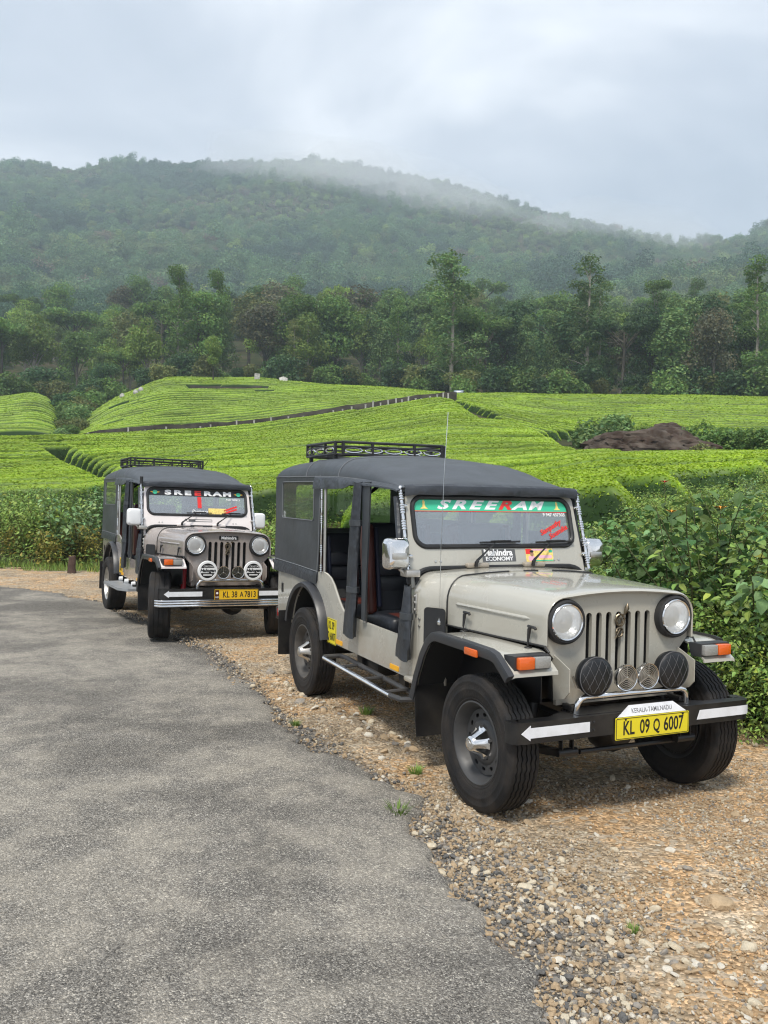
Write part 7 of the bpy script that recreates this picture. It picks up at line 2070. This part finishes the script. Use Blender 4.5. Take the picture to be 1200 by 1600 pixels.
# a car roof and stones at the end of the post line
x, y = at_uv(716, 112); o = empty('parked_car', (x, y, float(hill(x, y)) - 0.45), R(80)); tag(o, 'small pale blue car half hidden at the end of the post line', 'car')
M_CAR = pmat('pale_blue_paint', (0.16, 0.20, 0.25), 0.3, coat=0.5)
B = NB(); box(B, (0, 0, 0.55), (3.6, 1.55, 0.55), 0.12, 3); box(B, (-0.2, 0, 1.05), (2.0, 1.4, 0.55), 0.16, 3, taper=(0.8, 0.9)); obj('car_body', B, M_CAR, o)
B = NB(); box(B, (-0.2, 0, 1.03), (1.9, 1.46, 0.30), 0.05, 2, taper=(0.86, 0.95)); obj('car_windows', B, MJ['black_film'], o)
for sx in (-1.1, 1.15):
    for sy in (-0.7, 0.7):
        B = NB(); lathe(B, [(0, -0.09), (0.29, -0.09), (0.30, 0.09), (0, 0.09)], 16, Matrix.Translation((sx, sy, 0.3)) @ Matrix.Rotation(R(90), 4, 'X')); obj('car_wheel', B, MJ['tyre'], o)
# stump at the edge of the left thicket
x, y = at_px(112, 895); B = NB(); lathe(B, [(0.10, -0.1), (0.085, 0.1), (0.075, 0.28), (0.06, 0.33), (0.03, 0.31), (0, 0.30)], 12)
for v in B.verts: v.co += Vector((0.02, 0.02, 0.03)) * noise.noise(v.co * 9)
o = obj('tree_stump', B, pmat('stump_bark', (0.075, 0.045, 0.035), 0.9, var=0.4, vscale=9)); o.location = (x, y, 0); tag(o, 'short dark stump at the edge of the left thicket', 'stump')

# ------------------------------------------------------------------ stones on the verge
def stone_mesh(seed, mat, flat=0.6, sub=2):
    B = NB(); bmesh.ops.create_icosphere(B, subdivisions=sub, radius=0.5)
    sv = Vector((seed * 3.7, seed * 1.3, 0))
    # cut by a few planes for broken faces
    rg = random.Random(seed)
    pl = []
    for k in range(7):
        n = Vector((rg.gauss(0, 1), rg.gauss(0, 1), rg.gauss(0, 1))).normalized(); pl.append((n, 0.30 + 0.14 * rg.random()))
    for v in B.verts:
        for n, d in pl:
            e = v.co.dot(n) - d
            if e > 0: v.co -= n * e
        v.co *= 1 + 0.12 * noise.noise(v.co * 3 + sv)
        v.co = Vector((v.co.x * (1 + 0.3 * rg.random() * 0), v.co.y * 0.8, v.co.z * flat))
    me = bpy.data.meshes.new('stone'); B.to_mesh(me); B.free(); me.materials.append(mat)
    me.polygons.foreach_set('use_smooth', [True] * len(me.polygons)); me.set_sharp_from_angle(angle=R(28))
    return me
def stone_mat(name, c): return pmat(name, c, 0.92, spec=0.15, var=0.22, vscale=4.0, bump=0.5, bscale=22, dirt=((0.38, 0.26, 0.15), 0.5, 3.0))
SM = dict(pale=stone_mat('pale_stone', (0.62, 0.55, 0.42)), tan=stone_mat('tan_stone', (0.45, 0.34, 0.22)), grey=stone_mat('grey_stone', (0.30, 0.285, 0.26)), dark=pmat('bitumen_crumb', (0.10, 0.097, 0.092), 0.8, var=0.3, vscale=8), white=stone_mat('whitish_stone', (0.70, 0.66, 0.57)))
BIG = [stone_mesh(s, SM[k], f) for s, k, f in ((1, 'pale', 0.55), (2, 'pale', 0.42), (3, 'tan', 0.55), (4, 'white', 0.5), (5, 'grey', 0.55), (6, 'tan', 0.4), (7, 'pale', 0.6), (8, 'white', 0.38))]
rgs = np.random.default_rng(31)
def put_stone(u, v, px, mesh=None):
    x, y = at_px(u, v); r = math.hypot(x, y)
    s = px / FPX * r
    me = mesh or BIG[int(rgs.integers(0, len(BIG)))]
    o = bpy.data.objects.new('stone', me); link(o, VERGE)
    o.location = (x, y, float(verge_z(x, y)) + s * 0.10); o.scale = (s * (0.85 + 0.4 * rgs.random()), s, s * (0.8 + 0.4 * rgs.random()))
    o.rotation_euler = (0.35 * rgs.normal(), 0.35 * rgs.normal(), rgs.random() * 6.28)
for u, v, px, k in ((645, 1256, 22, 3), (395, 1077, 17, 0), (672, 1322, 24, 1), (690, 1362, 20, 0), (692, 1390, 14, 3), (742, 1362, 17, 1), (820, 1388, 24, 1), (862, 1390, 20, 6), (926, 1440, 24, 3), (905, 1442, 20, 0), (892, 1425, 18, 1), (860, 1362, 16, 1), (1120, 1421, 46, 5), (1022, 1424, 20, 0), (1056, 1487, 26, 1), (1098, 1488, 26, 1), (1170, 1490, 28, 6), (1010, 1482, 22, 0), (970, 1480, 20, 2), (955, 1475, 20, 1), (872, 1505, 24, 3), (800, 1505, 14, 6), (903, 1513, 20, 2), (920, 1555, 14, 3), (1060, 1518, 24, 5), (1065, 1545, 18, 0), (710, 1350, 14, 2), (768, 1378, 16, 2), (878, 1346, 16, 0), (970, 1345, 16, 2), (1150, 1272, 16, 5), (1140, 1545, 22, 2), (1180, 1575, 24, 0), (805, 1510, 18, 4), (740, 1440, 14, 6), (765, 1464, 14, 2), (800, 1480, 16, 0), (545, 1205, 14, 0)):
    put_stone(u, v, px, BIG[k])
cnt = 0
while cnt < 235:
    if rgs.random() < 0.5:
        t_ = rgs.random(); u = 690 + 520 * t_; v = 1365 + 190 * t_ + 42 * rgs.normal()
    elif rgs.random() < 0.5:
        t_ = rgs.random(); u = 395 + 260 * t_; v = 1062 + 125 * t_ + 14 * abs(rgs.normal()) - 20
    else:
        u = 560 + 660 * rgs.random(); v = 1150 + 450 * rgs.random()
    x, y = at_px(u, v)
    dd = np.linalg.norm(RE - np.array([x, y]), axis=1); k = int(np.argmin(dd))
    side = np.dot(np.array([x, y]) - RE[k], NRM[k])
    if side > -0.06 or u > 1230: continue
    put_stone(u, v, 9 + 11 * rgs.random() ** 2); cnt += 1
# pebbles: one mass
SMALL = [stone_mesh(20 + i, SM[k], 0.65, 1) for i, k in enumerate(('tan', 'tan', 'pale', 'grey', 'white', 'dark', 'dark', 'tan'))]
NPB = 170000
w = np.clip(1.0 / (np.hypot(VP[..., 0], VP[..., 1]) ** 1.75), 0, 0.5) * (VP[..., 1] > 1.2) * (np.abs(np.arctan2(VP[..., 0], VP[..., 1])) < R(30)) * (VD > -0.12)
area = np.linalg.norm(pb - pa, axis=1)[:, None]; w = w * area
fi = rgs.choice(w.size, NPB, p=(w / w.sum()).ravel())
base = VP.reshape(-1, 2)[fi] + 0.05 * rgs.normal(size=(NPB, 2)); crf = VCR.reshape(-1)[fi]
clump = vnoise(base[:, 0] * 2.2, base[:, 1] * 2.2, 66) + 0.5 * vnoise(base[:, 0] * 6, base[:, 1] * 6, 67)
keep = rgs.random(NPB) < np.clip(0.55 + 1.3 * clump + 0.5 * crf, 0.08, 1); base = base[keep]; crf = crf[keep]; n = len(base)
pk = rgs.choice([0, 1, 2, 3, 4, 7], n, p=[0.26, 0.22, 0.2, 0.14, 0.06, 0.12]); pk = np.where(rgs.random(n) < crf * 0.62, rgs.choice([5, 6, 5, 3], n), pk)
sz = (0.006 + 0.020 * rgs.random(n) ** 3.0) * np.where(rgs.random(n) < 0.35 * (crf > 0.12), 1.7, 1.0)
PB = scatter('gravel', np.stack([base[:, 0], base[:, 1], verge_z(base[:, 0], base[:, 1]) + sz * 0.22], -1), np.stack([rgs.normal(size=n) * 0.4, rgs.normal(size=n) * 0.4, rgs.random(n) * 6.28], -1), np.stack([sz, sz * (0.7 + 0.5 * rgs.random(n)), sz * (0.7 + 0.5 * rgs.random(n))], -1), pk, SMALL)
tag(PB, 'loose gravel and bitumen crumbs strewn over the verge', 'gravel', kind='stuff')

# ------------------------------------------------------------------ haze
zmin = float(T2.min()) - 60.0
hb = NB()
zall = [v.co.z for o in bpy.data.objects if o.type == 'MESH' and o.name.split('.')[0] in ('ground', 'mountain') for v in o.data.vertices]
z0, z1 = min(zall) - 1.0, max(zall) + 22.0
box(hb, (0, 780, (z0 + z1) / 2), (2300, 1900, z1 - z0))
hm = bpy.data.materials.new('haze'); hm.use_nodes = True
t = hm.node_tree; t.nodes.clear()
pv = t.nodes.new('ShaderNodeVolumePrincipled')
pv.inputs['Color'].default_value = (0.74, 0.86, 0.98, 1); pv.inputs['Density'].default_value = 0.00042; pv.inputs['Anisotropy'].default_value = 0.0
ot = t.nodes.new('ShaderNodeOutputMaterial'); t.links.new(pv.outputs[0], ot.inputs['Volume'])
HZ = obj('haze', hb, hm, angle=0); tag(HZ, 'thin pale mist filling the valley air', 'haze', kind='stuff')

# cloud wisps resting on the ridge, wholly inside the haze
cm_ = bpy.data.materials.new('ridge_mist'); cm_.use_nodes = True
t = cm_.node_tree; t.nodes.clear()
pv = t.nodes.new('ShaderNodeVolumePrincipled')
pv.inputs['Color'].default_value = (0.97, 0.98, 1.0, 1); pv.inputs['Density'].default_value = 0.0036
ot = t.nodes.new('ShaderNodeOutputMaterial'); t.links.new(pv.outputs[0], ot.inputs['Volume'])
def wisp(u, v, r, sx, sy, sz, tilt, label):
    a, sl = bearing(u, v)
    B = NB(); bmesh.ops.create_icosphere(B, subdivisions=4, radius=1.0)
    for q in B.verts:
        q.co = Vector((q.co.x * sx, q.co.y * sy, q.co.z * sz)) * (1 + 0.25 * noise.noise(q.co * 1.7 + Vector((u, v, 0))))
    o = obj('ridge_mist', B, cm_, angle=0); o.location = (r * math.sin(a), r * math.cos(a), CAM_Z + r * sl); o.rotation_euler = (0, R(tilt), -a)
    tag(o, label, 'mist', kind='stuff')
wisp(500, 290, 1040, 150, 130, 34, 8, 'pale mist drifting across the summit')
wisp(620, 318, 1020, 150, 130, 34, 14, 'pale mist on the ridge right of the summit')
wisp(740, 345, 1000, 110, 120, 26, 14, 'thin mist lower down the right ridge')
wisp(960, 378, 960, 110, 110, 26, 6, 'bright mist lying on the saddle at right')
